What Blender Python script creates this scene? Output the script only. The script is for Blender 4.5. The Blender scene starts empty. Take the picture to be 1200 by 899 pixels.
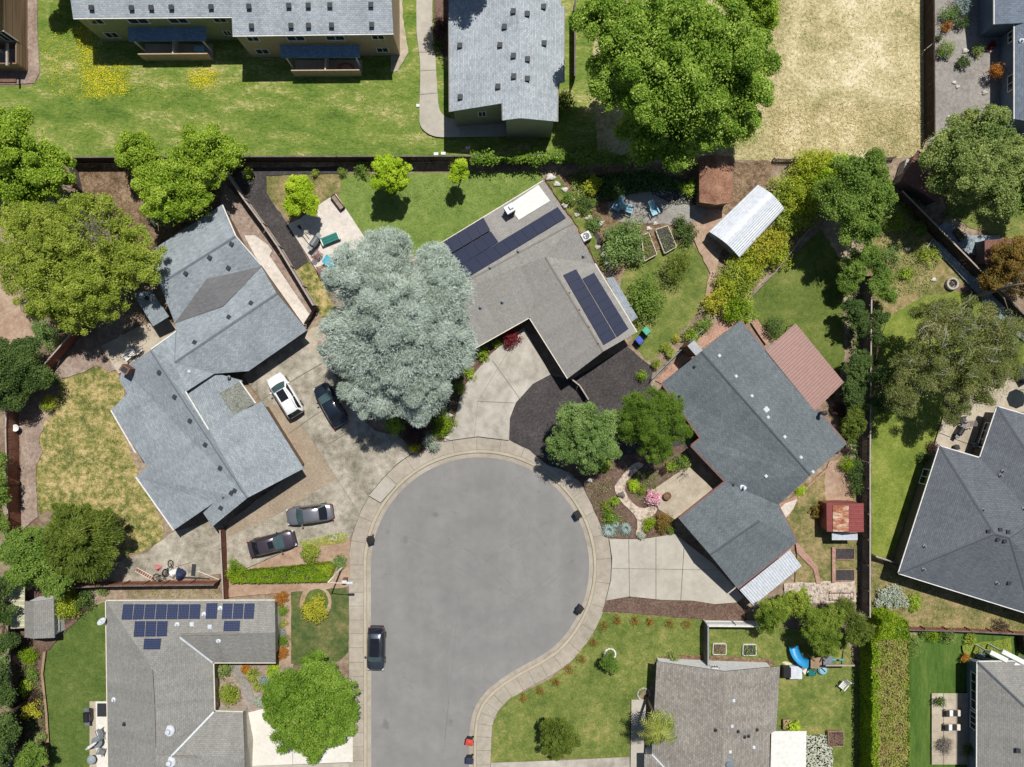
import bpy, math, random
import numpy as np
from mathutils import Vector, Matrix
from mathutils.geometry import tessellate_polygon, intersect_ray_tri

# ------------------------------------------------------------------ survey frame
PXM, CU, CV, CAMH = 11.5, 600.0, 449.5, 75.0       # plan scale of the survey drawing, its centre, flying height
sc = bpy.context.scene
col = sc.collection
rng = np.random.default_rng(7)
random.seed(7)

def P(u, v, z=0.0):
    k = (1 - z / CAMH) / PXM
    return Vector(((u - CU) * k, (CV - v) * k, z))

def lin(c):
    c /= 255.0
    return c / 12.92 if c <= 0.04045 else ((c + 0.055) / 1.055) ** 2.4

def C(r, g, b, k=0.77):
    return (lin(r) * k, lin(g) * k, lin(b) * k, 1)

# ------------------------------------------------------------------ materials
M = {}
def newmat(name):
    m = bpy.data.materials.new(name); m.use_nodes = True
    nt = m.node_tree; nt.nodes.clear()
    out = nt.nodes.new('ShaderNodeOutputMaterial')
    return m, nt, out

def N(nt, t, **kw):
    n = nt.nodes.new(t)
    for k, v in kw.items():
        if k.startswith('i_'):
            n.inputs[k[2:].replace('_', ' ')].default_value = v
        else:
            setattr(n, k, v)
    return n

def ramp(nt, stops):
    r = nt.nodes.new('ShaderNodeValToRGB')
    e = r.color_ramp.elements
    while len(e) < len(stops): e.new(0.5)
    for i, (p, c) in enumerate(stops):
        e[i].position = p; e[i].color = c
    return r

def math_(nt, op, a, b):
    n = nt.nodes.new('ShaderNodeMath'); n.operation = op
    for i, x in enumerate((a, b)):
        if isinstance(x, (int, float)): n.inputs[i].default_value = x
        else: nt.links.new(x, n.inputs[i])
    return n.outputs[0]

def gmat(name, stops, octs, rough=0.9, bump=0.0, bscale=8, stretch=None, contrast=1.6, uv=False, spec=0.2, dist=0.04, metal=0.0, rotz=0.0):
    """noise driven colour: octs = [(scale, weight)...]"""
    m, nt, out = newmat(name)
    L = nt.links.new
    b = N(nt, 'ShaderNodeBsdfPrincipled'); L(b.outputs[0], out.inputs[0])
    b.inputs['Roughness'].default_value = rough
    b.inputs['Specular IOR Level'].default_value = spec
    b.inputs['Metallic'].default_value = metal
    if uv:
        co = N(nt, 'ShaderNodeTexCoord').outputs['UV']
    else:
        co = N(nt, 'ShaderNodeNewGeometry').outputs['Position']
    mp = N(nt, 'ShaderNodeMapping'); L(co, mp.inputs[0])
    if stretch: mp.inputs['Scale'].default_value = stretch
    mp.inputs['Rotation'].default_value = (0, 0, rotz)
    tot = None
    for i, (s, w) in enumerate(octs):
        n = N(nt, 'ShaderNodeTexNoise'); n.inputs['Scale'].default_value = s
        n.inputs['Detail'].default_value = 3.0; n.inputs['Roughness'].default_value = 0.6
        L(mp.outputs[0], n.inputs[0])
        x = math_(nt, 'MULTIPLY', math_(nt, 'SUBTRACT', n.outputs[0], 0.5), w * contrast)
        tot = x if tot is None else math_(nt, 'ADD', tot, x)
    f = math_(nt, 'ADD', tot, 0.5)
    r = ramp(nt, stops); L(f, r.inputs[0]); L(r.outputs[0], b.inputs['Base Color'])
    if bump:
        n = N(nt, 'ShaderNodeTexNoise'); n.inputs['Scale'].default_value = bscale
        n.inputs['Detail'].default_value = 4; L(co, n.inputs[0])
        bp = N(nt, 'ShaderNodeBump'); bp.inputs['Strength'].default_value = bump
        bp.inputs['Distance'].default_value = dist
        L(n.outputs[0], bp.inputs['Height']); L(bp.outputs[0], b.inputs['Normal'])
    M[name] = m
    return m

def flat(name, c, rough=0.6, spec=0.3, metal=0.0, coat=0.0, var=0.12):
    """a solid colour with a little dirt"""
    m, nt, out = newmat(name)
    L = nt.links.new
    b = N(nt, 'ShaderNodeBsdfPrincipled'); L(b.outputs[0], out.inputs[0])
    b.inputs['Roughness'].default_value = rough; b.inputs['Specular IOR Level'].default_value = spec
    b.inputs['Metallic'].default_value = metal; b.inputs['Coat Weight'].default_value = coat
    n = N(nt, 'ShaderNodeTexNoise'); n.inputs['Scale'].default_value = 3.0; n.inputs['Detail'].default_value = 5
    L(N(nt, 'ShaderNodeNewGeometry').outputs['Position'], n.inputs[0])
    r = ramp(nt, [(0.3, tuple(x * (1 - var) for x in c[:3]) + (1,)), (0.7, tuple(min(1, x * (1 + var)) for x in c[:3]) + (1,))])
    L(n.outputs[0], r.inputs[0]); L(r.outputs[0], b.inputs['Base Color'])
    M[name] = m
    return m

def leafmat(name, cols, trans=0.3, tcol=None, rough=0.55, spec=0.25):
    m, nt, out = newmat(name)
    L = nt.links.new
    g = N(nt, 'ShaderNodeNewGeometry')
    n = len(cols)
    r = ramp(nt, [(i / max(1, n - 1), c) for i, c in enumerate(cols)])
    nz = N(nt, 'ShaderNodeTexNoise'); nz.inputs['Scale'].default_value = .55; nz.inputs['Detail'].default_value = 2; L(g.outputs['Position'], nz.inputs[0])
    f = math_(nt, 'ADD', math_(nt, 'MULTIPLY', g.outputs['Random Per Island'], .7), math_(nt, 'MULTIPLY', math_(nt, 'SUBTRACT', nz.outputs[0], .5), 1.5))
    L(math_(nt, 'ADD', f, .2), r.inputs[0])
    b = N(nt, 'ShaderNodeBsdfPrincipled'); b.inputs['Roughness'].default_value = rough
    b.inputs['Specular IOR Level'].default_value = spec
    L(r.outputs[0], b.inputs['Base Color'])
    t = N(nt, 'ShaderNodeBsdfTranslucent')
    mx = N(nt, 'ShaderNodeMixRGB'); mx.blend_type = 'MULTIPLY'; mx.inputs[0].default_value = 1
    mx.inputs[2].default_value = tcol or (1.25, 1.2, 0.6, 1)
    L(r.outputs[0], mx.inputs[1]); L(mx.outputs[0], t.inputs[0])
    ms = N(nt, 'ShaderNodeMixShader'); ms.inputs[0].default_value = trans
    L(b.outputs[0], ms.inputs[1]); L(t.outputs[0], ms.inputs[2]); L(ms.outputs[0], out.inputs[0])
    M[name] = m
    return m

def shingle(name, c1, c2, c3, tab=(0.34, 0.17), stain=0.25):
    """asphalt shingle courses laid out in the roof's own uv metres"""
    m, nt, out = newmat(name)
    L = nt.links.new
    b = N(nt, 'ShaderNodeBsdfPrincipled'); L(b.outputs[0], out.inputs[0])
    b.inputs['Roughness'].default_value = 0.92; b.inputs['Specular IOR Level'].default_value = 0.15
    uv = N(nt, 'ShaderNodeTexCoord').outputs['UV']
    br = N(nt, 'ShaderNodeTexBrick'); L(uv, br.inputs[0])
    br.inputs['Color1'].default_value = c1; br.inputs['Color2'].default_value = c2; br.inputs['Mortar'].default_value = c3
    br.inputs['Scale'].default_value = 1.0; br.inputs['Mortar Size'].default_value = 0.014
    br.inputs['Mortar Smooth'].default_value = 0.3; br.inputs['Brick Width'].default_value = tab[0]; br.inputs['Row Height'].default_value = tab[1]
    n = N(nt, 'ShaderNodeTexNoise'); n.inputs['Scale'].default_value = 4.5; n.inputs['Detail'].default_value = 4; L(uv, n.inputs[0])
    n2 = N(nt, 'ShaderNodeTexNoise'); n2.inputs['Scale'].default_value = 0.35; n2.inputs['Detail'].default_value = 3; L(uv, n2.inputs[0])
    s = math_(nt, 'ADD', math_(nt, 'MULTIPLY', n.outputs[0], 0.65), math_(nt, 'MULTIPLY', n2.outputs[0], stain * 2))
    mps = N(nt, 'ShaderNodeMapping'); mps.inputs['Scale'].default_value = (1.3, .1, 1); L(uv, mps.inputs[0])
    n3 = N(nt, 'ShaderNodeTexNoise'); n3.inputs['Scale'].default_value = 1; n3.inputs['Detail'].default_value = 4; L(mps.outputs[0], n3.inputs[0])
    s = math_(nt, 'ADD', s, math_(nt, 'MULTIPLY', math_(nt, 'SUBTRACT', n3.outputs[0], .5), .42))
    s = math_(nt, 'ADD', s, 1 - 0.325 - stain)
    mx = N(nt, 'ShaderNodeVectorMath', operation='SCALE'); L(br.outputs[0], mx.inputs[0]); L(s, mx.inputs['Scale'])
    L(mx.outputs[0], b.inputs['Base Color'])
    bp = N(nt, 'ShaderNodeBump'); bp.inputs['Strength'].default_value = 0.5; bp.inputs['Distance'].default_value = 0.02
    L(n.outputs[0], bp.inputs['Height']); L(bp.outputs[0], b.inputs['Normal'])
    M[name] = m
    return m

# ------------------------------------------------------------------ mesh plumbing
def wloc(o):
    v = Vector((0, 0, 0))
    while o is not None:
        v += o.location; o = o.parent
    return v

def link(name, verts, faces, mat, parent=None, uvs=None, smooth=False, local=False):
    """one mesh object; verts in world metres unless local"""
    me = bpy.data.meshes.new(name)
    off = Vector((0, 0, 0)) if (parent is None or local) else wloc(parent)
    me.from_pydata([(x - off.x, y - off.y, z - off.z) for x, y, z in verts], [], faces)
    me.materials.append(M[mat] if isinstance(mat, str) else mat)
    if uvs is not None:
        l = me.uv_layers.new(name='UVMap')
        l.data.foreach_set('uv', np.array(uvs, dtype=np.float32).ravel())
    if smooth:
        me.polygons.foreach_set('use_smooth', [True] * len(me.polygons))
    me.update()
    o = bpy.data.objects.new(name, me); col.objects.link(o)
    if parent is not None: o.parent = parent
    return o

def tag(o, label=None, cat=None, group=None, kind=None):
    if label: o['label'] = label
    if cat: o['category'] = cat
    if group: o['group'] = group
    if kind: o['kind'] = kind
    return o

def thing(name, label, cat, loc=(0, 0, 0), rot=0.0, group=None):
    o = bpy.data.objects.new(name, None); col.objects.link(o)
    o.location = loc; o.rotation_euler = (0, 0, rot); o.empty_display_size = 0.3
    return tag(o, label, cat, group)

class MB:
    """collects primitive shapes into one mesh"""
    def __init__(s): s.v = []; s.f = []
    def add(s, vs, fs):
        n = len(s.v); s.v += [tuple(v) for v in vs]; s.f += [tuple(i + n for i in f) for f in fs]; return s
    def box(s, c, size, rz=0.0, taper=1.0, bev=0.0):
        x, y, z = size[0] / 2, size[1] / 2, size[2] / 2
        ca, sa = math.cos(rz), math.sin(rz)
        vs = []
        b = min(bev, x * .9, y * .9, z * .9)
        if b <= 0:
            for zz, t in ((-z, 1), (z, taper)):
                for a, d in ((-x, -y), (x, -y), (x, y), (-x, y)):
                    vs.append((c[0] + (a * ca - d * sa) * t, c[1] + (a * sa + d * ca) * t, c[2] + zz))
            return s.add(vs, [(3, 2, 1, 0), (4, 5, 6, 7), (0, 1, 5, 4), (1, 2, 6, 5), (2, 3, 7, 6), (3, 0, 4, 7)])
        rings = [(-z, b), (-z + b, 0), (z - b, 0), (z, b)]
        fs = []
        for k, (zz, ins) in enumerate(rings):
            t = 1 + (taper - 1) * (zz + z) / (2 * z)
            X, Y = x - ins, y - ins
            cb = b * .7
            pts = [(-X + cb, -Y), (X - cb, -Y), (X, -Y + cb), (X, Y - cb), (X - cb, Y), (-X + cb, Y), (-X, Y - cb), (-X, -Y + cb)]
            for a, d in pts:
                vs.append((c[0] + (a * ca - d * sa) * t, c[1] + (a * sa + d * ca) * t, c[2] + zz))
            if k:
                for i in range(8):
                    j = (i + 1) % 8
                    fs.append(((k - 1) * 8 + i, (k - 1) * 8 + j, k * 8 + j, k * 8 + i))
        fs += [tuple(reversed(range(8))), tuple(range(24, 32))]
        return s.add(vs, fs)
    def tube(s, pts, rad, n=8, cap=True):
        pts = [Vector(p) for p in pts]
        if isinstance(rad, (int, float)): rad = [rad] * len(pts)
        vs, fs = [], []
        for i, p in enumerate(pts):
            d = (pts[min(i + 1, len(pts) - 1)] - pts[max(i - 1, 0)])
            if d.length < 1e-6: d = Vector((0, 0, 1))
            d.normalize()
            a = d.cross(Vector((0, 0, 1)) if abs(d.z) < .9 else Vector((1, 0, 0))).normalized(); b = d.cross(a)
            for k in range(n):
                t = 2 * math.pi * k / n
                vs.append(p + (a * math.cos(t) + b * math.sin(t)) * rad[i])
            if i:
                for k in range(n):
                    j = (k + 1) % n
                    fs.append(((i - 1) * n + k, i * n + k, i * n + j, (i - 1) * n + j))
        if cap:
            fs += [tuple(range(n)), tuple(reversed(range((len(pts) - 1) * n, len(pts) * n)))]
        return s.add(vs, fs)
    def lathe(s, c, prof, n=20, rz=0):
        """prof = [(r, z)...]"""
        vs, fs = [], []
        for i, (r, z) in enumerate(prof):
            for k in range(n):
                t = 2 * math.pi * k / n
                vs.append((c[0] + r * math.cos(t), c[1] + r * math.sin(t), c[2] + z))
            if i:
                for k in range(n):
                    j = (k + 1) % n
                    fs.append(((i - 1) * n + k, (i - 1) * n + j, i * n + j, i * n + k))
        fs += [tuple(reversed(range(n))), tuple(range((len(prof) - 1) * n, len(prof) * n))]
        return s.add(vs, fs)
    def quad(s, a, b, c, d): return s.add([a, b, c, d], [(0, 1, 2, 3)])
    def prism(s, poly, z0, z1):
        n = len(poly)
        tri = tessellate_polygon([[Vector((p[0], p[1], 0)) for p in poly]])
        vs = [(p[0], p[1], z0) for p in poly] + [(p[0], p[1], z1) for p in poly]
        fs = [tuple(i + n for i in t) for t in tri] + [tuple(reversed(t)) for t in tri]
        fs += [(i, (i + 1) % n, n + (i + 1) % n, n + i) for i in range(n)]
        return s.add(vs, fs)
    def build(s, name, mat, parent=None, smooth=False, local=False):
        return link(name, s.v, s.f, mat, parent, smooth=smooth, local=local)

def copy_tree(o, parent=None):
    c = o.copy(); col.objects.link(c)
    if parent is not None: c.parent = parent
    for ch in [x for x in bpy.data.objects if x.parent == o]: copy_tree(ch, c)
    return c

# ------------------------------------------------------------------ ground sheets
SHEETS = []
_z = [0.008]
def inside(poly, u, v):
    r = False; j = len(poly) - 1
    for i in range(len(poly)):
        a, b = poly[i], poly[j]
        if (a[1] > v) != (b[1] > v) and u < (b[0] - a[0]) * (v - a[1]) / (b[1] - a[1]) + a[0]: r = not r
        j = i
    return r

def gz(u, v):
    z = 0.0
    for poly, zz in SHEETS:
        if inside(poly, u, v): z = max(z, zz)
    return z

def G(u, v, dz=0.0):
    z = gz(u, v); return P(u, v, z) + Vector((0, 0, dz))

def chaikin(p, n=1):
    for _ in range(n):
        q = []
        for i in range(len(p)):
            a, b = p[i], p[(i + 1) % len(p)]
            q += [(a[0] * .75 + b[0] * .25, a[1] * .75 + b[1] * .25), (a[0] * .25 + b[0] * .75, a[1] * .25 + b[1] * .75)]
        p = q
    return p

def ragged(p, amp, step=5.0):
    q = []
    for i in range(len(p)):
        a, b = p[i], p[(i + 1) % len(p)]
        d = math.hypot(b[0] - a[0], b[1] - a[1]); n = max(1, int(d / step))
        for k in range(n):
            t = k / n
            q.append((a[0] + (b[0] - a[0]) * t + random.uniform(-amp, amp), a[1] + (b[1] - a[1]) * t + random.uniform(-amp, amp)))
    return q

def sheet(name, pts, mat, smooth=0, rag=0.0, z=None, parent=None, kind='structure'):
    pts = [tuple(p) for p in pts]
    if smooth: pts = chaikin(pts, smooth)
    if rag: pts = ragged(pts, rag)
    if z is None:
        z = _z[0]; _z[0] += 0.004
    w = [P(u, v, z) for u, v in pts]
    tri = tessellate_polygon([[Vector((p.x, p.y, 0)) for p in w]])
    fs = []
    for t in tri:
        a, b, c = (w[i] for i in t)
        n = (b - a).cross(c - a).z
        fs.append(tuple(t) if n > 0 else tuple(reversed(t)))
    o = link(name, w, fs, mat, parent)
    SHEETS.append((pts, z))
    if kind and parent is None: o['kind'] = kind
    return o

def line(pts, w, mat, name, z=None, parent=None):
    """a thin strip (joint, edging) along px points, w metres wide"""
    if z is None:
        z = _z[0]; _z[0] += 0.004
    mb = MB()
    for a, b in zip(pts, pts[1:]):
        A, B = P(a[0], a[1], z), P(b[0], b[1], z)
        d = (B - A).normalized(); n = Vector((-d.y, d.x, 0)) * w / 2
        mb.quad(A - n, B - n, B + n, A + n)
    o = mb.build(name, mat, parent)
    if parent is None: o['kind'] = 'structure'
    return o

# ------------------------------------------------------------------ foliage
def leafmesh(name, mat, pos, nrm, tan, size, aspect, parent):
    n = len(pos)
    nrm = nrm / (np.linalg.norm(nrm, axis=1, keepdims=True) + 1e-9)
    t = tan - nrm * (tan * nrm).sum(1, keepdims=True)
    t = t / (np.linalg.norm(t, axis=1, keepdims=True) + 1e-9)
    b = np.cross(nrm, t)
    s = size[:, None]
    v = np.empty((n, 4, 3), dtype=np.float32)
    v[:, 0] = pos - t * s * .5
    v[:, 1] = pos + b * s * .5 * aspect + t * s * .05
    v[:, 2] = pos + t * s * .5
    v[:, 3] = pos - b * s * .5 * aspect + t * s * .05
    off = np.array(wloc(parent)) if parent is not None else np.zeros(3)
    v = (v - off).reshape(-1, 3).astype(np.float32)
    me = bpy.data.meshes.new(name)
    me.vertices.add(4 * n); me.vertices.foreach_set('co', v.ravel())
    me.loops.add(4 * n); me.loops.foreach_set('vertex_index', np.arange(4 * n, dtype=np.int32))
    me.polygons.add(n); me.polygons.foreach_set('loop_start', np.arange(0, 4 * n, 4, dtype=np.int32))
    me.polygons.foreach_set('loop_total', np.full(n, 4, dtype=np.int32))
    me.materials.append(M[mat]); me.update(calc_edges=True)
    o = bpy.data.objects.new(name, me); col.objects.link(o)
    if parent is not None: o.parent = parent
    return o

def rdir(n, zmin=-1.0):
    z = rng.uniform(zmin, 1, n); a = rng.uniform(0, 2 * np.pi, n); r = np.sqrt(1 - z * z)
    return np.stack([r * np.cos(a), r * np.sin(a), z], 1)

def lobes_of(blobs, lobe, zmin=-0.35, k=1.5):
    """many small leaf clumps spread over the crown's outside"""
    cs, rs = [], []
    B = np.array(blobs)
    for i, b in enumerate(B):
        c, r = b[:3], b[3:6]
        m = max(5, int(k * (np.mean(r) / lobe) ** 2 * 2.2))
        d = rdir(m, zmin)
        p = c + d * r * (rng.uniform(0.5, 1.03, (m, 1)) + (rng.random((m, 1)) < .12) * .13)
        keep = np.ones(m, bool)
        for j, o in enumerate(B):
            if j != i: keep &= ((((p - o[:3]) / o[3:6]) ** 2).sum(1) > 0.45)
        p = p[keep]
        cs.append(p); rs.append(lobe * np.clip(np.exp(rng.normal(-.1, .38, len(p))), .4, 1.9))
    return np.concatenate(cs), np.concatenate(rs)

def foliage(name, blobs, mat, parent, n, leaf=0.2, lobe=0.8, aspect=0.6, up=0.5, fill=0.18, radial=0.0, flat_=0.8, zmin=-0.35, k=1.5, jit=0.45, shell=0.0):
    cs, rs = lobes_of(blobs, lobe, zmin, k)
    w = rs ** 2; idx = rng.choice(len(cs), n, p=w / w.sum())
    d = rdir(n, -0.6)
    pos = cs[idx] + d * (rs[idx] * (0.25 + 0.95 * rng.random(n) ** .7))[:, None] * np.array([1, 1, flat_])
    if shell:
        m = int(n * shell); B = np.array(blobs); wt = B[:, 3] * B[:, 4]; bi = rng.choice(len(B), m, p=wt / wt.sum())
        dd = rdir(m, -0.2); q = B[bi, :3] + dd * B[bi, 3:6] * (.72 + .38 * rng.random((m, 1)) ** .8); keep = np.ones(m, bool)
        for j, o in enumerate(B): keep &= (bi == j) | ((((q - o[:3]) / o[3:6]) ** 2).sum(1) > .6)
        k_ = np.where(keep)[0]; pos[k_] = q[keep]; d[k_] = dd[keep]
    nrm = d * 0.55 + np.array([0, 0, up]) + rng.normal(0, jit, (n, 3))
    tan = rng.normal(0, 1, (n, 3))
    if radial:
        B = np.array(blobs); cen = B[:, :3].mean(0)
        out = pos - cen; out[:, 2] *= 0.3
        out /= np.linalg.norm(out, axis=1, keepdims=True) + 1e-9
        tan = tan * (1 - radial) + (out * 0.5 + d * 0.7) * radial * 2
    size = leaf * rng.uniform(0.6, 1.35, n)
    if fill:
        m = int(n * fill); B = np.array(blobs); vol = B[:, 3] * B[:, 4]
        bi = rng.choice(len(B), m, p=vol / vol.sum())
        dd = rdir(m, -0.5)
        p2 = B[bi, :3] + dd * B[bi, 3:6] * (0.25 + 0.5 * rng.random((m, 1)))
        pos = np.concatenate([pos, p2]); nrm = np.concatenate([nrm, rng.normal(0, .5, (m, 3)) + [0, 0, .6]])
        tan = np.concatenate([tan, rng.normal(0, 1, (m, 3))]); size = np.concatenate([size, leaf * 1.5 * rng.uniform(.7, 1.3, m)])
    ok = pos[:, 2] > 0.03
    leafmesh(name, mat, pos[ok], nrm[ok], tan[ok], size[ok], aspect, parent)
    return cs, rs

def limb(mb, a, b, r0, r1, sag=0.12, n=5):
    a, b = Vector(a), Vector(b)
    d = (b - a).length
    o = Vector((random.uniform(-1, 1), random.uniform(-1, 1), random.uniform(0.0, 1))) * d * sag
    pts, rad = [], []
    for i in range(n):
        t = i / (n - 1)
        pts.append(a.lerp(b, t) + o * math.sin(math.pi * t)); rad.append(r0 + (r1 - r0) * t)
    mb.tube(pts, rad, 6)
    return pts

def tree(label, blobs, mat, leaf=0.22, dens=900, lobe=0.8, dz=0.0, tr=0.2, bark='bark', base=None, name='tree', cat='tree', group=None, nl=26, crown='crown', twigs=0, **kw):
    """blobs: (u, v, r_px, height of its centre[, vertical radius m])"""
    W = []
    for b in blobs:
        u, v, r, z = b[:4]; z += dz
        p = P(u, v, z); rm = r / PXM * (1 - z / CAMH)
        rz = b[4] if len(b) > 4 else min(rm * 0.85, z * 0.8)
        W.append((p.x, p.y, z, rm, rm, rz))
    A = np.array(W)
    if base is None:
        wt = A[:, 3] ** 2; cx, cy = (A[:, 0] * wt).sum() / wt.sum(), (A[:, 1] * wt).sum() / wt.sum()
    else:
        q = P(*base); cx, cy = q.x, q.y
    root = thing(name, label, cat, (cx, cy, 0), 0, group)
    n = int(dens * 3.0 * (A[:, 3] ** 2).sum()); kw.setdefault('shell', .07)
    kw.setdefault('up', .65); kw.setdefault('k', .62); kw.setdefault('jit', .62); kw.setdefault('fill', .2)
    cs, rs = foliage(crown, W, mat, root, n, leaf * .58, lobe * .62, **kw)
    zt = A[:, 2].mean()
    mb = MB()
    mb.tube([(cx, cy, 0), (cx + .03, cy, .35), (cx + .05, cy - .05, zt * .45), (cx, cy, zt * .9)], [tr * 1.5, tr * 1.05, tr * .85, tr * .45], 9)
    tops = [(cx + .05, cy - .05, zt * .45), (cx, cy, zt * .62), (cx, cy, zt * .85)]
    for b in W: limb(mb, random.choice(tops), b[:3], tr * .5, tr * .2)
    sel = rng.choice(len(cs), min(nl, len(cs)), replace=False)
    for i in sel:
        src = min(W, key=lambda b: (b[0] - cs[i][0]) ** 2 + (b[1] - cs[i][1]) ** 2 + (b[2] - cs[i][2]) ** 2)
        limb(mb, Vector(src[:3]).lerp(Vector((cx, cy, zt * .7)), .5), cs[i], tr * .22, .02)
    mb.build('trunk', bark, root, smooth=True)
    if twigs:
        top = np.argsort(-(cs[:, 2] + rng.normal(0, .8, len(cs))))[:twigs]
        for i in top:
            src = min(W, key=lambda b: (b[0] - cs[i][0]) ** 2 + (b[1] - cs[i][1]) ** 2)
            a = Vector(cs[i]); o = (a - Vector(src[:3])); o.z = abs(o.z) * .3 + .25; o.normalize()
            st = a - o * random.uniform(.4, 1.0) + Vector((0, 0, .25)); e = a + o * random.uniform(.5, 1.3) + Vector((0, 0, .45))
            tw = MB(); limb(tw, st, e, .03, .01, .1, 4)
            for _ in range(random.randint(1, 3)):
                q = st.lerp(e, random.uniform(.3, .8)); limb(tw, q, q + (o + Vector((random.gauss(0, .7), random.gauss(0, .7), .2))).normalized() * random.uniform(.4, .9),   .018, .006, .08, 3)
            tw.build('bare_branch', bark, root)
    return root

def shrub(label, u, v, r, h, mat, name='shrub', cat='shrub', leaf=0.1, dens=None, lobe=None, group=None, extra=(), **kw):
    z = h * 0.55; g = gz(u, v)
    p = P(u, v, z + g); rm = r / PXM
    root = thing(name, label, cat, (p.x, p.y, g), 0, group)
    bl = [(p.x, p.y, z + g, rm * 1.08, rm * 1.08, h * .55)]
    for (du, dv, rr, hh) in extra:
        q = P(u + du, v + dv, hh * .55 + g); bl.append((q.x, q.y, hh * .55 + g, rr / PXM, rr / PXM, hh * .5))
    A = np.array(bl)
    n = int((dens or 2.6 / (leaf * leaf)) * (A[:, 3] * np.maximum(A[:, 3], A[:, 5])).sum() * 2.0)
    n = max(200, min(int(n * 3.2), 12000))
    kw.setdefault('zmin', -0.5)
    cs, rs = foliage('foliage', bl, mat, root, n, leaf, lobe or max(0.12, rm * .3), **kw)
    mb = MB()
    for i in range(5):
        q = cs[rng.integers(len(cs))]
        limb(mb, (p.x + random.uniform(-.05, .05), p.y + random.uniform(-.05, .05), g), q, .03, .01, n=4)
    mb.build('stem', 'bark', root)
    return root

def tufts(name, poly, mat, n, size, label=None, cat=None, kind='stuff', h=0.06, aspect=0.5, up=0.8, parent=None, group=None, blur=0.0):
    """small plants scattered over a px polygon"""
    us = [p[0] for p in poly]; vs = [p[1] for p in poly]
    pts = []
    while len(pts) < n:
        u, v = random.uniform(min(us), max(us)), random.uniform(min(vs), max(vs))
        if inside(poly, u, v): pts.append((u + random.gauss(0, 1) * blur, v + random.gauss(0, 1) * blur))
    g = gz(sum(us) / len(us), sum(vs) / len(vs))
    pos = np.array([P(u, v, g) for u, v in pts]); pos[:, 2] += rng.uniform(0.02, h, n)
    nrm = rng.normal(0, .4, (n, 3)) + [0, 0, up]
    o = leafmesh(name, mat, pos, nrm, rng.normal(0, 1, (n, 3)), size * rng.uniform(.5, 1.4, n), aspect, parent)
    tag(o, label, cat, group, kind)
    return o
# ------------------------------------------------------------------ palette
K1 = 0.77
gmat('soil', [(0.15, C(112, 92, 76)), (0.5, C(150, 130, 110)), (0.85, C(190, 172, 148))], [(0.25, .7), (2.2, .6), (14, .5)], bump=.5, bscale=9)
gmat('dirt_pink', [(0.15, C(150, 120, 100)), (0.5, C(176, 148, 125)), (0.85, C(200, 178, 155))], [(0.5, .6), (3, .5), (16, .6)], bump=.4, bscale=12)
gmat('base_dirt', [(0.2, C(95, 85, 70)), (0.8, C(130, 118, 98))], [(0.2, .8), (3, .5)])
GR = lambda n, a, b, c, d, o, **k: gmat(n, [(0.08, a), (0.36, b), (0.62, c), (0.92, d)], o, bump=k.pop('bump', .8), bscale=k.pop('bscale', 7), dist=.07, **k)
GR('lawn_common', C(74, 100, 38), C(106, 132, 52), C(134, 148, 70), C(210, 192, 140), [(0.2, .85), (0.9, .65), (5, .6), (22, .5)], stretch=(.45, 1, 1))
GR('lawn_stripe', C(54, 82, 30), C(74, 104, 40), C(92, 118, 50), C(120, 132, 66), [(0.7, .5), (3, .5), (14, .5)], stretch=(1, .15, 1))
GR('lawn_dry', C(132, 134, 82), C(180, 168, 122), C(214, 200, 156), C(242, 230, 198), [(0.1, .9), (0.5, .6), (3, .7), (14, .7)])
GR('lawn_green', C(60, 82, 34), C(82, 104, 44), C(102, 118, 56), C(132, 136, 78), [(0.3, .5), (1.6, .4), (6, .6), (22, .4)])
GR('lawn_deep', C(66, 86, 34), C(92, 110, 46), C(112, 124, 58), C(140, 140, 80), [(0.3, .6), (1.6, .5), (6, .6), (22, .4)])
GR('lawn_backyard', C(80, 106, 44), C(108, 132, 60), C(130, 150, 74), C(158, 164, 96), [(0.3, .6), (1.4, .5), (6, .6), (22, .4)])
GR('lawn_patchy', C(92, 100, 50), C(126, 128, 66), C(166, 154, 96), C(208, 182, 134), [(0.45, .9), (1.8, .9), (7, .8), (22, .4)])
GR('lawn_front', C(80, 98, 42), C(104, 120, 54), C(128, 136, 70), C(172, 158, 100), [(0.3, .7), (1.4, .55), (6, .6), (22, .4)])
GR('lawn_yellow', C(84, 102, 40), C(110, 128, 50), C(134, 146, 62), C(166, 164, 94), [(0.3, .7), (1.4, .5), (6, .6), (22, .4)])
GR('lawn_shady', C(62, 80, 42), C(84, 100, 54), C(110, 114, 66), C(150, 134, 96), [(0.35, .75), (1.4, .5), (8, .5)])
GR('weeds', C(80, 92, 46), C(116, 118, 66), C(158, 140, 98), C(190, 166, 126), [(0.5, .7), (2.2, .6), (9, .6)])
gmat('asphalt', [(0.1, C(122, 120, 116)), (0.5, C(141, 139, 135)), (0.9, C(158, 155, 150))], [(0.08, .75), (0.7, .35), (28, .45)], bump=.25, bscale=40, rough=.9)
gmat('concrete', [(0.1, C(166, 159, 145)), (0.5, C(190, 183, 169)), (0.9, C(208, 202, 189))], [(0.35, .6), (2.0, .4), (20, .35)], bump=.15, bscale=30)
gmat('concrete_old', [(0.08, C(118, 113, 98)), (0.32, C(150, 143, 126)), (0.6, C(178, 169, 153)), (0.9, C(206, 197, 180))], [(0.3, .8), (1.5, .7), (12, .5)], bump=.2, bscale=25)
gmat('concrete_drive', [(0.1, C(148, 142, 130)), (0.45, C(184, 177, 164)), (0.9, C(212, 206, 195))], [(0.2, .6), (1.1, .7), (16, .35)], bump=.15, bscale=25)
gmat('concrete_white', [(0.1, C(214, 208, 194)), (0.9, C(246, 242, 232))], [(0.4, .6), (3, .5), (18, .3)])
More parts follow.
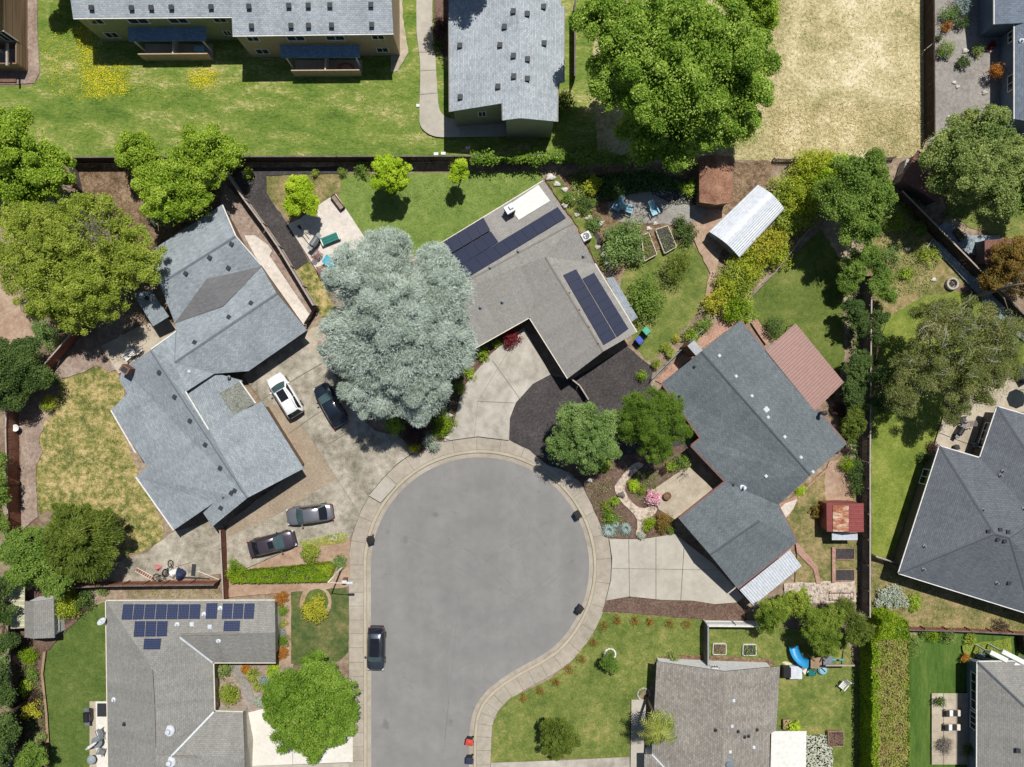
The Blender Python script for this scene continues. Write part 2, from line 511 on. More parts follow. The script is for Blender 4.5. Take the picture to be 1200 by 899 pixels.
gmat('patio_pale', [(0.1, C(190, 180, 165)), (0.5, C(222, 212, 200)), (0.9, C(240, 234, 226))], [(0.5, .5), (3, .6), (20, .5)])
gmat('patio_tan', [(0.1, C(156, 145, 126)), (0.5, C(190, 177, 156)), (0.9, C(214, 203, 185))], [(0.4, .6), (2, .5), (18, .4)])
gmat('curb_stone', [(0.1, C(170, 158, 136)), (0.9, C(205, 194, 172))], [(0.8, .6), (6, .5)])
gmat('walk', [(0.1, C(150, 141, 126)), (0.5, C(178, 168, 152)), (0.9, C(198, 189, 174))], [(0.3, .6), (1.8, .5), (18, .4)], bump=.15, bscale=30)
gmat('gravel_brown', [(0.1, C(132, 115, 97)), (0.5, C(166, 149, 128)), (0.9, C(192, 177, 156))], [(0.4, .4), (4, .5), (18, .8)], bump=.5, bscale=20)
gmat('gravel_grey', [(0.1, C(120, 114, 108)), (0.5, C(156, 150, 143)), (0.9, C(186, 180, 172))], [(0.3, .4), (3, .5), (18, .8)], bump=.5, bscale=20)
gmat('gravel_pink', [(0.1, C(120, 100, 88)), (0.5, C(160, 140, 126)), (0.9, C(198, 182, 168))], [(0.4, .5), (3, .6), (16, .8)], bump=.5, bscale=18)
gmat('mulch_black', [(0.15, C(52, 49, 48)), (0.5, C(74, 70, 69)), (0.9, C(112, 106, 104))], [(0.5, .3), (5, .5), (18, .9)], bump=.8, bscale=16)
gmat('mulch_brown', [(0.15, C(76, 58, 48)), (0.5, C(112, 90, 78)), (0.9, C(152, 130, 114))], [(0.5, .4), (5, .6), (18, .8)], bump=.8, bscale=14)
gmat('litter', [(0.15, C(84, 66, 48)), (0.5, C(126, 104, 80)), (0.9, C(176, 152, 124))], [(0.5, .5), (3, .7), (12, .8)], bump=.8, bscale=10)
gmat('slate', [(0.15, C(112, 124, 130)), (0.5, C(150, 164, 170)), (0.9, C(198, 206, 208))], [(0.6, .4), (5, .7), (16, .7)], bump=.6, bscale=12)  # creek gravel is pale; the blue cast of shade is put into this colour
gmat('flagstone', [(0.2, C(146, 126, 110)), (0.45, C(198, 180, 160)), (0.9, C(228, 214, 198))], [(0.6, .3), (3.2, 1.0), (14, .4)], bump=.5, bscale=4)
gmat('brick_path', [(0.2, C(150, 112, 96)), (0.55, C(186, 148, 130)), (0.9, C(210, 182, 164))], [(1, .4), (7, .8)], bump=.4, bscale=14)
gmat('wood_grey', [(0.1, C(84, 78, 74)), (0.5, C(118, 110, 104)), (0.9, C(150, 142, 136))], [(1.2, .6), (9, .6)], bump=.3, bscale=20)
gmat('wood_pale', [(0.1, C(150, 136, 126)), (0.5, C(180, 166, 156)), (0.9, C(206, 194, 184))], [(1.2, .6), (9, .6)])
gmat('wood_dark', [(0.1, C(46, 38, 34)), (0.5, C(68, 56, 50)), (0.9, C(92, 78, 70))], [(1.2, .6), (9, .6)], bump=.3, bscale=20)
gmat('wood_red', [(0.1, C(108, 68, 52)), (0.5, C(138, 92, 74)), (0.9, C(162, 116, 96))], [(1.2, .6), (9, .6)], bump=.3, bscale=20)
gmat('wood_tan', [(0.1, C(130, 106, 84)), (0.5, C(164, 138, 112)), (0.9, C(192, 168, 142))], [(1.2, .6), (9, .6)])
gmat('bark', [(0.1, C(70, 56, 44)), (0.9, C(120, 102, 84))], [(3, .6), (14, .6)], bump=.6, bscale=14)
gmat('bark_white', [(0.1, C(140, 132, 122)), (0.5, C(190, 184, 174)), (0.9, C(222, 216, 208))], [(2, .6), (9, .7)])
gmat('bark_grey', [(0.1, C(96, 88, 84)), (0.9, C(156, 146, 138))], [(3, .6), (14, .6)])
gmat('rust_panel', [(0.2, C(150, 84, 56)), (0.5, C(196, 140, 108)), (0.8, C(236, 226, 206))], [(0.9, 1.0), (5, .6)], stretch=(1, 3, 1))
gmat('rust_roof', [(0.1, C(104, 74, 60)), (0.5, C(152, 110, 88)), (0.9, C(186, 148, 124))], [(0.7, .7), (6, .7), (18, .5)], bump=.5, bscale=10)
gmat('brick', [(0.2, C(104, 74, 62)), (0.8, C(150, 116, 100))], [(2, .5), (10, .7)], bump=.4, bscale=14)
gmat('stone', [(0.2, C(150, 144, 136)), (0.6, C(200, 194, 186)), (0.9, C(226, 222, 216))], [(1.5, .7), (8, .6)], bump=.6, bscale=6)
gmat('moss_gap', [(0.2, C(58, 74, 44)), (0.8, C(104, 116, 84))], [(3, .8), (14, .5)])
gmat('pale_stone', [(0.2, C(178, 182, 158)), (0.8, C(218, 218, 200))], [(3, .8), (14, .5)])
gmat('rock_white', [(0.2, C(176, 170, 160)), (0.6, C(226, 220, 210)), (0.9, C(244, 240, 232))], [(1.5, .7), (8, .6)], bump=.6, bscale=6)
gmat('lap_siding', [(0.15, C(112, 90, 70)), (0.5, C(160, 134, 110)), (0.9, C(182, 156, 132))], [(5.5, 1.0), (1.1, .3)], stretch=(.02, .02, 1))
gmat('pebbles', [(0.2, C(90, 92, 84)), (0.5, C(134, 136, 126)), (0.9, C(176, 178, 168))], [(1, .3), (7, .8), (20, .8)], bump=.7, bscale=14)
shingle('shingle_blue', C(148, 156, 161), C(168, 176, 180), C(122, 130, 135))
shingle('shingle_slate', C(108, 116, 119), C(124, 131, 134), C(84, 91, 95), stain=.2)
shingle('shingle_dark', C(104, 108, 114), C(116, 120, 126), C(80, 85, 92), stain=.15)
shingle('shingle_tan', C(156, 153, 147), C(164, 161, 155), C(138, 135, 129), stain=.1)
shingle('shingle_grey', C(146, 144, 138), C(158, 156, 150), C(122, 120, 114), stain=.15)
shingle('shingle_warm', C(142, 136, 128), C(166, 160, 150), C(116, 110, 102), tab=(.34, .2), stain=.2)
shingle('shingle_pale', C(168, 176, 181), C(192, 198, 202), C(136, 144, 150), stain=.2)
shingle('shingle_navy', C(112, 138, 160), C(130, 156, 178), C(88, 110, 132), stain=.15)
shingle('shingle_ne', C(116, 126, 138), C(130, 140, 152), C(92, 102, 114), stain=.15)
shingle('roll_roof', C(118, 118, 119), C(122, 122, 123), C(106, 106, 108), tab=(4, 1), stain=.1)
shingle('shake_brown', C(140, 118, 98), C(156, 133, 110), C(98, 80, 66), tab=(.3, 6), stain=.2)
shingle('shed_brown', C(136, 98, 88), C(146, 108, 97), C(110, 78, 70), tab=(.4, .2), stain=.15)
flat('cap_dark', C(118, 126, 132)); flat('cap_tan', C(140, 136, 127)); flat('cap_dk2', C(90, 95, 100)); flat('cap_pale', C(150, 160, 168))
flat('white_paint', C(238, 236, 230), .5); flat('white_roof', C(238, 235, 226), .6); flat('white_metal', C(216, 221, 227), .4, .4)
flat('cream', C(232, 222, 204), .6); flat('grey_metal', C(150, 152, 154), .4, .5, .5); flat('dark_metal', C(52, 54, 58), .45, .5)
flat('stucco_green', C(160, 166, 130)); flat('stucco_tan', C(196, 172, 146)); flat('stucco_grey', C(150, 150, 150)); flat('siding_blue', C(112, 128, 144))
flat('siding_cream', C(205, 196, 180)); flat('siding_brown', C(122, 100, 78)); flat('siding_dark', C(100, 92, 90)); flat('siding_white', C(240, 240, 240, .8))
flat('siding_olive', C(150, 158, 120)); flat('trim_red', C(150, 96, 84)); flat('vent_dark', C(56, 60, 64)); flat('vent_grey', C(130, 136, 140), .4, .5)
flat('glass', (0.02, 0.03, 0.035, 1), .08, .6); flat('glass_teal', (0.05, 0.085, 0.09, 1), .08, .6); flat('glass_dark', (0.012, 0.014, 0.018, 1), .08, .5)
flat('black_plastic', C(42, 42, 44), .5); flat('black_fabric', C(52, 54, 60), .8); flat('rubber', C(32, 32, 33), .85)
flat('red_paint', C(206, 74, 60), .45); flat('blue_plastic', C(58, 84, 190), .4, .4); flat('green_plastic', C(74, 176, 138), .45, .4)
flat('slide_blue', C(54, 158, 214), .3, .5); flat('teal', C(26, 120, 110), .5); flat('teal_dark', C(24, 76, 70), .6); flat('aqua', C(72, 178, 200), .4)
flat('chair_blue', C(150, 202, 220), .5); flat('navy', C(48, 56, 84), .7); flat('pink', C(220, 130, 130), .6); flat('terracotta', C(128, 92, 72), .8)
flat('joint', C(156, 149, 135)); flat('joint_dark', C(92, 88, 82)); flat('tar', C(127, 125, 122), .85); flat('edge_pale', C(196, 184, 166))
flat('metal_brown', C(168, 132, 122), .45, .4, var=.08); flat('metal_rib_brown', C(140, 104, 96), .5, .4); flat('metal_red', C(146, 76, 72), .5, .4)
flat('metal_rib_red', C(170, 104, 96), .5); flat('lean_blue', C(150, 160, 164), .6); flat('fiberglass', C(186, 184, 156), .6); flat('slat_cream', C(222, 218, 176), .6)
flat('paint_white', (0.78, 0.78, 0.77, 1), .25, .5, coat=.6, var=.02); flat('paint_navy', (0.014, 0.022, 0.035, 1), .25, .5, .3, coat=.8, var=.03)
flat('paint_silver', (0.24, 0.24, 0.26, 1), .3, .5, .55, coat=.6, var=.03); flat('paint_plum', (0.075, 0.06, 0.075, 1), .3, .5, .4, coat=.7, var=.03)
flat('paint_slate', (0.045, 0.055, 0.075, 1), .3, .5, .4, coat=.7, var=.03); flat('lamp_clear', C(226, 226, 224), .15, .6); flat('lamp_red', C(170, 30, 26), .2, .6)
flat('rim', C(150, 150, 152), .35, .5, .7); flat('sun_shade', C(196, 206, 190), .3, .5)
flat('solar_line', C(120, 128, 150), .4)

def solar_mat(name, cell, lines, ly):
    m, nt, out = newmat(name)
    L = nt.links.new
    b = N(nt, 'ShaderNodeBsdfPrincipled'); L(b.outputs[0], out.inputs[0])
    b.inputs['Roughness'].default_value = .28; b.inputs['Specular IOR Level'].default_value = .4
    uv = N(nt, 'ShaderNodeTexCoord').outputs['UV']
    br = N(nt, 'ShaderNodeTexBrick', offset=0.0); L(uv, br.inputs[0])
    br.inputs['Color1'].default_value = cell; br.inputs['Color2'].default_value = tuple(x * 1.15 for x in cell[:3]) + (1,)
    br.inputs['Mortar'].default_value = lines
    br.inputs['Scale'].default_value = 1; br.inputs['Mortar Size'].default_value = ly
    br.inputs['Brick Width'].default_value = .165; br.inputs['Row Height'].default_value = .165
    L(br.outputs[0], b.inputs['Base Color'])
    M[name] = m
solar_mat('solar_black', C(50, 54, 74), C(60, 64, 84), .006)
solar_mat('solar_cell', C(42, 50, 78), C(112, 122, 150), .006)

def fol(n, cols, **k): leafmat('leaf_' + n, [C(*c, k.get('kk', 1.12)) for c in cols], **{a: b for a, b in k.items() if a != 'kk'})
fol('bright', [(84, 112, 26), (118, 148, 36), (146, 170, 50), (174, 192, 80)])
fol('crowngreen', [(74, 106, 28), (102, 136, 38), (134, 162, 54), (170, 192, 92)])
fol('deepgreen', [(56, 80, 20), (78, 106, 28), (100, 128, 38), (122, 146, 54)])
fol('conifer', [(66, 90, 22), (96, 120, 34), (124, 144, 50), (150, 166, 70)])
fol('lime', [(120, 150, 22), (156, 186, 34), (180, 202, 52), (198, 212, 76)], trans=.38)
fol('mid', [(70, 98, 36), (98, 126, 48), (118, 144, 58), (138, 158, 76)])
fol('rich', [(70, 100, 26), (92, 124, 34), (116, 146, 46), (144, 168, 74)])
fol('olive', [(92, 108, 36), (126, 144, 46), (150, 164, 60), (172, 182, 84)])
fol('sage', [(76, 100, 46), (106, 128, 62), (134, 150, 80), (166, 176, 108)])
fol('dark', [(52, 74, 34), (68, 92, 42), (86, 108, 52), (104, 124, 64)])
fol('darkyellow', [(64, 78, 24), (84, 100, 32), (104, 120, 42), (126, 138, 60)])
fol('greygreen', [(74, 102, 50), (100, 128, 64), (124, 150, 80), (150, 170, 108)])
fol('cedar', [(134, 146, 126), (156, 170, 156), (178, 191, 178), (200, 210, 199)], trans=.12, tcol=(1, 1, .9, 1))
fol('yellow', [(104, 128, 32), (140, 156, 40), (172, 178, 56), (150, 160, 52)])
fol('gold', [(124, 132, 34), (160, 162, 44), (190, 184, 66), (136, 142, 50)])
fol('orange', [(120, 78, 26), (164, 106, 38), (186, 128, 52), (110, 96, 36)])
fol('rust', [(78, 90, 36), (114, 100, 44), (140, 112, 52), (158, 128, 64)])
fol('red', [(96, 30, 34), (132, 44, 50), (116, 60, 50)])
fol('plum', [(60, 40, 46), (84, 56, 62), (72, 66, 52)])
fol('pink', [(196, 120, 150), (226, 166, 190), (240, 204, 216), (110, 110, 60)])
fol('hedge', [(80, 110, 14), (108, 138, 20), (132, 158, 30), (150, 166, 44)])
fol('hedgetop', [(104, 122, 40), (130, 142, 54), (150, 154, 74), (168, 154, 100), (134, 118, 74)])
fol('silver', [(130, 144, 126), (160, 170, 152), (180, 186, 170)], trans=.12)
fol('agave', [(98, 118, 112), (126, 144, 138), (154, 166, 158)], trans=.08)
fol('birch', [(74, 88, 42), (100, 112, 54), (124, 130, 70), (152, 150, 100)])
fol('palm', [(70, 84, 28), (104, 118, 42), (140, 148, 64), (112, 104, 56)], trans=.12)
fol('flower_yellow', [(208, 198, 26), (222, 212, 44), (196, 192, 36), (130, 150, 40)])
fol('flower_white', [(236, 232, 214), (222, 214, 190)])
fol('lily', [(176, 100, 44), (156, 112, 50), (112, 114, 48), (182, 130, 66)])
fol('twig', [(110, 100, 92), (140, 130, 120), (92, 84, 78)], trans=0)
fol('grass', [(70, 96, 36), (100, 124, 48), (130, 146, 68), (170, 164, 104)])
fol('straw', [(160, 146, 104), (186, 170, 126), (208, 194, 152), (174, 158, 112)])
fol('paledry', [(160, 146, 108), (196, 186, 150), (120, 128, 76)])

# ------------------------------------------------------------------ buildings
def ray(u, v):
    o = Vector((0, 0, CAMH)); d = P(u, v, 0) - o
    return o, d

def hit(house, u, v, what='tris'):
    o, d = ray(u, v); best = None
    for (a, b, c) in house[what]:
        h = intersect_ray_tri(a, b, c, d, o, True)
        if h is not None:
            t = (h - o).length
            if best is None or t < best[0]:
                n = (b - a).cross(c - a).normalized()
                best = (t, h, n if n.z >= 0 else -n)
    if best is None:
        q = P(u, v, 3.0); return q, Vector((0, 0, 1))
    return best[1], best[2]

def faceuv(pts):
    n = Vector((0, 0, 0))
    for i in range(len(pts)):
        a, b = pts[i], pts[(i + 1) % len(pts)]
        n += Vector(((a.y - b.y) * (a.z + b.z), (a.z - b.z) * (a.x + b.x), (a.x - b.x) * (a.y + b.y)))
    n.normalize()
    if n.z < 0: n = -n
    h = Vector((0, 0, 1)).cross(n)
    h = Vector((1, 0, 0)) if h.length < .03 else h.normalized()
    w = n.cross(h)
    return n, h, w

def roof_mesh(name, faces, mat, parent, thick=.14):
    vs, fs, uvs, tris = [], [], [], []
    edges = {}
    for f in faces:
        pts = [P(*q) for q in f]
        n, h, w = faceuv(pts)
        tri = tessellate_polygon([[Vector((p.x, p.y, 0)) for p in pts]])
        for t in tri:
            a, b, c = (pts[i] for i in t)
            if (b - a).cross(c - a).z < 0: a, c = c, a
            k = len(vs); vs += [a, b, c]; fs.append((k, k + 1, k + 2)); uvs += [(q.dot(h), q.dot(w)) for q in (a, b, c)]
            tris.append((a, b, c))
        for t in tris[-len(tri):]:
            k = len(vs); vs += [q - Vector((0, 0, thick)) for q in reversed(t)]; fs.append((k, k + 1, k + 2)); uvs += [(0, 0)] * 3
        A = sum((pts[i].x * pts[(i + 1) % len(pts)].y - pts[(i + 1) % len(pts)].x * pts[i].y) for i in range(len(pts)))
        seq = f if A > 0 else list(reversed(f))
        for i in range(len(seq)):
            a, b = tuple(seq[i]), tuple(seq[(i + 1) % len(seq)])
            edges.setdefault(frozenset((a[:2], b[:2])), []).append((a, b, n, pts))
    bnd = {}
    for k, l in edges.items():
        if len(l) == 1:
            a, b = l[0][0], l[0][1]; bnd[a[:2]] = (a, b)
            A, B = P(*a), P(*b); q = len(vs); dz = Vector((0, 0, thick))
            vs += [A, A - dz, B - dz, B]; fs.append((q, q + 1, q + 2, q + 3)); uvs += [(0, 0)] * 4
    o = link(name, vs, fs, mat, parent, uvs)
    return o, tris, edges, bnd

def house(name, label, cat, faces, roof, wall, over=.45, cap=None, gutter=None, zfloor=0.0, group=None, wallname='wall', roofname='roof', wallpoly=None):
    """faces: roof planes as lists of (u, v, z)"""
    al = [P(*q) for f in faces for q in f]
    c = sum(al, Vector((0, 0, 0))) / len(al)
    root = thing(name, label, cat, (c.x, c.y, 0), 0, group)
    ro, tris, edges, bnd = roof_mesh(roofname, faces, roof, root)
    H = {'root': root, 'roof': ro, 'tris': tris, 'walls': []}
    start = next(iter(bnd)); loop = []; k = start
    while k in bnd and len(loop) < 200:
        loop.append(bnd[k][0]); k = bnd[k][1][:2]
        if k == start: break
    pts = [P(*q) for q in loop]
    n = len(pts); ins = []
    for i in range(n):
        a, b, d = pts[i - 1], pts[i], pts[(i + 1) % n]
        e1 = Vector((b.x - a.x, b.y - a.y)).normalized(); e2 = Vector((d.x - b.x, d.y - b.y)).normalized()
        n1, n2 = Vector((-e1.y, e1.x)), Vector((-e2.y, e2.x))
        m = n1 + n2
        m = m / max(.35, m.dot(n1)) if m.length > .1 else n1
        q = Vector((b.x + m.x * over, b.y + m.y * over, b.z - .2))
        ins.append(q)
    mb = MB()
    if wallpoly: ins = [P(u, v, 0) + Vector((0, 0, z)) for u, v, z in wallpoly]
    for i in range(len(ins)):
        a, b = ins[i], ins[(i + 1) % len(ins)]
        mb.quad((a.x, a.y, zfloor), (b.x, b.y, zfloor), b, a)
        A, B = Vector((a.x, a.y, zfloor)), Vector((b.x, b.y, zfloor))
        H['walls'] += [(A, B, b), (A, b, a)]
    mb.build(wallname, wall, root)
    H['loop'] = pts
    if cap:
        for key, l in edges.items():
            if len(l) != 2: continue
            A, B = P(*l[0][0]), P(*l[0][1])
            if l[0][2].dot(l[1][2]) > .992: continue
            mid = (A + B) / 2
            c2 = sum(l[1][3], Vector((0, 0, 0))) / len(l[1][3])
            if (c2 - mid).dot(l[0][2]) > -0.01: continue            # a valley
            d = (B - A).normalized(); s = Vector((-d.y, d.x, 0)).normalized() * .13
            up = Vector((0, 0, .035)); m2 = MB()
            dn = Vector((0, 0, -.03))
            m2.add([A + s + dn, A + up, A - s + dn, B + s + dn, B + up, B - s + dn], [(0, 3, 4, 1), (1, 4, 5, 2)])
            m2.build('ridge_cap', cap, ro)
    if gutter:
        for i in range(n):
            a, b = pts[i], pts[(i + 1) % n]
            if abs(a.z - b.z) > .25 or (a - b).length < 1.0: continue
            e = (b - a).normalized(); o_ = Vector((e.y, -e.x, 0)).normalized()
            m2 = MB(); z1 = Vector((0, 0, -.03)); z2 = Vector((0, 0, -.13))
            m2.add([a + z1 + o_ * .004, b + z1 + o_ * .004, b + z1 + o_ * .1, a + z1 + o_ * .1, a + z2 + o_ * .004, b + z2 + o_ * .004, b + z2 + o_ * .1, a + z2 + o_ * .1],
                   [(0, 3, 2, 1), (4, 5, 6, 7), (3, 7, 6, 2), (0, 1, 5, 4), (0, 4, 7, 3), (1, 2, 6, 5)])
            m2.build('gutter', gutter, ro)
    return H

def vents(H, pts, mat='vent_dark', s=.34, h=.16, name='roof_vent'):
    for (u, v) in pts:
        p, n = hit(H, u, v)
        mb = MB(); mb.box((p.x, p.y, p.z + h * .3), (s, s, h), random.uniform(-.1, .1) + H.get('rot', 0), .8, .03)
        mb.box((p.x, p.y, p.z + h * .82), (s * 1.12, s * 1.12, .03), H.get('rot', 0))
        mb.build(name, mat, H['roof'])

def pipes(H, pts, mat='vent_grey', r=.07, h=.35, name='vent_pipe', flash=True):
    for (u, v) in pts:
        p, n = hit(H, u, v)
        mb = MB()
        if flash: mb.lathe((p.x, p.y, p.z), [(r * 2.6, -.06), (r * 2.4, .05), (r * 1.2, .1)], 10)
        mb.lathe((p.x, p.y, p.z), [(r, -.05), (r, h), (r * .7, h + .01)], 10)
        mb.build(name, mat, H['roof'])

def skylights(H, pts, s=(.6, .6), rot=0, mat='white_metal', name='skylight'):
    for (u, v) in pts:
        p, n = hit(H, u, v)
        mb = MB(); mb.box((p.x, p.y, p.z + .05), (s[0], s[1], .16), rot, .85, .04)
        mb.build(name, mat, H['roof'])

def panels(H, quad, nx, ny, mat, gap=.02, lift=.1):
    """solar panels over a px quad, nx along the first edge, ny along the second"""
    cs = [hit(H, *q) for q in quad]
    n = sum((c[1] for c in cs), Vector((0, 0, 0))).normalized()
    cen = sum((c[0] for c in cs), Vector((0, 0, 0))) / 4
    A, B, Cc, D = [c[0] - Vector((0, 0, (c[0] - cen).dot(n) / n.z)) for c in cs]
    up = max((c[0] - q).z for c, q in zip(cs, (A, B, Cc, D))) + lift
    A, B, Cc, D = [q + Vector((0, 0, up)) for q in (A, B, Cc, D)]
    for i in range(nx):
        for j in range(ny):
            def bl(s, t): return (A * (1 - s) + B * s) * (1 - t) + (D * (1 - s) + Cc * s) * t
            w = (B - A).length / nx; hh = (D - A).length / ny
            gx, gy = gap / w / 2 / nx, gap / hh / 2 / ny
            q = [bl(i / nx + gx, j / ny + gy), bl((i + 1) / nx - gx, j / ny + gy), bl((i + 1) / nx - gx, (j + 1) / ny - gy), bl(i / nx + gx, (j + 1) / ny - gy)]
            dn = n * .045
            vs = q + [x - dn for x in q]
            if (q[1] - q[0]).cross(q[2] - q[0]).z < 0:
                fs = [(3, 2, 1, 0), (4, 5, 6, 7), (0, 1, 5, 4), (1, 2, 6, 5), (2, 3, 7, 6), (3, 0, 4, 7)]
            else:
                fs = [(0, 1, 2, 3), (7, 6, 5, 4), (1, 0, 4, 5), (2, 1, 5, 6), (3, 2, 6, 7), (0, 3, 7, 4)]
            W, Hh = round(w / .165) * .165, round(hh / .165) * .165
            uvd = [(0, 0), (W, 0), (W, Hh), (0, Hh)]
            uvs = [uvd[k] if k < 4 else (0, 0) for f in fs for k in f]
            link('solar_panel', vs, fs, mat, H['roof'], uvs)

def wall_window(H, quad, mullion=1, frame='white_paint', glass='glass', name='window'):
    """quad: px corners (top-left, top-right, bottom-right, bottom-left) lying on a wall"""
    pts = []; nn = Vector((0, 0, 0))
    o = Vector((0, 0, CAMH))
    # use the wall plane hit by the quad's centre
    cu, cv = sum(q[0] for q in quad) / 4, sum(q[1] for q in quad) / 4
    best = None; oo, d = ray(cu, cv)
    for (a, b, c) in H['walls']:
        h = intersect_ray_tri(a, b, c, d, oo, True)
        if h is not None:
            t = (h - oo).length
            if best is None or t < best[0]: best = (t, h, (b - a).cross(c - a).normalized())
    if best is None: return None
    n = best[2]; p0 = best[1]
    if n.dot(d) > 0: n = -n
    for q in quad:
        oo, dd = ray(*q); t = (p0 - oo).dot(n) / dd.dot(n); pts.append(oo + dd * t)
    zt = max(q.z for q in pts); zb = min(q.z for q in pts)
    if abs(n.y) > abs(n.x): zt = (pts[0].z + pts[1].z) / 2; zb = (pts[2].z + pts[3].z) / 2
    e = Vector((-n.y, n.x, 0)).normalized(); ss = [(q - p0).dot(e) for q in pts]
    if abs(n.y) > abs(n.x): ss = sorted(ss); ss = [(ss[0] + ss[1]) / 2, (ss[2] + ss[3]) / 2]
    a = Vector((p0.x, p0.y, 0)) + e * min(ss); w = max(ss) - min(ss); b = a + e * w
    fr = MB(); t = .09
    def bar(s0, s1, z0, z1, dp=.06):
        q = [a + e * s0, a + e * s1]
        vs = []
        for zz in (z0, z1):
            for off in (-.02, dp):
                for k in (0, 1): vs.append(q[k] + n * off + Vector((0, 0, zz)))
        fr.add(vs, [(0, 1, 5, 4), (2, 6, 7, 3), (0, 4, 6, 2), (1, 3, 7, 5), (4, 5, 7, 6), (0, 2, 3, 1)])
    bar(0, w, zt - t, zt); bar(0, w, zb, zb + t); bar(0, t, zb + t, zt - t); bar(w - t, w, zb + t, zt - t)
    for k in range(1, mullion + 1):
        s = w * k / (mullion + 1); bar(s - .03, s + .03, zb + t, zt - t, .05)
    f = fr.build(name, frame, H['root'])
    g = MB(); g.quad(*[x + n * .015 + Vector((0, 0, z)) for x, z in ((a + e * t, zb + t), (b - e * t, zb + t), (b - e * t, zt - t), (a + e * t, zt - t))])
    g.build('pane', glass, f)
    return f

def slab(name, corners, mat, parent, thick=.08, ribs=0, ribmat=None, ribname=None, ribw=.05, ribh=.035):
    """a tilted sheet through four px corners with heights; ribs run from edge 0-1 to edge 3-2"""
    A, B, Cc, D = [P(*q) for q in corners]
    dz = Vector((0, 0, thick))
    mb = MB()
    vs = [A, B, Cc, D, A - dz, B - dz, Cc - dz, D - dz]
    fs = [(0, 1, 2, 3), (7, 6, 5, 4), (1, 0, 4, 5), (2, 1, 5, 6), (3, 2, 6, 7), (0, 3, 7, 4)]
    if (B - A).cross(Cc - A).z < 0: fs = [tuple(reversed(f)) for f in fs]
    mb.add(vs, fs)
    def ribset(m2):
        for i in range(ribs):
            t = (i + .5) / ribs
            a, b = A.lerp(B, t), D.lerp(Cc, t)
            d = (b - a).normalized(); s = Vector((-d.y, d.x, 0)).normalized() * ribw / 2; up = Vector((0, 0, ribh)); e = Vector((0, 0, -.004))
            m2.add([a + s + e, a + s * .5 + up, a - s * .5 + up, a - s + e, b + s + e, b + s * .5 + up, b - s * .5 + up, b - s + e], [(0, 1, 5, 4), (1, 2, 6, 5), (2, 3, 7, 6)])
    if ribs and not ribmat: ribset(mb)
    n_, h_, w_ = faceuv([A, B, Cc, D])
    o = link(name, mb.v, mb.f, mat, parent, [(Vector(mb.v[i]).dot(h_), Vector(mb.v[i]).dot(w_)) for f in mb.f for i in f])
    if ribs and ribmat:
        m2 = MB(); ribset(m2); m2.build(ribname or 'rib', ribmat, o)
    return o

def post(mb, u, v, z, s=.1, zb=0.0):
    p = P(u, v, z); mb.box((p.x, p.y, (z + zb) / 2), (s, s, z - zb)); return mb

def fence(label, pts, h=1.8, mat='wood_grey', postmat=None, board=.14, gap=.012, cat='fence', name='fence', post_every=2.4, cap=None, group=None, z0=0.0, lean=.02, thick=.025, side=1):
    """board fence along px base points: boards, rails, and each post"""
    W = [P(u, v, 0) for u, v in pts]
    root = thing(name, label, cat, (W[0].x, W[0].y, 0), 0, group)
    bd = MB(); rl = MB(); posts = []; cp = MB()
    for a, b in zip(W, W[1:]):
        L = (b - a).length; e = (b - a) / L; rz = math.atan2(e.y, e.x); nrm = Vector((-e.y, e.x, 0))
        k = int(L / board)
        for i in range(max(1, k)):
            c = a + e * (board * (i + .5)); hh = h + random.uniform(-.03, .03)
            c = c + nrm * random.uniform(-lean, lean) * .4
            bd.box((c.x, c.y, z0 + hh / 2 + .03), (board - gap, thick, hh), rz + random.uniform(-.02, .02))
        for zz in (.35, h - .3):
            c = (a + b) / 2 + nrm * .05 * side; rl.box((c.x, c.y, z0 + zz), (L, .05, .09), rz)
        if cap:
            c = (a + b) / 2 + nrm * .02; cp.box((c.x, c.y, z0 + h + .055), (L + .05, .13, .035), rz)
        m = max(1, round(L / post_every))
        for i in range(m + 1):
            if i == 0 and posts and (posts[-1][0] - a).length < .3: continue
            posts.append((a + e * (L * i / m) + nrm * .11 * side, rz))
    bd.build('board_panel', mat, root); rl.build('rail', mat, root)
    if cap: cp.build('cap_board', cap, root)
    for p, rz in posts:
        m2 = MB(); m2.box((p.x, p.y, z0 + (h - .02) / 2), (.1, .1, h - .02), rz, 1, .01); m2.build('post', postmat or mat, root)
    return root

def wire_fence(label, pts, h=1.1, mat='grey_metal', every=1.8, n=4, name='wire_fence'):
    W = [P(u, v, 0) for u, v in pts]
    root = thing(name, label, 'fence', (W[0].x, W[0].y, 0))
    w = MB()
    for a, b in zip(W, W[1:]):
        for k in range(n):
            zz = .25 + (h - .3) * k / max(1, n - 1); w.tube([a + Vector((0, 0, zz)), b + Vector((0, 0, zz))], .014 if k < n - 1 else .03, 5)
        L = (b - a).length; m = max(1, round(L / every))
        for i in range(m + 1):
            p = a.lerp(b, i / m); m2 = MB(); m2.lathe((p.x, p.y, 0), [(.035, 0), (.035, h), (.02, h + .03)], 8); m2.build('post', mat, root)
    w.build('wire', mat, root)
    return root
# ------------------------------------------------------------------ ground, street, walks
def big(name, mat, z, s=400):
    o = link(name, [(-s, -s, z), (s, -s, z), (s, s, z), (-s, s, z)], [(0, 1, 2, 3)], mat); o['kind'] = 'structure'; return o
big('terrain', 'base_dirt', -.2)

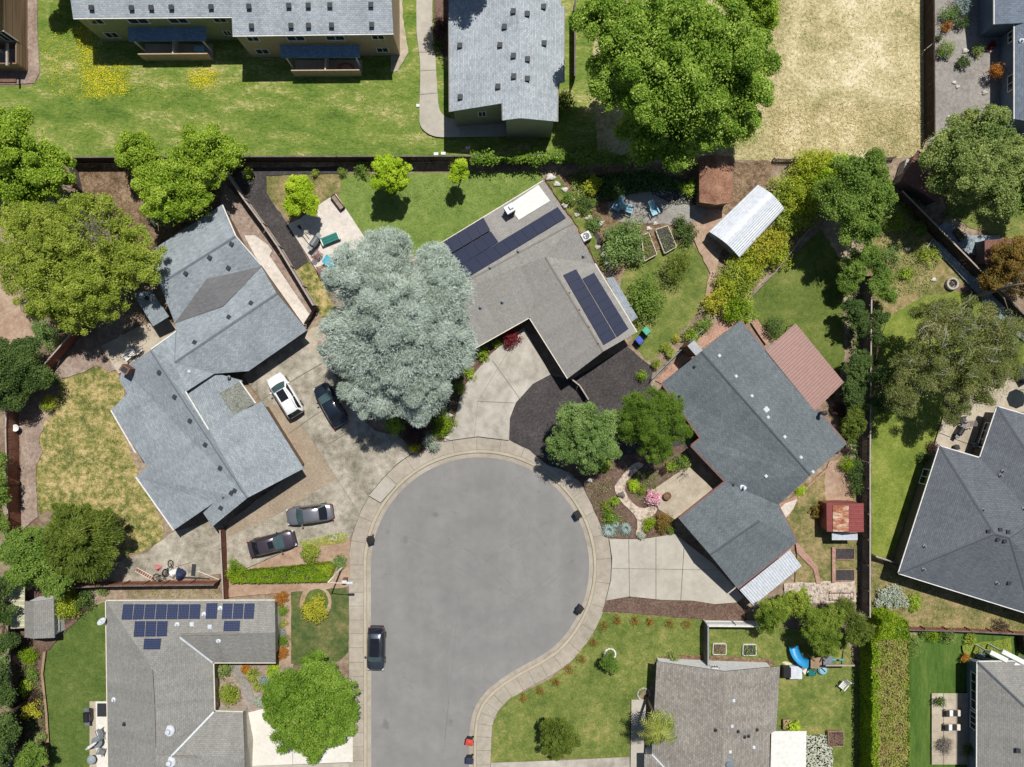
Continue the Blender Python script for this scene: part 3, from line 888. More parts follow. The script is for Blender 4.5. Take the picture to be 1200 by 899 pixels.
ccx, ccy, RR = 562.5, 664.0, 128.5
edge = [(434.5, 1400), (434.5, 899), (434.5, 780), (434.3, 720), (434.2, 690)]
edge += [(ccx - RR * math.cos(math.radians(a)), ccy - RR * math.sin(math.radians(a))) for a in range(0, 232, 4)]
edge += [(631, 771), (616, 779), (600, 788), (584, 798.5), (570, 810), (560, 823), (553.5, 838), (551, 855), (550, 880), (550, 899), (550, 1400)]

def smooth_open(p, n):
    for _ in range(n):
        q = [p[0]]
        for a, b in zip(p, p[1:]): q += [(a[0] * .75 + b[0] * .25, a[1] * .75 + b[1] * .25), (a[0] * .25 + b[0] * .75, a[1] * .25 + b[1] * .75)]
        p = q + [p[-1]]
    return p
edge = smooth_open(edge, 2)

def offs(pl, d):
    """shift a px polyline outward (to the left of its direction of travel) by d px"""
    out = []
    for i in range(len(pl)):
        a, b, c = pl[max(0, i - 1)], pl[i], pl[min(len(pl) - 1, i + 1)]
        n = []
        for p, q in ((a, b), (b, c)):
            dx, dy = q[0] - p[0], q[1] - p[1]; l = math.hypot(dx, dy)
            if l > 1e-6: n.append((dy / l, -dx / l))
        nx, ny = sum(x[0] for x in n) / len(n), sum(x[1] for x in n) / len(n); l = math.hypot(nx, ny)
        out.append((b[0] + nx / l * d, b[1] + ny / l * d))
    return out

def band(name, d0, d1, z, mat, zs=None, kind='structure'):
    a, b = offs(edge, d0), offs(edge, d1)
    vs = [P(u, v, z) for u, v in a] + [P(u, v, zs if zs is not None else z) for u, v in b]
    n = len(a); fs = [(i, i + n, i + n + 1, i + 1) for i in range(n - 1)]
    fs = [f if (Vector(vs[f[1]]) - Vector(vs[f[0]])).cross(Vector(vs[f[2]]) - Vector(vs[f[0]])).z > 0 else tuple(reversed(f)) for f in fs]
    o = link(name, vs, fs, mat); o['kind'] = kind; return o

def asphalt_street():
    m, nt, out = newmat('street_asphalt'); L = nt.links.new
    b = N(nt, 'ShaderNodeBsdfPrincipled'); L(b.outputs[0], out.inputs[0]); b.inputs['Roughness'].default_value = .9; b.inputs['Specular IOR Level'].default_value = .2
    pos = N(nt, 'ShaderNodeNewGeometry').outputs['Position']
    def noise(s, det=3, stretch=None):
        n = N(nt, 'ShaderNodeTexNoise'); n.inputs['Scale'].default_value = s; n.inputs['Detail'].default_value = det
        if stretch:
            mp = N(nt, 'ShaderNodeMapping'); mp.inputs['Scale'].default_value = stretch; L(pos, mp.inputs[0]); L(mp.outputs[0], n.inputs[0])
        else: L(pos, n.inputs[0])
        return n.outputs[0]
    # wheel tracks following the turning circle
    sub = N(nt, 'ShaderNodeVectorMath', operation='SUBTRACT'); L(pos, sub.inputs[0]); c = P(ccx + 10, ccy + 5); sub.inputs[1].default_value = (c.x, c.y, 0)
    ln = N(nt, 'ShaderNodeVectorMath', operation='LENGTH'); L(sub.outputs[0], ln.inputs[0])
    rad = math_(nt, 'ADD', math_(nt, 'MULTIPLY', ln.outputs['Value'], 1.6), math_(nt, 'MULTIPLY', noise(.12, 3), 7.0))
    tr = math_(nt, 'MULTIPLY', math_(nt, 'SINE', rad, 0), .05)
    f = math_(nt, 'ADD', tr, math_(nt, 'MULTIPLY', math_(nt, 'SUBTRACT', noise(.1, 4), .5), .5))
    f = math_(nt, 'ADD', f, math_(nt, 'MULTIPLY', math_(nt, 'SUBTRACT', noise(1.1, 4), .5), .4))
    f = math_(nt, 'ADD', f, math_(nt, 'MULTIPLY', math_(nt, 'SUBTRACT', noise(24, 3), .5), .9))
    f = math_(nt, 'ADD', f, math_(nt, 'MULTIPLY', math_(nt, 'SUBTRACT', noise(.6, 3, (1, .06, 1)), .5), .35))
    f = math_(nt, 'ADD', f, .5)
    r = ramp(nt, [(.05, C(124, 123, 120)), (.5, C(143, 141, 138)), (.95, C(162, 160, 156))]); L(f, r.inputs[0])
    # hairline cracks
    wp = N(nt, 'ShaderNodeVectorMath', operation='ADD'); nz = N(nt, 'ShaderNodeTexNoise'); nz.inputs['Scale'].default_value = .5; nz.inputs['Detail'].default_value = 5; L(pos, nz.inputs[0])
    scv = N(nt, 'ShaderNodeVectorMath', operation='SCALE'); L(nz.outputs['Color'], scv.inputs[0]); scv.inputs['Scale'].default_value = 2.2
    L(pos, wp.inputs[0]); L(scv.outputs[0], wp.inputs[1])
    vo = N(nt, 'ShaderNodeTexVoronoi', feature='DISTANCE_TO_EDGE'); vo.inputs['Scale'].default_value = .26; L(wp.outputs[0], vo.inputs['Vector'])
    ck = math_(nt, 'LESS_THAN', vo.outputs['Distance'], .005)
    ck = math_(nt, 'MULTIPLY', ck, math_(nt, 'GREATER_THAN', noise(.2, 2), .5))
    mx = N(nt, 'ShaderNodeMixRGB'); L(math_(nt, 'MULTIPLY', ck, .2), mx.inputs[0]); L(r.outputs[0], mx.inputs[1]); mx.inputs[2].default_value = C(88, 86, 82)
    # oil spots
    sp = N(nt, 'ShaderNodeTexNoise'); sp.inputs['Scale'].default_value = .42; sp.inputs['Detail'].default_value = 2; L(pos, sp.inputs[0])
    os_ = ramp(nt, [(.70, (0, 0, 0, 1)), (.76, (.45, .45, .45, 1))]); L(sp.outputs[0], os_.inputs[0])
    m2 = N(nt, 'ShaderNodeMixRGB'); L(os_.outputs[0], m2.inputs[0]); L(mx.outputs[0], m2.inputs[1]); m2.inputs[2].default_value = C(104, 102, 100)
    L(m2.outputs[0], b.inputs['Base Color'])
    n = N(nt, 'ShaderNodeTexNoise'); n.inputs['Scale'].default_value = 45; L(pos, n.inputs[0])
    bp = N(nt, 'ShaderNodeBump'); bp.inputs['Strength'].default_value = .3; bp.inputs['Distance'].default_value = .02; L(n.outputs[0], bp.inputs['Height']); L(bp.outputs[0], b.inputs['Normal'])
    M['street_asphalt'] = m
asphalt_street()
ZS = -.12
st = sheet('street', edge, 'street_asphalt', z=ZS); SHEETS.pop()
band('gutter', -.5, 4.2, ZS + .006, 'walk', ZS + .012)
# rounded kerb
kv, kf = [], []
prof = [(4.2, ZS - .02), (4.6, -.03), (5.2, .012), (8.2, .016)]
rings = [[P(u, v, z) for u, v in offs(edge, d)] for d, z in prof]
for i in range(len(edge)):
    for r in rings: kv.append(r[i])
    if i:
        for k in range(3): kf.append(((i - 1) * 4 + k, (i - 1) * 4 + k + 1, i * 4 + k + 1, i * 4 + k))
kerb = link('kerb', kv, kf, 'curb_stone'); kerb['kind'] = 'structure'
# yard soil outside the kerb
sheet('soil', offs(edge, 8.0) + [(5200, 1400), (5200, -4200), (-4200, -4200), (-4200, 1400)], 'soil', z=0.0); SHEETS.pop()

# ---- lawns
S = sheet
S('lawn', [(-80, 104), (36, 100), (46, 92), (45, 60), (40, -80), (720, -80), (700, 183), (640, 184), (88, 190), (60, 200), (-80, 225)], 'lawn_common', rag=.8)
S('dry_field', [(690, -80), (1084, -80), (1084, 184), (905, 189), (850, 186), (700, 182)], 'lawn_dry', rag=1)
S('lawn', [(395, 204), (520, 202), (634, 200), (640, 230), (505, 294), (430, 310), (392, 236)], 'lawn_backyard', rag=1.2)
S('lawn', [(312, 207), (345, 202), (400, 204), (398, 232), (345, 264), (330, 250), (312, 226)], 'weeds', rag=1.5)
S('lawn', [(346, 316), (361, 306), (378, 328), (396, 372), (376, 372)], 'lawn_patchy', rag=1)
S('lawn', [(66, 442), (112, 426), (134, 432), (150, 462), (132, 481), (160, 545), (164, 562), (198, 626), (170, 646), (143, 655), (132, 640), (100, 606), (60, 596), (44, 605), (40, 560), (40, 545), (50, 532), (44, 515), (50, 497), (62, 486), (70, 468)], 'lawn_patchy', smooth=1, rag=1.0)
S('lawn', [(746, 302), (790, 288), (806, 277), (822, 300), (831, 322), (828, 345), (815, 372), (792, 395), (760, 428), (744, 405), (738, 380), (722, 330)], 'lawn_front', smooth=1, rag=1)
S('lawn', [(873, 352), (962, 268), (986, 306), (990, 420), (976, 470), (936, 420), (905, 396), (882, 374)], 'lawn_deep', rag=1)
S('lawn', [(1021, 450), (1022, 392), (1040, 370), (1080, 346), (1118, 340), (1160, 352), (1210, 400), (1210, 432), (1182, 432), (1112, 482), (1098, 530), (1085, 545), (1056, 652), (1021, 656)], 'lawn_yellow', rag=1)
S('lawn', [(1021, 657), (1060, 662), (1240, 735), (1240, 752), (1056, 738), (1050, 722), (1021, 716)], 'weeds', rag=1)
S('lawn', [(1040, 225), (1140, 322), (1118, 342), (1080, 348), (1040, 372), (1020, 372), (1016, 250)], 'weeds', rag=1.5)
S('lawn', [(1050, 744), (1240, 741), (1240, 768), (1140, 774), (1140, 960), (1050, 960)], 'lawn_stripe', rag=.8)
S('lawn', [(1100, 200), (1240, 200), (1240, 300), (1185, 280), (1140, 268), (1110, 250)], 'lawn_front', rag=1)
S('lawn', [(100, 716), (118, 706), (130, 706), (132, 960), (60, 960), (56, 840), (51, 790), (55, 762), (72, 746)], 'lawn_green', smooth=1, rag=.8)
S('lawn', [(341, 686), (405, 684), (408.5, 700), (408.5, 764), (398, 775), (341, 780)], 'lawn_shady', rag=.8)
S('lawn', [(707, 718), (740, 719), (780, 723), (823, 726), (872, 729), (920, 735), (915, 782), (768, 778), (764, 800), (740, 826), (738, 888), (660, 890), (575, 896), (577, 851), (586, 831), (600, 817), (641, 798), (670, 776), (694, 745)], 'lawn_front', rag=.7)
S('lawn', [(824, 730), (920, 736), (990, 742), (1006, 790), (1006, 960), (890, 960), (912, 786), (824, 778)], 'lawn_front', rag=.8)

# ---- gravel, mulch, dirt
S('gravel_strip', [(33, -60), (43, -60), (44, 40), (46, 85), (40, 97), (-20, 101), (-20, 84), (30, 80)], 'gravel_pink', rag=.6)
S('gravel_strip', [(459, -40), (470, -40), (472, 20), (479, 62), (466, 83), (458, 84)], 'patio_tan', rag=.6)
S('mulch_bed', [(507, -20), (526, -20), (526, 66), (520, 66), (510, 50)], 'mulch_brown', rag=.6)
S('gravel_yard', [(1086, -80), (1260, -80), (1260, 175), (1086, 165)], 'gravel_grey')
S('mulch_bed', [(262, 197), (402, 195), (402, 204), (345, 204), (312, 206), (312, 226), (328, 249), (339, 265), (361, 306), (346, 317), (335, 300), (273, 211)], 'mulch_black', rag=.6)
S('litter_ground', [(90, 196), (190, 194), (260, 205), (290, 238), (262, 240), (210, 268), (160, 305), (120, 290), (100, 230)], 'litter', rag=1)
S('side_yard', [(264, 215), (292, 245), (372, 362), (358, 388), (290, 300), (258, 240)], 'gravel_pink', rag=.6)
S('dirt_yard', [(-40, 290), (10, 300), (25, 365), (45, 380), (40, 400), (-40, 410)], 'dirt_pink')
S('gravel_bed', [(24, 500), (34, 494), (46, 488), (52, 500), (45, 515), (50, 530), (42, 546), (44, 606), (25, 622)], 'gravel_pink', rag=.8)
S('gravel_bed', [(62, 424), (120, 404), (142, 432), (128, 436), (112, 428), (98, 436), (86, 440), (66, 446)], 'gravel_pink', rag=.8)
S('dirt_lot', [(205, 622), (250, 612), (266, 618), (268, 672), (200, 680), (96, 684), (104, 668), (143, 657), (172, 647), (198, 627)], 'concrete_old', rag=.8)
S('garden_strip', [(100, 690), (260, 686), (268, 703), (125, 706)], 'soil', rag=.5)
S('mulch_bed', [(624.5, 450), (645, 439), (668, 446), (735, 406), (766, 432), (762, 450), (800, 496), (806, 532), (700, 562), (662, 552), (642, 545), (620, 527), (596.5, 515), (597, 490), (604, 472)], 'mulch_black', rag=.5)
S('garden_bed', [(650, 540), (700, 540), (760, 528), (800, 522), (810, 535), (770, 575), (790, 604), (791, 626), (752, 632), (725, 631), (709, 629), (703, 612), (682, 567), (665, 552)], 'mulch_brown', rag=.5)
S('mulch_bed', [(710, 704.5), (737, 699.5), (775, 703.5), (812, 704.5), (837, 708.5), (866, 706.5), (876, 715), (873, 728), (823, 725.5), (780, 722.5), (740, 718.5), (706, 716.5)], 'mulch_brown', rag=.4)
S('garden_bed', [(440, 480), (530, 420), (548, 412), (580, 396), (612, 382), (600, 408), (547, 447), (539, 463), (531, 500), (519, 516), (490, 531), (470, 510)], 'mulch_brown', rag=.5)
S('dirt_yard', [(640, 212), (700, 196), (840, 190), (905, 190), (900, 262), (836, 310), (828, 300), (808, 275), (792, 286), (740, 302), (722, 330), (700, 312), (672, 258)], 'litter', rag=1)
S('dirt_path', [(803, 250), (828, 238), (870, 262), (842, 300), (838, 330), (836, 350), (826, 346), (832, 320), (820, 296)], 'dirt_pink', rag=.8)
S('gravel_bed', [(704, 312), (690, 292), (688, 276), (700, 272), (712, 296), (722, 322), (712, 326)], 'mulch_black', rag=.6)
S('lawn', [(638, 208), (654, 206), (672, 232), (690, 262), (706, 300), (714, 322), (704, 312), (694, 298), (688, 284), (672, 258), (655, 234)], 'lawn_front', rag=1)
S('gravel_patch', [(712, 234), (760, 222), (815, 214), (836, 238), (818, 262), (780, 263), (735, 262), (715, 255)], 'gravel_grey', smooth=1, rag=1)
S('fern_bed', [(690, 205), (760, 200), (820, 215), (818, 240), (790, 240), (760, 225), (720, 228), (700, 236)], 'mulch_black', rag=1)
S('side_path', [(768, 446), (790, 424), (846, 372), (868, 377), (820, 410), (776, 450)], 'brick_path', rag=.4)
S('gravel_yard', [(912, 600), (935, 575), (985, 535), (1002, 540), (1006, 700), (930, 700), (935, 640)], 'weeds', rag=.6)
S('dirt_yard', [(972, 540), (990, 540), (1000, 585), (968, 590), (966, 560)], 'dirt_pink', rag=.6)
S('stone_yard', [(918, 684), (1002, 680), (1004, 706), (920, 708)], 'flagstone', rag=.8)
S('planting_strip', [(322, 700), (341, 690), (341, 790), (322, 790)], 'dirt_pink', rag=.5)
S('dirt_yard', [(268, 676), (344, 642), (410, 626), (409, 688), (268, 700)], 'dirt_pink', rag=.5)
S('garden_bed', [(250, 778), (344, 778), (330, 834), (252, 836)], 'gravel_pink', rag=.5)
S('garden_bed', [(20, 690), (80, 690), (104, 700), (100, 716), (72, 746), (54, 764), (51, 790), (56, 840), (60, 960), (10, 960)], 'mulch_brown', rag=.8)
S('garden_bed', [(762, 776), (908, 780), (905, 772), (824, 768), (780, 768)], 'litter', rag=.6)
S('dirt_ring', [(370 + 19 * math.cos(t * .35), 706 + 20 * math.sin(t * .35)) for t in range(18)], 'dirt_pink', rag=.6)
S('lawn_disc', [(371 + 14 * math.cos(t * .35), 705 + 15 * math.sin(t * .35)) for t in range(18)], 'lawn_green', rag=.5)

# ---- concrete
S('footpath', [(489, -60), (487.5, 32), (490, 54), (493, 78), (491, 140), (493, 149), (500, 156), (509, 160), (520, 161), (552, 160.5), (606, 160), (606, 140), (530, 140), (519, 135), (514, 127), (512, 100), (510, 60), (506, 32), (508, -60)], 'concrete', smooth=1)
S('patio', [(393.6, 227), (426, 276), (442, 304), (400, 348), (384, 337), (337, 263), (352, 256), (369, 243)], 'patio_pale')
S('patio', [(118, 406), (160, 384), (196, 372), (212, 392), (152, 432), (139, 438)], 'patio_tan')
S('side_path', [(286, 276), (298, 275.5), (314, 287), (319, 294), (316, 300), (365, 372), (356, 381), (300, 302)], 'patio_pale')
S('driveway', [(284, 440), (364, 384), (380, 380), (388, 425), (402, 470), (440, 505), (468, 511), (486, 529), (466, 543), (449, 560), (435, 577), (424, 596), (416, 616), (411, 630), (345, 641), (266, 676), (266, 618), (357, 549), (304, 466)], 'concrete_old')
S('driveway_gravel', [(311, 471), (331, 476), (352, 495), (395, 562), (362, 580), (337, 597), (300, 616), (267, 629), (267, 612), (350, 549)], 'gravel_brown', rag=.6)
S('driveway', [(366, 384), (378, 381), (386, 412), (372, 420), (352, 398)], 'patio_tan')
S('driveway', [(597, 396), (614, 384), (645, 439), (624.5, 450), (604.5, 472), (597.5, 490), (596.5, 516), (560, 511.5), (519, 517), (531, 500), (540, 462), (548, 447), (575, 415)], 'concrete_drive')
S('driveway', [(714, 632), (752, 632), (791, 626), (835, 660), (872, 700), (864, 706), (837, 708), (812, 704), (775, 703), (737, 699), (710, 704), (716, 680), (717.5, 655)], 'concrete')
S('courtyard', [(764, 575), (806, 546), (836, 573), (791, 609), (772, 597)], 'patio_tan')
S('front_path', [(748, 541), (738, 546), (724, 564), (719, 572), (727, 588), (742, 601), (748, 612), (744, 631), (753, 631), (756, 612), (772, 598), (766, 592), (752, 597), (738, 587), (730, 570), (744, 553), (756, 545)], 'flagstone', smooth=1)
S('driveway', [(287, 836), (320, 828), (413.5, 828), (413.5, 893), (287, 898)], 'concrete_white')
S('driveway', [(287, 898), (409, 894), (414, 960), (287, 960)], 'concrete')
S('patio', [(105, 822), (130, 822), (130, 960), (105, 960)], 'patio_tan')
S('patio', [(112, 822), (130, 822), (130, 960), (114, 960)], 'concrete_white')
S('front_path', [(740, 820), (757, 820), (754, 960), (738, 960)], 'concrete')
S('front_path', [(575, 894), (660, 891), (738, 887), (738, 960), (575, 960)], 'concrete_drive')
S('patio', [(1092, 812.5), (1136, 812.5), (1136, 896), (1092, 896)], 'patio_tan')
S('patio', [(1108, 480), (1182, 432), (1230, 425), (1230, 490), (1172, 478), (1150, 540), (1092, 534), (1097, 515)], 'patio_tan')
S('garden_path', [(1096, 268), (1108, 260), (1135, 276), (1172, 276), (1172, 281), (1142, 284), (1150, 300), (1136, 298)], 'slate')
S('dry_creek', [(1090, 287), (1098, 281), (1118, 298), (1142, 322), (1176, 352), (1215, 388), (1215, 412), (1186, 388), (1160, 362), (1134, 332), (1112, 308)], 'slate', smooth=1)
S('brick_edging', [(932, 634), (938, 640), (958, 664), (962, 684), (957, 684), (953, 667), (934, 648)], 'brick_path')
S('brick_edging', [(910, 597), (914, 590), (935, 580), (976, 542), (972, 549), (940, 578), (924, 606), (918, 604)], 'brick_path')
S('side_patio', [(912, 598), (920, 590), (934, 585), (930, 596), (920, 608)], 'patio_pale')
S('brick_edging', [(880, 378), (886, 372), (896, 386), (910, 380), (898, 404), (892, 396)], 'brick_path')
S('stone_path', [(945.5, 861), (975.5, 861), (976, 960), (945, 960)], 'moss_gap')
S('path', [(268, 778), (284, 778), (300, 822), (292, 832), (283, 806)], 'gravel_grey')
S('mow_edge', [(1128, 756), (1184, 748), (1186, 764), (1144, 770), (1130, 776)], 'lawn_yellow', rag=.6)

# sidewalk slabs with open joints, laid on a mortar bed
band('walk_bed', 8.1, 25.6, .014, 'joint_dark')
def slabs():
    mb = MB(); d0, d1 = 8.5, 25.3
    fine = []
    for a, b in zip(edge, edge[1:]):
        n = max(1, round(math.hypot(b[0] - a[0], b[1] - a[1]) / 1.5))
        fine += [(a[0] + (b[0] - a[0]) * i / n, a[1] + (b[1] - a[1]) * i / n) for i in range(n)]
    a, b = offs(fine, d0), offs(fine, d1)
    step = 11; g = .35
    for i in range(0, len(fine) - step, step):
        idx = list(range(i, i + step + 1))
        if all(fine[k][1] > 1000 for k in idx): continue
        A = [a[k] for k in idx]; B = [b[k] for k in idx]
        def sh(p, q, t): l = math.hypot(q[0] - p[0], q[1] - p[1]); return (p[0] + (q[0] - p[0]) * t / l, p[1] + (q[1] - p[1]) * t / l)
        A[0] = sh(A[0], A[1], g * .5); B[0] = sh(B[0], B[1], g * .5); A[-1] = sh(A[-1], A[-2], g * .5); B[-1] = sh(B[-1], B[-2], g * .5)
        z = .022 + random.uniform(0, .006)
        va = [P(u, v, z) for u, v in A]; vb = [P(u, v, z) for u, v in B]; n = len(va)
        fs = [(k, k + n, k + n + 1, k + 1) for k in range(n - 1)]
        if (vb[0] - va[0]).cross(va[1] - va[0]).z < 0: fs = [tuple(reversed(f)) for f in fs]
        mb.add(va + vb, fs)
    o = mb.build('sidewalk', 'walk'); o['kind'] = 'structure'
slabs()
_z[0] = max(_z[0], .03)
S('sidewalk_panel', [(451, 559), (464, 569), (446, 589), (432.5, 581)], 'concrete')
# joints
JZ = _z[0] + .004
def J(pts, w=.05, mat='joint'): line(pts, w * .8, mat, 'joint', z=JZ)
J([(737, 632), (738, 699)]); J([(769, 630), (769, 702)]); J([(802, 640), (798, 704)]); J([(718, 666), (845, 668)])
J([(600, 404), (560, 470), (556, 512)], .04); J([(560, 470), (603, 472)], .04); J([(577, 422), (610, 468)], .04)
J([(310, 466), (352, 440), (378, 425)], .06); J([(338, 508), (372, 484), (404, 470)], .06); J([(352, 495), (420, 600)], .06); J([(385, 520), (440, 488)], .05)
J([(343, 836), (343, 896)]); J([(313, 862), (413, 862)])
for x in (1106, 1121): J([(x, 812.5), (x, 896)], .04)
for y in (838, 866): J([(1092, y), (1136, y)], .04)
J([(540, 141), (540, 160)]); J([(560, 141), (560, 160)]); J([(580, 141), (580, 160)]); J([(490, 60), (511, 60)]); J([(492, 82), (512, 81)]); J([(491, 110), (512, 108)])
J([(1100, 507), (1160, 530)], .05, 'joint_dark')
line([(1086, 290), (1094, 280), (1102, 290), (1134, 326)], .14, 'stone', 'pale_edging', z=JZ + .01)
line([(52, 764), (49, 790), (54, 836), (56, 870)], .25, 'wood_tan', 'bed_edging', z=JZ + .01)

# hairline cracks in the street
for pts in (smooth_open([(566, 650), (586, 648), (604, 638), (640, 612)], 2), smooth_open([(452, 620), (500, 638), (556, 644), (592, 676), (612, 706)], 2), [(520, 880), (526, 820), (522, 770), (538, 700)], [(590, 560), (606, 596), (640, 640)], smooth_open([(596, 710), (640, 690), (672, 656)], 2)):
    p = ragged(pts + [pts[-1]], .6, 4)[:-1]; q = []
    p = p[:len(p) - 1]
    line(p, .028, 'tar', 'street_crack', z=ZS + .004)
# ------------------------------------------------------------------ buildings
# --- the house left of the cul-de-sac
R1, R2, R3 = 4.0, 4.2, 4.6
H5 = house('house', 'house with bluish grey shingle roof and a bare grey diamond patch in its valley', 'house', [
    [(260, 240, 2.8), (276, 277, R1), (187, 333, R1), (163, 303, 2.8)],
    [(276, 277, R1), (306, 312, 3.0), (205, 379, 3.0), (187, 333, R1)],
    [(306, 312, 3.0), (324.6, 344, R2), (204.5, 425, R2), (206.5, 386, 3.1), (205, 379, 3.0)],
    [(324.6, 344, R2), (360, 387, 2.75), (291, 435, 2.75), (251, 438, 3.2), (218, 459, 3.9), (204.5, 425, R2)],
    [(176.7, 410.6, R3), (206.5, 386, 3.1), (204.5, 425, R2), (218, 459, 3.9), (244.6, 503.4, 3.9), (274.6, 486, 3.3), (306.8, 470.5, 2.75), (356, 549, 2.75), (290, 583.5, R3)],
    [(176.7, 410.6, R3), (290, 583.5, R3), (249, 617, 3.3), (238, 601, 3.3), (251, 589, 3.7), (203.4, 621.5, 2.7), (159, 559, 2.7), (172.3, 547, 3.0), (130.4, 481, 2.7), (149, 461, 3.0), (140, 446, 2.9), (143, 432, 3.0)],
], 'shingle_blue', 'siding_brown', cap='cap_dark', gutter=None)
H5['rot'] = math.radians(-33)
roof_mesh('entry_roof', [[(217, 459, 3.35), (251, 437, 2.85), (284, 446, 2.45), (274.6, 488, 2.75), (244.6, 505, 3.25)]], 'shingle_blue', H5['root'])
e2 = slab('pebble_roof', [(256.8, 461, 2.94), (281, 447.5, 2.62), (299, 472.5, 2.58), (274.6, 487.5, 2.9)], 'pebbles', H5['root'])
for (a, b) in (((217.5, 459, 3.93), (244.6, 503.6, 3.93)), ((281, 446.6, 2.62), (299.5, 472.6, 2.62)), ((260.8, 240.5, 2.86), (276.5, 277, 4.04)), ((276.5, 277, 4.04), (306, 311, 3.05)), ((207, 388, 3.1), (177, 409.5, 4.63)), ((130, 481, 2.75), (159, 531, 2.75)), ((159, 559, 2.75), (203.4, 621.5, 2.75))):
    m2 = MB(); m2.tube([P(*a), P(*b)], .07, 6); m2.build('rake_trim', 'white_paint', H5['roof'])
c0, c1, c2, c3 = P(204.5, 379, 3.04), P(242.3, 326.8, 3.62), P(307, 312.2, 3.04), P(261.2, 359, 3.58)
link('roof_cricket', [c0, c3, c1, c2], [(0, 1, 2), (1, 3, 2)], 'roll_roof', H5['root'], [(0, 0), (3, 0), (3, 3), (0, 0), (3, 0), (3, 3)])
slab('lean_to_roof', [(154.5, 343, 2.45), (177, 340, 2.75), (198, 371, 2.75), (179.6, 382.5, 2.4)], 'shingle_blue', H5['root'])
vents(H5, [(218, 320.5), (246, 302), (271.5, 286), (268, 314), (172.5, 349.5), (268.5, 371.5), (294.5, 355), (228.6, 401), (187, 436.5), (205, 465), (223, 493), (241, 521), (258.3, 548.4), (271.4, 577.5), (275.3, 574.8), (259, 595)])
skylights(H5, [(222, 435.5)], (.35, .3)); pipes(H5, [(268, 442), (261.8, 582)])
ch = MB(); p = P(147, 433, 4.3); ch.box((p.x, p.y, 3.4), (.9, .7, 2.2), math.radians(-33), 1, .02); co = ch.build('chimney', 'brick', H5['roof'])
ch = MB(); ch.box((p.x, p.y, 4.54), (.5, .4, .12), math.radians(-33)); ch.build('flue', 'vent_dark', co)

# --- the house at the head of the cul-de-sac
H6 = house('house', 'L-shaped house with tan grey roof and black solar arrays', 'house', [
    [(636.8, 212, 2.7), (671.3, 262, 4.2), (508, 351, 4.2), (475, 311, 2.7)],
    [(671.3, 262, 4.2), (639, 301, 4.1), (620.5, 371.6, 2.7), (540, 417, 2.7), (508, 351, 4.2)],
    [(639, 301, 4.1), (707, 412, 4.1), (665.6, 443.4, 2.7), (620.5, 371.6, 2.7)],
    [(639, 301, 4.1), (671.3, 262, 4.2), (697, 309, 2.8), (746, 389.5, 2.75), (707, 412, 4.1)],
], 'shingle_tan', 'siding_brown', cap='cap_tan', gutter='cream')
panels(H6, [(513, 287.5), (566.5, 255.8), (574.8, 270.4), (521.5, 302)], 5, 1, 'solar_black')
panels(H6, [(522, 303), (575.3, 271.3), (584, 283.6), (531, 316.5)], 5, 1, 'solar_black')
panels(H6, [(534, 314.5), (653.5, 242.8), (663, 255.5), (545.5, 327)], 11, 1, 'solar_black')
panels(H6, [(660, 322.5), (707.3, 404.5), (722, 395.6), (675, 315.5)], 8, 1, 'solar_black')
panels(H6, [(682.6, 326.6), (723, 395.2), (736.4, 385.4), (696, 319.6)], 7, 1, 'solar_black')
def memb():
    pts = [hit(H6, *q) for q in ((631, 217), (644.6, 235.8), (608, 258), (595.6, 241))]
    v = [a + n * .06 for a, n in pts]; v2 = [a - n * .01 for a, n in pts]
    fs = [(3, 2, 1, 0), (0, 1, 5, 4), (1, 2, 6, 5), (2, 3, 7, 6), (3, 0, 4, 7)]
    link('white_membrane', v + v2, fs, 'white_roof', H6['roof'])
memb()
p, n = hit(H6, 597.5, 249)
ch = MB(); ch.box((p.x, p.y + .1, p.z + .35), (.85, .7, 1.6), math.radians(31), 1, .02); co = ch.build('chimney', 'brick', H6['roof'])
ch = MB(); ch.box((p.x, p.y + .1, p.z + 1.2), (.95, .8, .09), math.radians(31)); ch.box((p.x + .1, p.y + .2, p.z + 1.35), (.4, .4, .2), math.radians(31), .8); ch.build('chimney_cap', 'white_metal', co)
slab('side_roof', [(710, 325.5, 2.35), (719.5, 325, 2.2), (747.5, 372, 2.2), (738, 378.5, 2.35)], 'shingle_blue', H6['root'], ribs=0)
pipes(H6, [(563, 360), (588.5, 353.5), (607.5, 294.5), (683.5, 300), (574.5, 313.5)], 'vent_grey', .09, .35); skylights(H6, [(667.5, 343), (679, 363), (690, 383), (701, 402.5)], (.18, .16), 0, 'trim_red', 'junction_box')

# --- the house right of the cul-de-sac
H7 = house('house', 'house with slate grey roof, brown metal patio cover and white awning', 'house', [
    [(867.9, 375.6, 2.6), (992.4, 520, 2.6), (950, 557, 4.3), (822, 412, 4.3)],
    [(822, 412, 4.3), (950, 557, 4.3), (912, 592, 2.65), (890, 610, 3.9), (850, 564.5, 2.65), (810, 522.4, 2.6), (821, 513.5, 2.7), (775.6, 449, 2.6)],
    [(795.6, 608, 2.6), (850, 564.5, 2.65), (890, 610, 3.9), (832, 650, 3.9)],
    [(832, 650, 3.9), (890, 610, 3.9), (912, 592, 2.65), (934.6, 634.5, 2.6), (864.5, 690, 2.6)],
], 'shingle_slate', 'siding_cream', cap='cap_dk2', gutter='trim_red')
skylights(H7, [(843, 417), (862.5, 441), (881, 464), (900, 489), (919.5, 512), (938.5, 536), (952.5, 553), (897.5, 558)], (.32, .32), math.radians(-49), 'white_metal', 'roof_vent')
skylights(H7, [(898, 480)], (.55, .55), math.radians(-49))
pipes(H7, [(813.5, 430), (796, 464.5), (859, 568.5)], 'vent_dark', .06, .3); pipes(H7, [(871, 571)], 'white_metal', .14, .6)
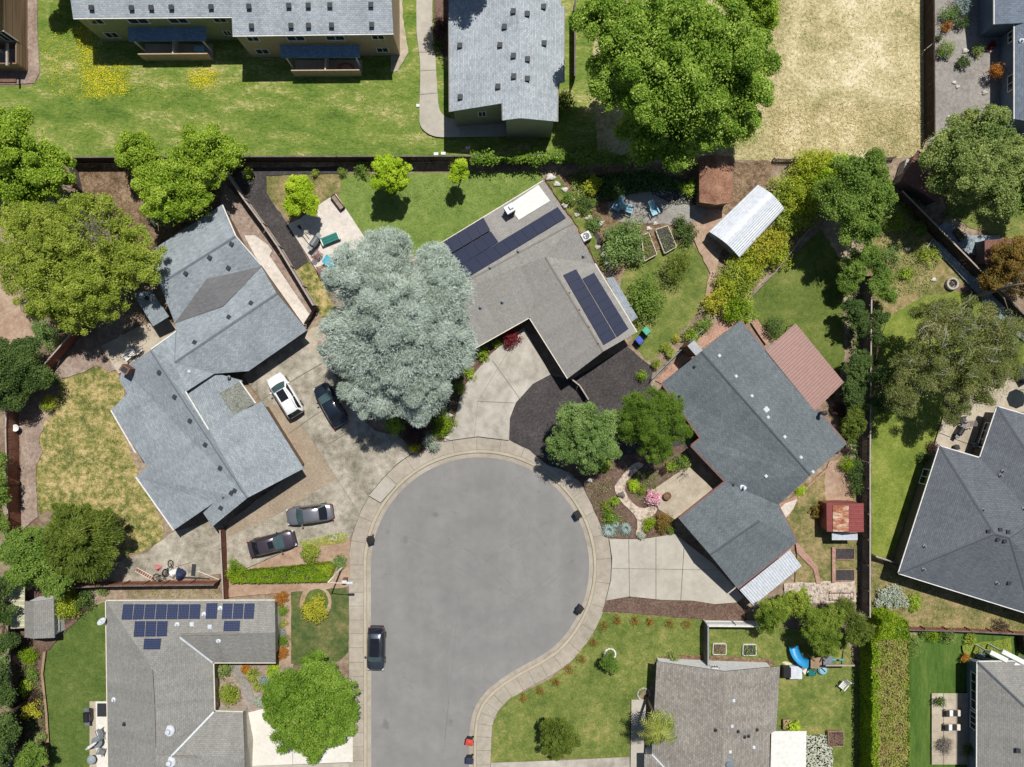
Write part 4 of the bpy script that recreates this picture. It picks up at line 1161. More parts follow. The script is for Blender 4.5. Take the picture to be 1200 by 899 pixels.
slab('patio_cover', [(897, 410.5, 2.75), (954.8, 481.5, 2.7), (989, 448, 2.3), (932.4, 379, 2.35)], 'metal_brown', H7['root'], ribs=26, ribmat='metal_rib_brown')
slab('awning', [(866.8, 691.5, 2.5), (925.5, 644.5, 2.5), (939.5, 663.5, 2.25), (883, 709.7, 2.25)], 'white_metal', H7['root'], ribs=24, ribmat='vent_grey', ribw=.03)
pm = MB()
for (u, v) in ((986, 447), (932, 381), (959, 414)): post(pm, u, v, 2.25, .1)
pm.build('cover_post', 'white_paint', H7['root'])
ch = MB(); p = P(814.5, 408.5, 3.4); ch.box((p.x, p.y, 1.75), (1.3, .75, 3.5), math.radians(-49), 1, .02); co = ch.build('chimney', 'brick', H7['root'])
ch = MB(); ch.box((p.x, p.y, 3.53), (1.4, .85, .08), math.radians(-49)); ch.build('chimney_cap', 'grey_metal', co)
p, n = hit(H7, 962, 484); ch = MB(); ch.lathe((p.x, p.y, p.z), [(.16, -.1), (.16, .7), (.24, .72), (.24, .9), (.05, 1.0)], 12); ch.build('flue', 'dark_metal', H7['roof'])

# --- dark hip roofed house on the right
H8 = house('house', 'house with dark grey hipped roof at the right edge, beside the narrow lawn', 'house', [
    [(1101.4, 523, 2.7), (1053.4, 671.8, 2.7), (1165.5, 625.6, 5.2)],
    [(1053.4, 671.8, 2.7), (1210, 720.5, 2.7), (1183, 630, 5.2), (1165.5, 625.6, 5.2)],
    [(1183, 630, 5.2), (1210, 720.5, 2.7), (1290, 745, 2.7), (1280, 590, 5.2), (1215, 608, 5.2)],
    [(1101.4, 523, 2.7), (1165.5, 625.6, 5.2), (1183, 630, 5.2), (1215, 608, 5.2), (1148.6, 537, 2.7)],
    [(1148.6, 537, 2.7), (1215, 608, 5.2), (1225, 562, 5.0), (1169, 476.7, 2.7)],
    [(1169, 476.7, 2.7), (1225, 562, 5.0), (1290, 512, 2.7)],
    [(1225, 562, 5.0), (1215, 608, 5.2), (1280, 590, 5.2), (1290, 512, 2.7)],
], 'shingle_dark', 'siding_dark', over=.5, cap='cap_dk2', gutter='white_paint')
vents(H8, [(1158, 622.5), (1172, 620.5), (1181, 623), (1169, 632), (1177, 634), (1182, 683)], 'vent_dark', .3, .14)
pipes(H8, [(1152, 597), (1083, 640), (1082, 667), (1168, 683), (1172, 557), (1175, 552), (1199, 596)])
wall_window(H8, [(1088, 550), (1094, 552), (1083, 568), (1077, 566)])
wall_window(H8, [(1155, 495), (1163, 497), (1153, 525), (1147, 522)], 2)

# --- the solar roofed house at the bottom left
zr, ze = 3.9, 2.5
H9 = house('house', 'U-shaped house with pale grey roof and rows of blue solar panels', 'house', [
    [(124, 704.4, ze), (322, 704, ze), (322.6, 741, zr), (210, 743.5, zr), (177, 781, 4.6)],
    [(124, 704.4, ze), (177, 781, 4.6), (182, 885, 4.6), (186, 990, 4.6), (128, 990, ze)],
    [(210, 743.5, zr), (322.6, 741, zr), (323, 776.5, ze), (249.5, 776.5, ze)],
    [(177, 781, 4.6), (210, 743.5, zr), (249.5, 776.5, ze), (251, 834, ze), (200.5, 886, zr), (182, 885, 4.6)],
    [(251, 834, ze), (284.6, 835, ze), (286.6, 886.5, zr), (200.5, 886, zr)],
    [(182, 885, 4.6), (200.5, 886, zr), (286.6, 886.5, zr), (289, 990, ze), (186, 990, 4.6)],
], 'shingle_grey', 'siding_cream', cap=None, gutter='cream')
panels(H9, [(144.5, 707.2), (236.5, 706.6), (235, 725.2), (143, 725.8)], 7, 1, 'solar_cell', .1)
panels(H9, [(242.3, 706.5), (255.5, 706.3), (254.3, 724.8), (241.2, 725)], 1, 1, 'solar_cell')
panels(H9, [(261, 706.3), (299.5, 706.2), (298, 725.4), (259.5, 725.6)], 3, 1, 'solar_cell', .1)
panels(H9, [(158.2, 727), (197.8, 726.6), (196.4, 745.8), (156.8, 746.3)], 3, 1, 'solar_cell', .1)
panels(H9, [(169.5, 748), (189.4, 747.8), (188, 760.6), (168.3, 760.8)], 1, 1, 'solar_cell')
panels(H9, [(263, 727.3), (282, 727), (281, 739.4), (262, 739.6)], 1, 1, 'solar_cell')
skylights(H9, [(225, 731.5), (246, 734.5)], (.45, .45)); pipes(H9, [(207.5, 732), (238.8, 720), (258, 713), (256, 751), (133.5, 820)], 'white_metal', .1, .3); pipes(H9, [(146, 848.5)], 'vent_dark', .09, .3)
pipes(H9, [(198, 856.5), (199.3, 893)], 'white_metal', .22, .4)
for pts in (((211, 747, 3.83), (249.3, 776.4, 2.53)), ((250.8, 834, 2.53), (201, 886, 3.93))):
    a, b = P(*pts[0]), P(*pts[1]); d = (b - a).normalized(); s = Vector((-d.y, d.x, 0)) * .09; up = Vector((0, 0, .05)); m2 = MB()
    m2.quad(a - s + up, b - s + up, b + s + up, a + s + up); m2.build('valley_flashing', 'white_metal', H9['roof'])
for pts in (((178, 785, 4.6), (180.5, 826, 4.6)), ((180.5, 828, 4.6), (181.8, 876, 4.6)), ((212, 743.4, 3.9), (279, 742, 3.9)), ((202, 886.2, 3.9), (230, 886.4, 3.9))):
    a, b = P(*pts[0]), P(*pts[1]); d = (b - a).normalized(); m3 = MB(); m3.box(((a + b) / 2 + Vector((0, 0, .06))), ((b - a).length, .2, .07), math.atan2(d.y, d.x)); m3.build('ridge_vent', 'cap_tan', H9['roof'])
# dish on its eave
p = P(119.5, 729.5, 3.0)
d = thing('satellite_dish', 'white satellite dish on the west eave of the solar roofed house', 'satellite dish', (p.x, p.y, 2.4))
mb = MB(); mb.lathe((0, 0, 0), [(.02, 0), (.2, .03), (.34, .09), (.42, .16), (.40, .165), (.19, .06), (.02, .03)], 20); o = mb.build('reflector', 'white_metal', d, smooth=True, local=True); o.rotation_euler = (math.radians(-48), math.radians(-15), 0); o.location = (0, .0, .55)
mb = MB(); mb.tube([(.45, 0, 0), (.1, 0, .2), (0, 0, .5)], .025); mb.build('mast', 'grey_metal', d, local=True)
mb = MB(); mb.tube([(0, .02, .5), (0, .35, .95), (.02, .38, 1.0)], .018); mb.build('feed_arm', 'grey_metal', d, local=True)

# --- bottom middle house
H10 = house('house', 'house with warm grey gabled roof and white gable wall beside the palm', 'house', [
    [(769.7, 775.3, 2.5), (849.5, 787, 4.3), (845, 990, 4.3), (790, 990, 3.1), (790, 912, 3.1), (764, 884, 2.55), (765.5, 850, 2.5)],
    [(849.5, 787, 4.3), (914, 781, 2.5), (909.8, 856, 2.6), (902.5, 860, 2.75), (900, 990, 2.75), (845, 990, 4.3)],
    [(755, 884, 2.42), (764, 884, 2.55), (790, 912, 3.1), (790, 990, 3.1), (755, 990, 2.42)],
], 'shingle_warm', 'siding_white', over=.5, cap=None, gutter=None)
slab('carport_roof', [(904, 857, 2.5), (945.2, 857, 2.35), (943.5, 985, 2.35), (901, 985, 2.5)], 'white_roof', H10['root'])
pipes(H10, [(838.5, 855.5), (864.8, 857), (877, 862.5), (872.5, 863.5), (887, 855)], 'vent_dark', .07, .3)
skylights(H10, [(859.7, 821), (857.7, 851), (855.5, 881), (883.2, 875.5)], (.32, .32), 0, 'white_metal', 'roof_vent'); pipes(H10, [(853, 895)], 'vent_grey', .25, .25)
mv = MB(); a = P(836, 783.5, 2.6); 
wall_window(H10, [(832, 779.5), (842, 780.5), (842, 783.5), (832, 782.5)], 2, 'white_paint', 'vent_grey', 'gable_vent')
mb = MB(); A, B = P(764, 884, 2.58), P(790, 912, 3.13); dd = (B - A).normalized(); s = Vector((-dd.y, dd.x, 0)) * .07
mb.quad(A - s, B - s, B + s, A + s); mb.build('valley_flashing', 'white_metal', H10['roof'])

# --- bottom right house
H11 = house('house', 'house with grey shingle roof and blue grey siding beside the striped loungers', 'house', [
    [(1145.8, 776, 2.7), (1205, 832, 4.6), (1205, 990, 4.6), (1145, 990, 2.7)],
    [(1145.8, 776, 2.7), (1182, 775.5, 2.7), (1300, 776, 2.7), (1300, 832, 4.6), (1205, 832, 4.6)],
    [(1205, 832, 4.6), (1300, 832, 4.6), (1300, 990, 4.6), (1205, 990, 4.6)],
], 'shingle_dark', 'siding_blue', over=.55, cap='cap_dk2', gutter='white_paint')
M['shingle_h11'] = M['shingle_grey']; H11['roof'].data.materials[0] = M['shingle_grey']
wall_window(H11, [(1138, 789), (1144.5, 790), (1144.5, 830), (1138, 829)], 3); wall_window(H11, [(1137.5, 832), (1144.5, 836), (1144.5, 856), (1137, 852)], 2)
vents(H11, [(1192, 879)], 'vent_dark', .4, .2)
# pergola of white beams behind it
pg = thing('pergola', 'white pergola beams behind the blue grey house at the bottom right', 'pergola', P(1178, 764, 0))
for (a, b) in (((1160, 764), (1180, 774)), ((1174, 763), (1215, 784)), ((1188, 778), (1215, 793))):
    A, B = P(*a, 2.7), P(*b, 2.7); mb = MB(); mb.box((A + B) / 2, ((B - A).length, .45, .25), math.atan2((B - A).y, (B - A).x), 1, .02); mb.build('beam', 'white_paint', pg)
for q in ((1160, 765), (1175, 764)):
    mb = MB(); post(mb, q[0], q[1], 2.6, .14); mb.build('post', 'white_paint', pg)

# --- apartments at the top left
HA = house('apartment_building', 'two storey green apartment block with pale roof at the top left', 'apartment building', [
    [(85.6, 21, 5.0), (276, 19.5, 5.0), (280, -90, 7.6), (70, -90, 7.6)],
    [(70, -90, 7.6), (280, -90, 7.6), (276, -190, 5), (85, -190, 5)],
], 'shingle_pale', 'stucco_green', over=.12, gutter='white_paint')
HB = house('apartment_building', 'two storey tan apartment block with pale roof, left of the curved footpath', 'apartment building', [
    [(272.5, 41.5, 5.0), (461, 39, 5.0), (455, -70, 7.6), (268, -70, 7.6)],
    [(268, -70, 7.6), (455, -70, 7.6), (461, -190, 5), (272, -190, 5)],
], 'shingle_pale', 'stucco_tan', over=.12, gutter='white_paint')
vents(HA, [(108, 10), (155, 10.3), (178, 10), (201.5, 9.5), (248, 9)], s=.42, h=.25)
vents(HB, [(292.3, 8.5), (339, 7.5), (361.7, 7.3), (387, 7), (435, 6.5), (295.3, 31.5), (341.5, 31), (362, 30.8), (389, 30.5), (436, 30)], s=.42, h=.25)
for q in ([(101, 21.5), (119, 21.5), (124, 28), (107, 28)], [(147, 21), (172, 21), (176.5, 27.5), (152, 27.5)], [(194.5, 20.5), (218, 20.5), (223, 27), (200, 27)], [(248, 20), (264, 20), (267.5, 26), (251.5, 26)],
          [(120, 37.5), (136, 37.5), (142, 44), (126, 44)], [(260.5, 35.5), (270, 35.5), (272, 41.5), (263, 41.5)]): wall_window(HA, q)
for q in ([(287, 42.5), (302, 42.5), (306, 48), (291, 48)], [(333.5, 41.8), (355.5, 41.8), (360, 47.5), (338, 47.5)], [(380, 41.4), (403, 41.4), (405.5, 47), (383, 47)], [(434, 40.8), (450, 40.8), (451.5, 46), (436.5, 46)],
          [(298, 57), (314, 57), (317, 63), (301, 63)], [(440, 55.5), (454.5, 55.5), (456.5, 61), (442, 61)]): wall_window(HB, q)
def porch(H, x0, x1, yt, yb, fx0, fx1, fy):
    slab('porch_roof', [(x0, yt, 3.15), (x1, yt - .3, 3.15), (x1 + .8, yb - .5, 2.6), (x0 + 1.2, yb, 2.6)], 'shingle_navy', H['root'])
    for x in (x0 + 7, x1 - 4):
        mb = MB(); p = P(x, yb, 2.5); mb.box((p.x, p.y + .1, 1.25), (.14, .14, 2.5)); mb.build('porch_post', 'white_paint', H['root'])
    zt = 1.5; mb = MB(); A, B = P(fx0, fy, zt), P(fx1, fy - .6, zt)
    mb.box(((A + B) / 2 - Vector((0, 0, zt / 2))), ((B - A).length, .1, zt), math.atan2((B - A).y, (B - A).x)); mb.build('porch_wall', 'stucco_tan', H['root'])
    mb = MB(); c = (A + B) / 2; mb.box((c.x, c.y + .85, zt / 2), (.1, 1.6, zt)); mb.build('porch_divider', 'cream', H['root'])
    mb = MB(); mb.box((c.x, c.y + .85, .03), ((B - A).length, 1.6, .06)); mb.build('porch_floor', 'concrete', H['root'])
    mb = MB(); mb.box((c.x + 1.3, c.y + .5, .45), (.9, .7, .9), 0, .95, .04); mb.build('patio_box', 'white_metal' if x0 < 200 else 'pink', H['root']) if False else None
porch(HA, 149.5, 241, 32, 48.5, 161.5, 243, 63.3); porch(HB, 328, 421, 52.5, 68, 341, 421, 82.5)
def patio_item(name, label, cat, u, v, size, mat, z=.1, rz=0.0):
    p = P(u, v, z); r = thing(name, label, cat, (p.x, p.y, z), rz)
    mb = MB(); mb.box((0, 0, size[2] / 2), size, 0, .94, .05); mb.build('body', mat, r, local=True)
    mb = MB(); mb.box((0, 0, size[2] + .03), (size[0] * 1.04, size[1] * 1.04, .07), 0, .96, .03); mb.build('lid', mat, r, local=True)
    return r
patio_item('deck_box', 'pale blue deck box on the porch of the green apartment block', 'deck box', 236, 60, (1.0, .6, .55), 'chair_blue')
pm = thing('garden_hose', 'red garden hose coiled on the porch of the tan apartment block', 'hose', P(406, 79, .1))
mb = MB(); q = P(406, 79, .1); mb.tube([(q.x + .55 * math.cos(t * .5) * (1 + .02 * t), q.y + .35 * math.sin(t * .5), .12 + .004 * t) for t in range(34)], .025, 6); mb.build('coil', 'red_paint', pm)

HC = house('apartment_building', 'apartment block with pale gabled roof right of the curved footpath', 'apartment building', [
    [(526, -80, 5.0), (527, 131, 5.0), (589, 121, 6.4), (589.5, 141, 6.4), (610, 138.5, 6.8), (606, -80, 6.8)],
    [(606, -80, 6.8), (610, 138.5, 6.8), (653, 142.5, 5.4), (653.5, 98, 5.4), (660.5, 96, 5.2), (661, 8, 5.2), (657, 7, 5.3), (657, -80, 5.3)],
], 'shingle_pale', 'stucco_green', over=.3, gutter='cap_tan')
vents(HC, [(601.5, 14), (618, 17), (637, 8.5), (591.2, 32), (586, 53.5), (539, 54), (601.7, 66), (618.2, 70), (637.7, 51.3), (602, 90), (618, 92.7), (583.5, 102), (539.5, 114.3)], s=.42, h=.25)
wall_window(HC, [(560, 131), (570, 129.5), (570, 136), (560, 137)])
m = MB(); a = P(672, 55, 0); m.box((a.x, a.y, .95), (.1, 7.5, 1.9)); 
f = thing('fence', 'short dark patio fence on the east side of the apartment block right of the footpath', 'fence', (a.x, a.y, 0)); m.build('board_panel', 'wood_dark', f)
m = MB(); m.box((a.x, a.y, 1.94), (.16, 7.6, .05)); m.build('cap_board', 'wood_grey', f)

HD = house('apartment_building', 'brown apartment building with lap siding and a walled patio beside the dandelions', 'apartment building', [
    [(-6, -260, 5.2), (-6, 31, 5.2), (-120, 31, 7.6), (-120, -260, 7.6)],
    [(-120, -260, 7.6), (-120, 31, 7.6), (-234, 31, 5.2), (-234, -260, 5.2)],
], 'shake_brown', 'lap_siding', over=.3, wallpoly=[(33, -220, 5.1), (33, 57, 5.1), (-190, 57, 5.1), (-190, -220, 5.1)])
def patio_wall(a, b, h, mat, nm='patio_wall', t=.12):
    A, B = P(*a), P(*b); m = MB(); d = B - A; m.box(((A + B) / 2 + Vector((0, 0, h / 2))), (d.length, t, h), math.atan2(d.y, d.x)); return m.build(nm, mat, HD['root'])
patio_wall((33, 57.8), (33, 83), 1.85, 'lap_siding'); patio_wall((33.4, 83.5), (-60, 83.5), 1.85, 'lap_siding')
patio_wall((32, 70), (-60, 70), .05, 'concrete', 'patio_floor', 2.1)
wall_window(HD, [(-4, 36), (9, 36), (17, 48), (2, 48)], 1)
m = MB(); q = P(19.5, 72, 0); m.box((q.x, q.y, 1.3), (.16, .16, 2.6)); m.build('patio_post', 'wood_pale', HD['root'])
m = MB(); A, B = P(5, 64, 2.6), P(12, 64, 2.6); m.box(((A + B) / 2), (.18, 2.2, .2)); m.build('beam', 'wood_pale', HD['root'])
bm = MB(); c = P(8, 95, .1); bm.box((c.x - .6, c.y, .12), (3.2, .35, .24), 0, 1, .03); tag(bm.build('brick_planter_wall', 'brick'), 'low brick planter wall in front of the brown house at the top left', 'wall')

HE = house('house', 'grey house with blue grey roofs beside the gravel yard at the top right', 'house', [
    [(1189.3, 25, 2.9), (1189.3, 139.5, 2.9), (1250, 150, 4.4), (1250, 15, 4.4)],
    [(1250, 15, 4.4), (1250, 150, 4.4), (1310, 139, 2.9), (1310, 25, 2.9)],
], 'shingle_ne', 'siding_blue', over=.35, gutter='white_paint')
slab('upper_roof', [(1164.8, 28.5, 3.2), (1260, 24, 3.2), (1260, -60, 3.9), (1164.8, -60, 3.9)], 'shingle_ne', HE['root'], .16)
m = MB(); a, b = P(1168, 24, 2.9), P(1250, -60, 2.9); m.box((a.x + 3.6, a.y + 3.2, 1.5), (7.2, 7.0, 3.0)); m.build('wing_wall', 'siding_blue', HE['root'])
m = MB(); m.tube([P(1164.6, 28.6, 3.2), P(1164.6, -40, 3.8)], .07, 6); m.build('gutter', 'white_paint', HE['root'])
wall_window(HE, [(1181.5, 39), (1187.5, 37), (1187.5, 48), (1181.5, 52)]); wall_window(HE, [(1181, 90), (1188, 86), (1188, 105), (1181, 109)])
pipes(HE, [(1197, 48)], 'white_metal', .1, .3)

# ------------------------------------------------------------------ sheds
S1 = house('shed', 'shed with rusty brown shingle roof, half shaded by the big tree', 'shed', [
    [(819.5, 183, 2.4), (819.5, 237, 2.4), (839, 240, 3.0), (839, 182, 3.0)],
    [(839, 182, 3.0), (839, 240, 3.0), (858.5, 237, 2.4), (858.5, 183, 2.4)],
], 'shed_brown', 'siding_brown', over=.2)
S1['roof'].data.materials[0] = M['rust_roof']

# white arched metal shed
def quonset():
    a0, a1, b1, b0 = P(890.5, 214.5, 2.4), P(922, 243, 2.4), P(869, 300.5, 2.4), P(833, 270, 2.4)
    c = (a0 + a1 + b0 + b1) / 4
    root = thing('shed', 'white ribbed metal shed with gambrel roof beside the yellow shrubs', 'shed', (c.x, c.y, 0))
    m_ = 17
    prof = []
    for i in range(m_ * 4 + 1):
        q = i / (m_ * 4); zz = 1.75 + .62 * (1 - abs(2 * q - 1) ** 1.7)
        prof.append((q, zz + (.03 if i % 4 in (1, 2) else 0)))
    nr = 4; vs, fs = [], []
    g0, g1, h0, h1 = [Vector((p.x, p.y, 0)) for p in (a0, a1, b0, b1)]
    for i in range(nr * 3 + 1):
        t = i / (nr * 3)
        for s, z in prof:
            q = g0.lerp(g1, s).lerp(h0.lerp(h1, s), t); vs.append((q.x, q.y, z))
    k = len(prof)
    for i in range(nr * 3):
        for j in range(k - 1): fs.append((i * k + j, i * k + j + 1, (i + 1) * k + j + 1, (i + 1) * k + j))
    link('roof', vs, fs, 'white_metal', root)
    mb = MB()
    for A, B in ((g0, h0), (g1, h1)):
        A2 = A.lerp((g0 + g1) / 2, .04); B2 = B.lerp((h0 + h1) / 2, .04); e = (B2 - A2)
        mb.quad(A2.lerp(B2, .02), A2.lerp(B2, .98), A2.lerp(B2, .98) + Vector((0, 0, 1.7)), A2.lerp(B2, .02) + Vector((0, 0, 1.7)))
    mb.build('wall', 'white_metal', root)
    for A, B, nm in ((g0, g1, 'back_wall'), (h0, h1, 'front_wall')):
        t = .03; o = (h0.lerp(h1, .5) - g0.lerp(g1, .5)) * (t if nm == 'back_wall' else -t)
        pts = [A.lerp(B, .04) + o] + [A.lerp(B, .04 + s * .92) + o + Vector((0, 0, z - .02)) for s, z in prof] + [A.lerp(B, .96) + o]
        w = link(nm, pts, [tuple(range(len(pts)))], 'lean_blue', root)
        if nm == 'front_wall':
            n = (h0.lerp(h1, .5) - g0.lerp(g1, .5)).normalized() * .05
            dpts = [A.lerp(B, s) + o + n + Vector((0, 0, z)) for s, z in ((.3, .05), (.7, .05), (.7, 1.9), (.3, 1.9))]
            link('door', dpts, [(0, 1, 2, 3)], 'grey_metal', w)
quonset()
S3 = house('shed', 'small shed with brown roof under the big tree at the upper right', 'shed', [
    [(1056, 211, 2.3), (1066, 192, 2.5), (1110, 222, 2.5), (1101, 238.5, 2.3)], [(1066, 192, 2.5), (1076, 176, 2.3), (1120, 206, 2.3), (1110, 222, 2.5)]], 'shed_brown', 'siding_dark', over=.2)
S4 = house('shed', 'small shed with brown shingle roof and grey wall near the orange tree', 'shed', [
    [(1154, 282, 2.2), (1154, 309.5, 2.2), (1172, 309, 2.7), (1172, 280, 2.7)], [(1172, 280, 2.7), (1172, 309, 2.7), (1190, 309.5, 2.2), (1190, 281, 2.2)]], 'shed_brown', 'siding_dark', over=.25)
m = MB(); q0, q1 = P(1138, 284), P(1154, 310); m.box(((q0 + q1) / 2 + Vector((0.1, 0, 1.0))), (1.1, 2.0, 2.0)); m.build('side_bay', 'siding_dark', S4['root'])
S5 = house('shed', 'red metal shed with rusty white roof panels, beside the grey fence', 'shed', [
    [(968.5, 589.5, 2.2), (969, 623, 2.2), (995, 624, 2.9), (995, 590, 2.9)], [(995, 590, 2.9), (995, 624, 2.9), (1012.3, 623.5, 2.45), (1012, 590, 2.45)]], 'metal_red', 'metal_red', over=.1)
slab('rusty_panel', [(976, 592.5, 2.47), (994.5, 592.5, 2.95), (994.5, 623.3, 2.95), (976, 623, 2.47)], 'rust_panel', S5['root'], .02, ribs=0)
slab('front_canopy', [(975, 624.5, 1.9), (1005, 624.5, 1.9), (1005, 633, 1.7), (975, 633, 1.7)], 'white_metal', S5['root'], .04, ribs=0)
mb = MB(); A, B = P(996, 590, 2.93), P(1012, 590, 2.5); C2, D2 = P(996, 624, 2.93), P(1012, 623.5, 2.5)
for i in range(7):
    t = (i + .5) / 7; a, b = A.lerp(C2, t), B.lerp(D2, t); mb.tube([a + Vector((0, 0, .02)), b + Vector((0, 0, .02))], .025, 5)
mb.build('rib', 'metal_rib_red', S5['root'])
S6 = house('shed', 'garden shed with grey gabled roof in the bottom left garden', 'shed', [
    [(28.5, 704.5, 2.2), (28.8, 747, 2.2), (40, 748.5, 2.9), (39.5, 705.5, 2.9)], [(39.5, 705.5, 2.9), (40, 748.5, 2.9), (64, 747.5, 2.1), (63, 702, 2.1)]], 'shingle_grey', 'siding_white', over=.15)
wall_window(S6, [(66, 724), (69, 724), (69, 740), (66, 740)])
lt = thing('lean_to', 'translucent slatted lean-to roof between the garden shed and the back fence', 'lean-to', P(20, 712, 0))
slab('roof', [(9.5, 689, 2.1), (29, 688, 2.2), (29, 736, 2.2), (12.5, 737, 2.1)], 'fiberglass', lt, .03)
for i in range(8):
    m = MB(); a, b = P(11, 693 + i * 5.7, 2.14), P(28.5, 692.5 + i * 5.7, 2.24); m.box((a + b) / 2, ((b - a).length, .1, .04)); m.build('slat', 'slat_cream', lt)
for q in ((12, 692), (13, 734), (27, 734), (27, 692)):
    m = MB(); post(m, q[0], q[1], 2.05, .09); m.build('post', 'wood_grey', lt)

# ------------------------------------------------------------------ fences
fence('long dark board fence between the common lawn and the back gardens', [(88, 191.5), (200, 191), (300, 190.6), (400, 190.4), (560, 190), (690, 188)], 1.9, 'wood_dark', cap='wood_grey', lean=.02)
fence('short board fence at the corner under the bright tree at the left', [(97, 224), (90, 192)], 1.7, 'wood_grey')
fence('weathered pink grey fence beside the black mulch strip', [(274, 211), (293, 239), (313, 266), (331, 292), (372, 360)], 1.7, 'wood_pale', cap='wood_pale')
fence('short dark gate fence at the end of the narrow side yard', [(373, 362), (360, 382)], 1.5, 'wood_dark')
fence('reddish brown fence along the left lawn', [(125, 362), (106, 382), (70, 423), (23, 479), (22, 500), (25, 628)], 1.95, 'wood_red', cap='wood_pale', side=-1)
fence('brown board fence above the solar roofed house', [(82, 684), (130, 681.5), (200, 680.5), (259, 680)], 1.8, 'wood_red', cap='wood_grey')
fence('short reddish fence between the parked sedans and the dirt lot', [(265, 618), (266, 640), (269, 702)], 1.6, 'wood_red', cap='wood_pale', side=-1)
fence('dark wooden fence in the lower left garden', [(24, 690), (25, 748), (28, 800), (30, 870)], 1.8, 'wood_dark', cap='wood_grey', side=-1)
fence('tall grey fence behind the red shed, dividing the gardens', [(1010, 330), (1009, 420), (1008, 540), (1008, 716)], 2.0, 'wood_grey', cap='wood_pale', side=-1)
fence('dark diagonal fence above the gravel creek', [(1045.5, 230), (1092, 277), (1139, 325)], 1.9, 'wood_dark', cap='wood_pale')
fence('dark fence below the orange tree at the right edge', [(1150, 336), (1190, 374), (1220, 404)], 1.7, 'wood_dark', cap='wood_grey')
fence('tall dark fence between the dry field and the gravel yard', [(1082, -60), (1082.5, 60), (1083, 165)], 1.8, 'wood_dark', cap='wood_dark')
fence('low pale fence at the south edge of the dry field', [(905, 189), (975, 190), (1046, 187)], .9, 'wood_pale', 'wood_pale', gap=.06)
fence('rust brown fence above the lower right lawn', [(1052, 734), (1130, 736), (1230, 741.5)], 1.1, 'wood_red', cap='wood_grey')
fence('low dark fence at the corner of the L-shaped house', [(668, 444), (678, 452), (688, 468)], 1.2, 'wood_dark', cap='wood_pale')
fence('short pale cross fence beside the dark hipped house', [(1020, 650), (1050, 659)], 1.2, 'wood_pale')
fence('white panel fence beside the driveway mulch strip', [(824, 727), (890, 727.5)], 1.8, 'white_paint', board=.3, gap=.006, lean=0, cap='white_paint')
fence('grey board fence between the front lawn and the vegetable beds', [(824, 727), (824, 774)], 1.8, 'wood_grey', cap='lean_blue')
wire_fence('green wire fence beside the grey roofed house', [(762, 444), (794, 412), (822, 386)], 1.2, 'lean_blue')
wire_fence('pale wire fence through the yellow shrubs', [(868, 358), (905, 320), (945, 270)], 1.1, 'wood_pale')
fence('timber edged dark fence at the far right of the lower lawn', [(1190, 742), (1192, 764)], 1.2, 'wood_dark')
# ------------------------------------------------------------------ trees
T = tree
T('bright green tree in the upper left corner above the olive tree', [(8, 178, 46, 6), (50, 200, 34, 5), (20, 215, 32, 4.5), (-20, 165, 40, 6)], dz=1, mat='leaf_bright', leaf=.3, dens=900, lobe=.75)
T('broad bright green tree leaning over the long back fence', [(240, 182, 34, 5.2), (210, 208, 34, 5), (165, 182, 24, 4.2), (196, 238, 26, 4.6), (225, 232, 24, 4.6), (268, 180, 20, 4.5), (180, 212, 22, 4.2), (148, 182, 14, 3.5)], dz=-0.3, mat='leaf_bright', leaf=.28, dens=900, lobe=.65, nl=40)
T('large olive green tree with twiggy gaps beside the shingle roof', [(50, 285, 44, 6), (105, 270, 42, 6.5), (60, 330, 42, 5.6), (110, 335, 44, 6), (150, 300, 34, 5.4), (30, 258, 26, 5), (90, 365, 26, 4.5), (172, 312, 18, 6.0), (20, 310, 26, 4.8)], dz=0.4, mat='leaf_olive', leaf=.24, dens=800, lobe=.7, nl=70, fill=.1, twigs=0)
T('dark green clumpy tree behind the reddish fence at the left edge', [(12, 425, 26, 4), (36, 412, 16, 3.4), (38, 440, 16, 3.2), (14, 455, 22, 3.4), (-10, 440, 24, 5)], 'leaf_dark', .26, 900, .95, k=.7)
T('dark spiky evergreen at the foot of the left lawn', [(95, 635, 38, 4.5), (120, 620, 22, 4), (108, 658, 24, 3.6), (82, 610, 22, 4)], 'leaf_darkyellow', .55, 800, .7, aspect=.2, radial=.75, up=.7)
T('brighter leafy tree beside the dark spiky evergreen', [(42, 652, 30, 4.4), (65, 672, 24, 3.8), (24, 640, 22, 4), (60, 632, 18, 4), (30, 672, 18, 3.4)], 'leaf_mid', .28, 900, .65)
T('blue grey cedar spreading in front of the L-shaped house', [(468, 395, 66, 9.6, 3.6), (425, 325, 42, 9.2, 2.8), (515, 345, 40, 9.4, 2.8), (415, 400, 40, 8.4, 2.6), (520, 405, 38, 8.4, 2.6), (440, 455, 34, 7.6, 2.2), (490, 455, 36, 7.6, 2.2), (455, 298, 30, 8.6, 2.0), (507, 302, 18, 8.4, 1.6), (462, 365, 40, 12, 2.6)], mat='leaf_cedar', leaf=.6, dens=1350, lobe=.85, tr=.4, aspect=.1, radial=.45, up=.6, shell=.14, dz=0, name='cedar_tree', bark='bark_grey', flat_=.45, nl=60, fill=.3, jit=.95, k=.8)
T('huge bright green tree at the top beside the dry field', [(790, 95, 62, 10), (740, 50, 50, 11), (845, 55, 46, 9.5), (722, 100, 34, 9), (760, 148, 36, 5.4), (820, 143, 36, 5.6), (865, 105, 36, 7), (795, 30, 48, 11), (795, 178, 24, 5.2), (868, 148, 24, 5.6), (700, 22, 28, 11), (880, 60, 26, 7.5), (752, 182, 16, 3.8)], mat='leaf_crowngreen', leaf=.32, dens=820, lobe=.95, tr=.45, nl=60, k=.58)
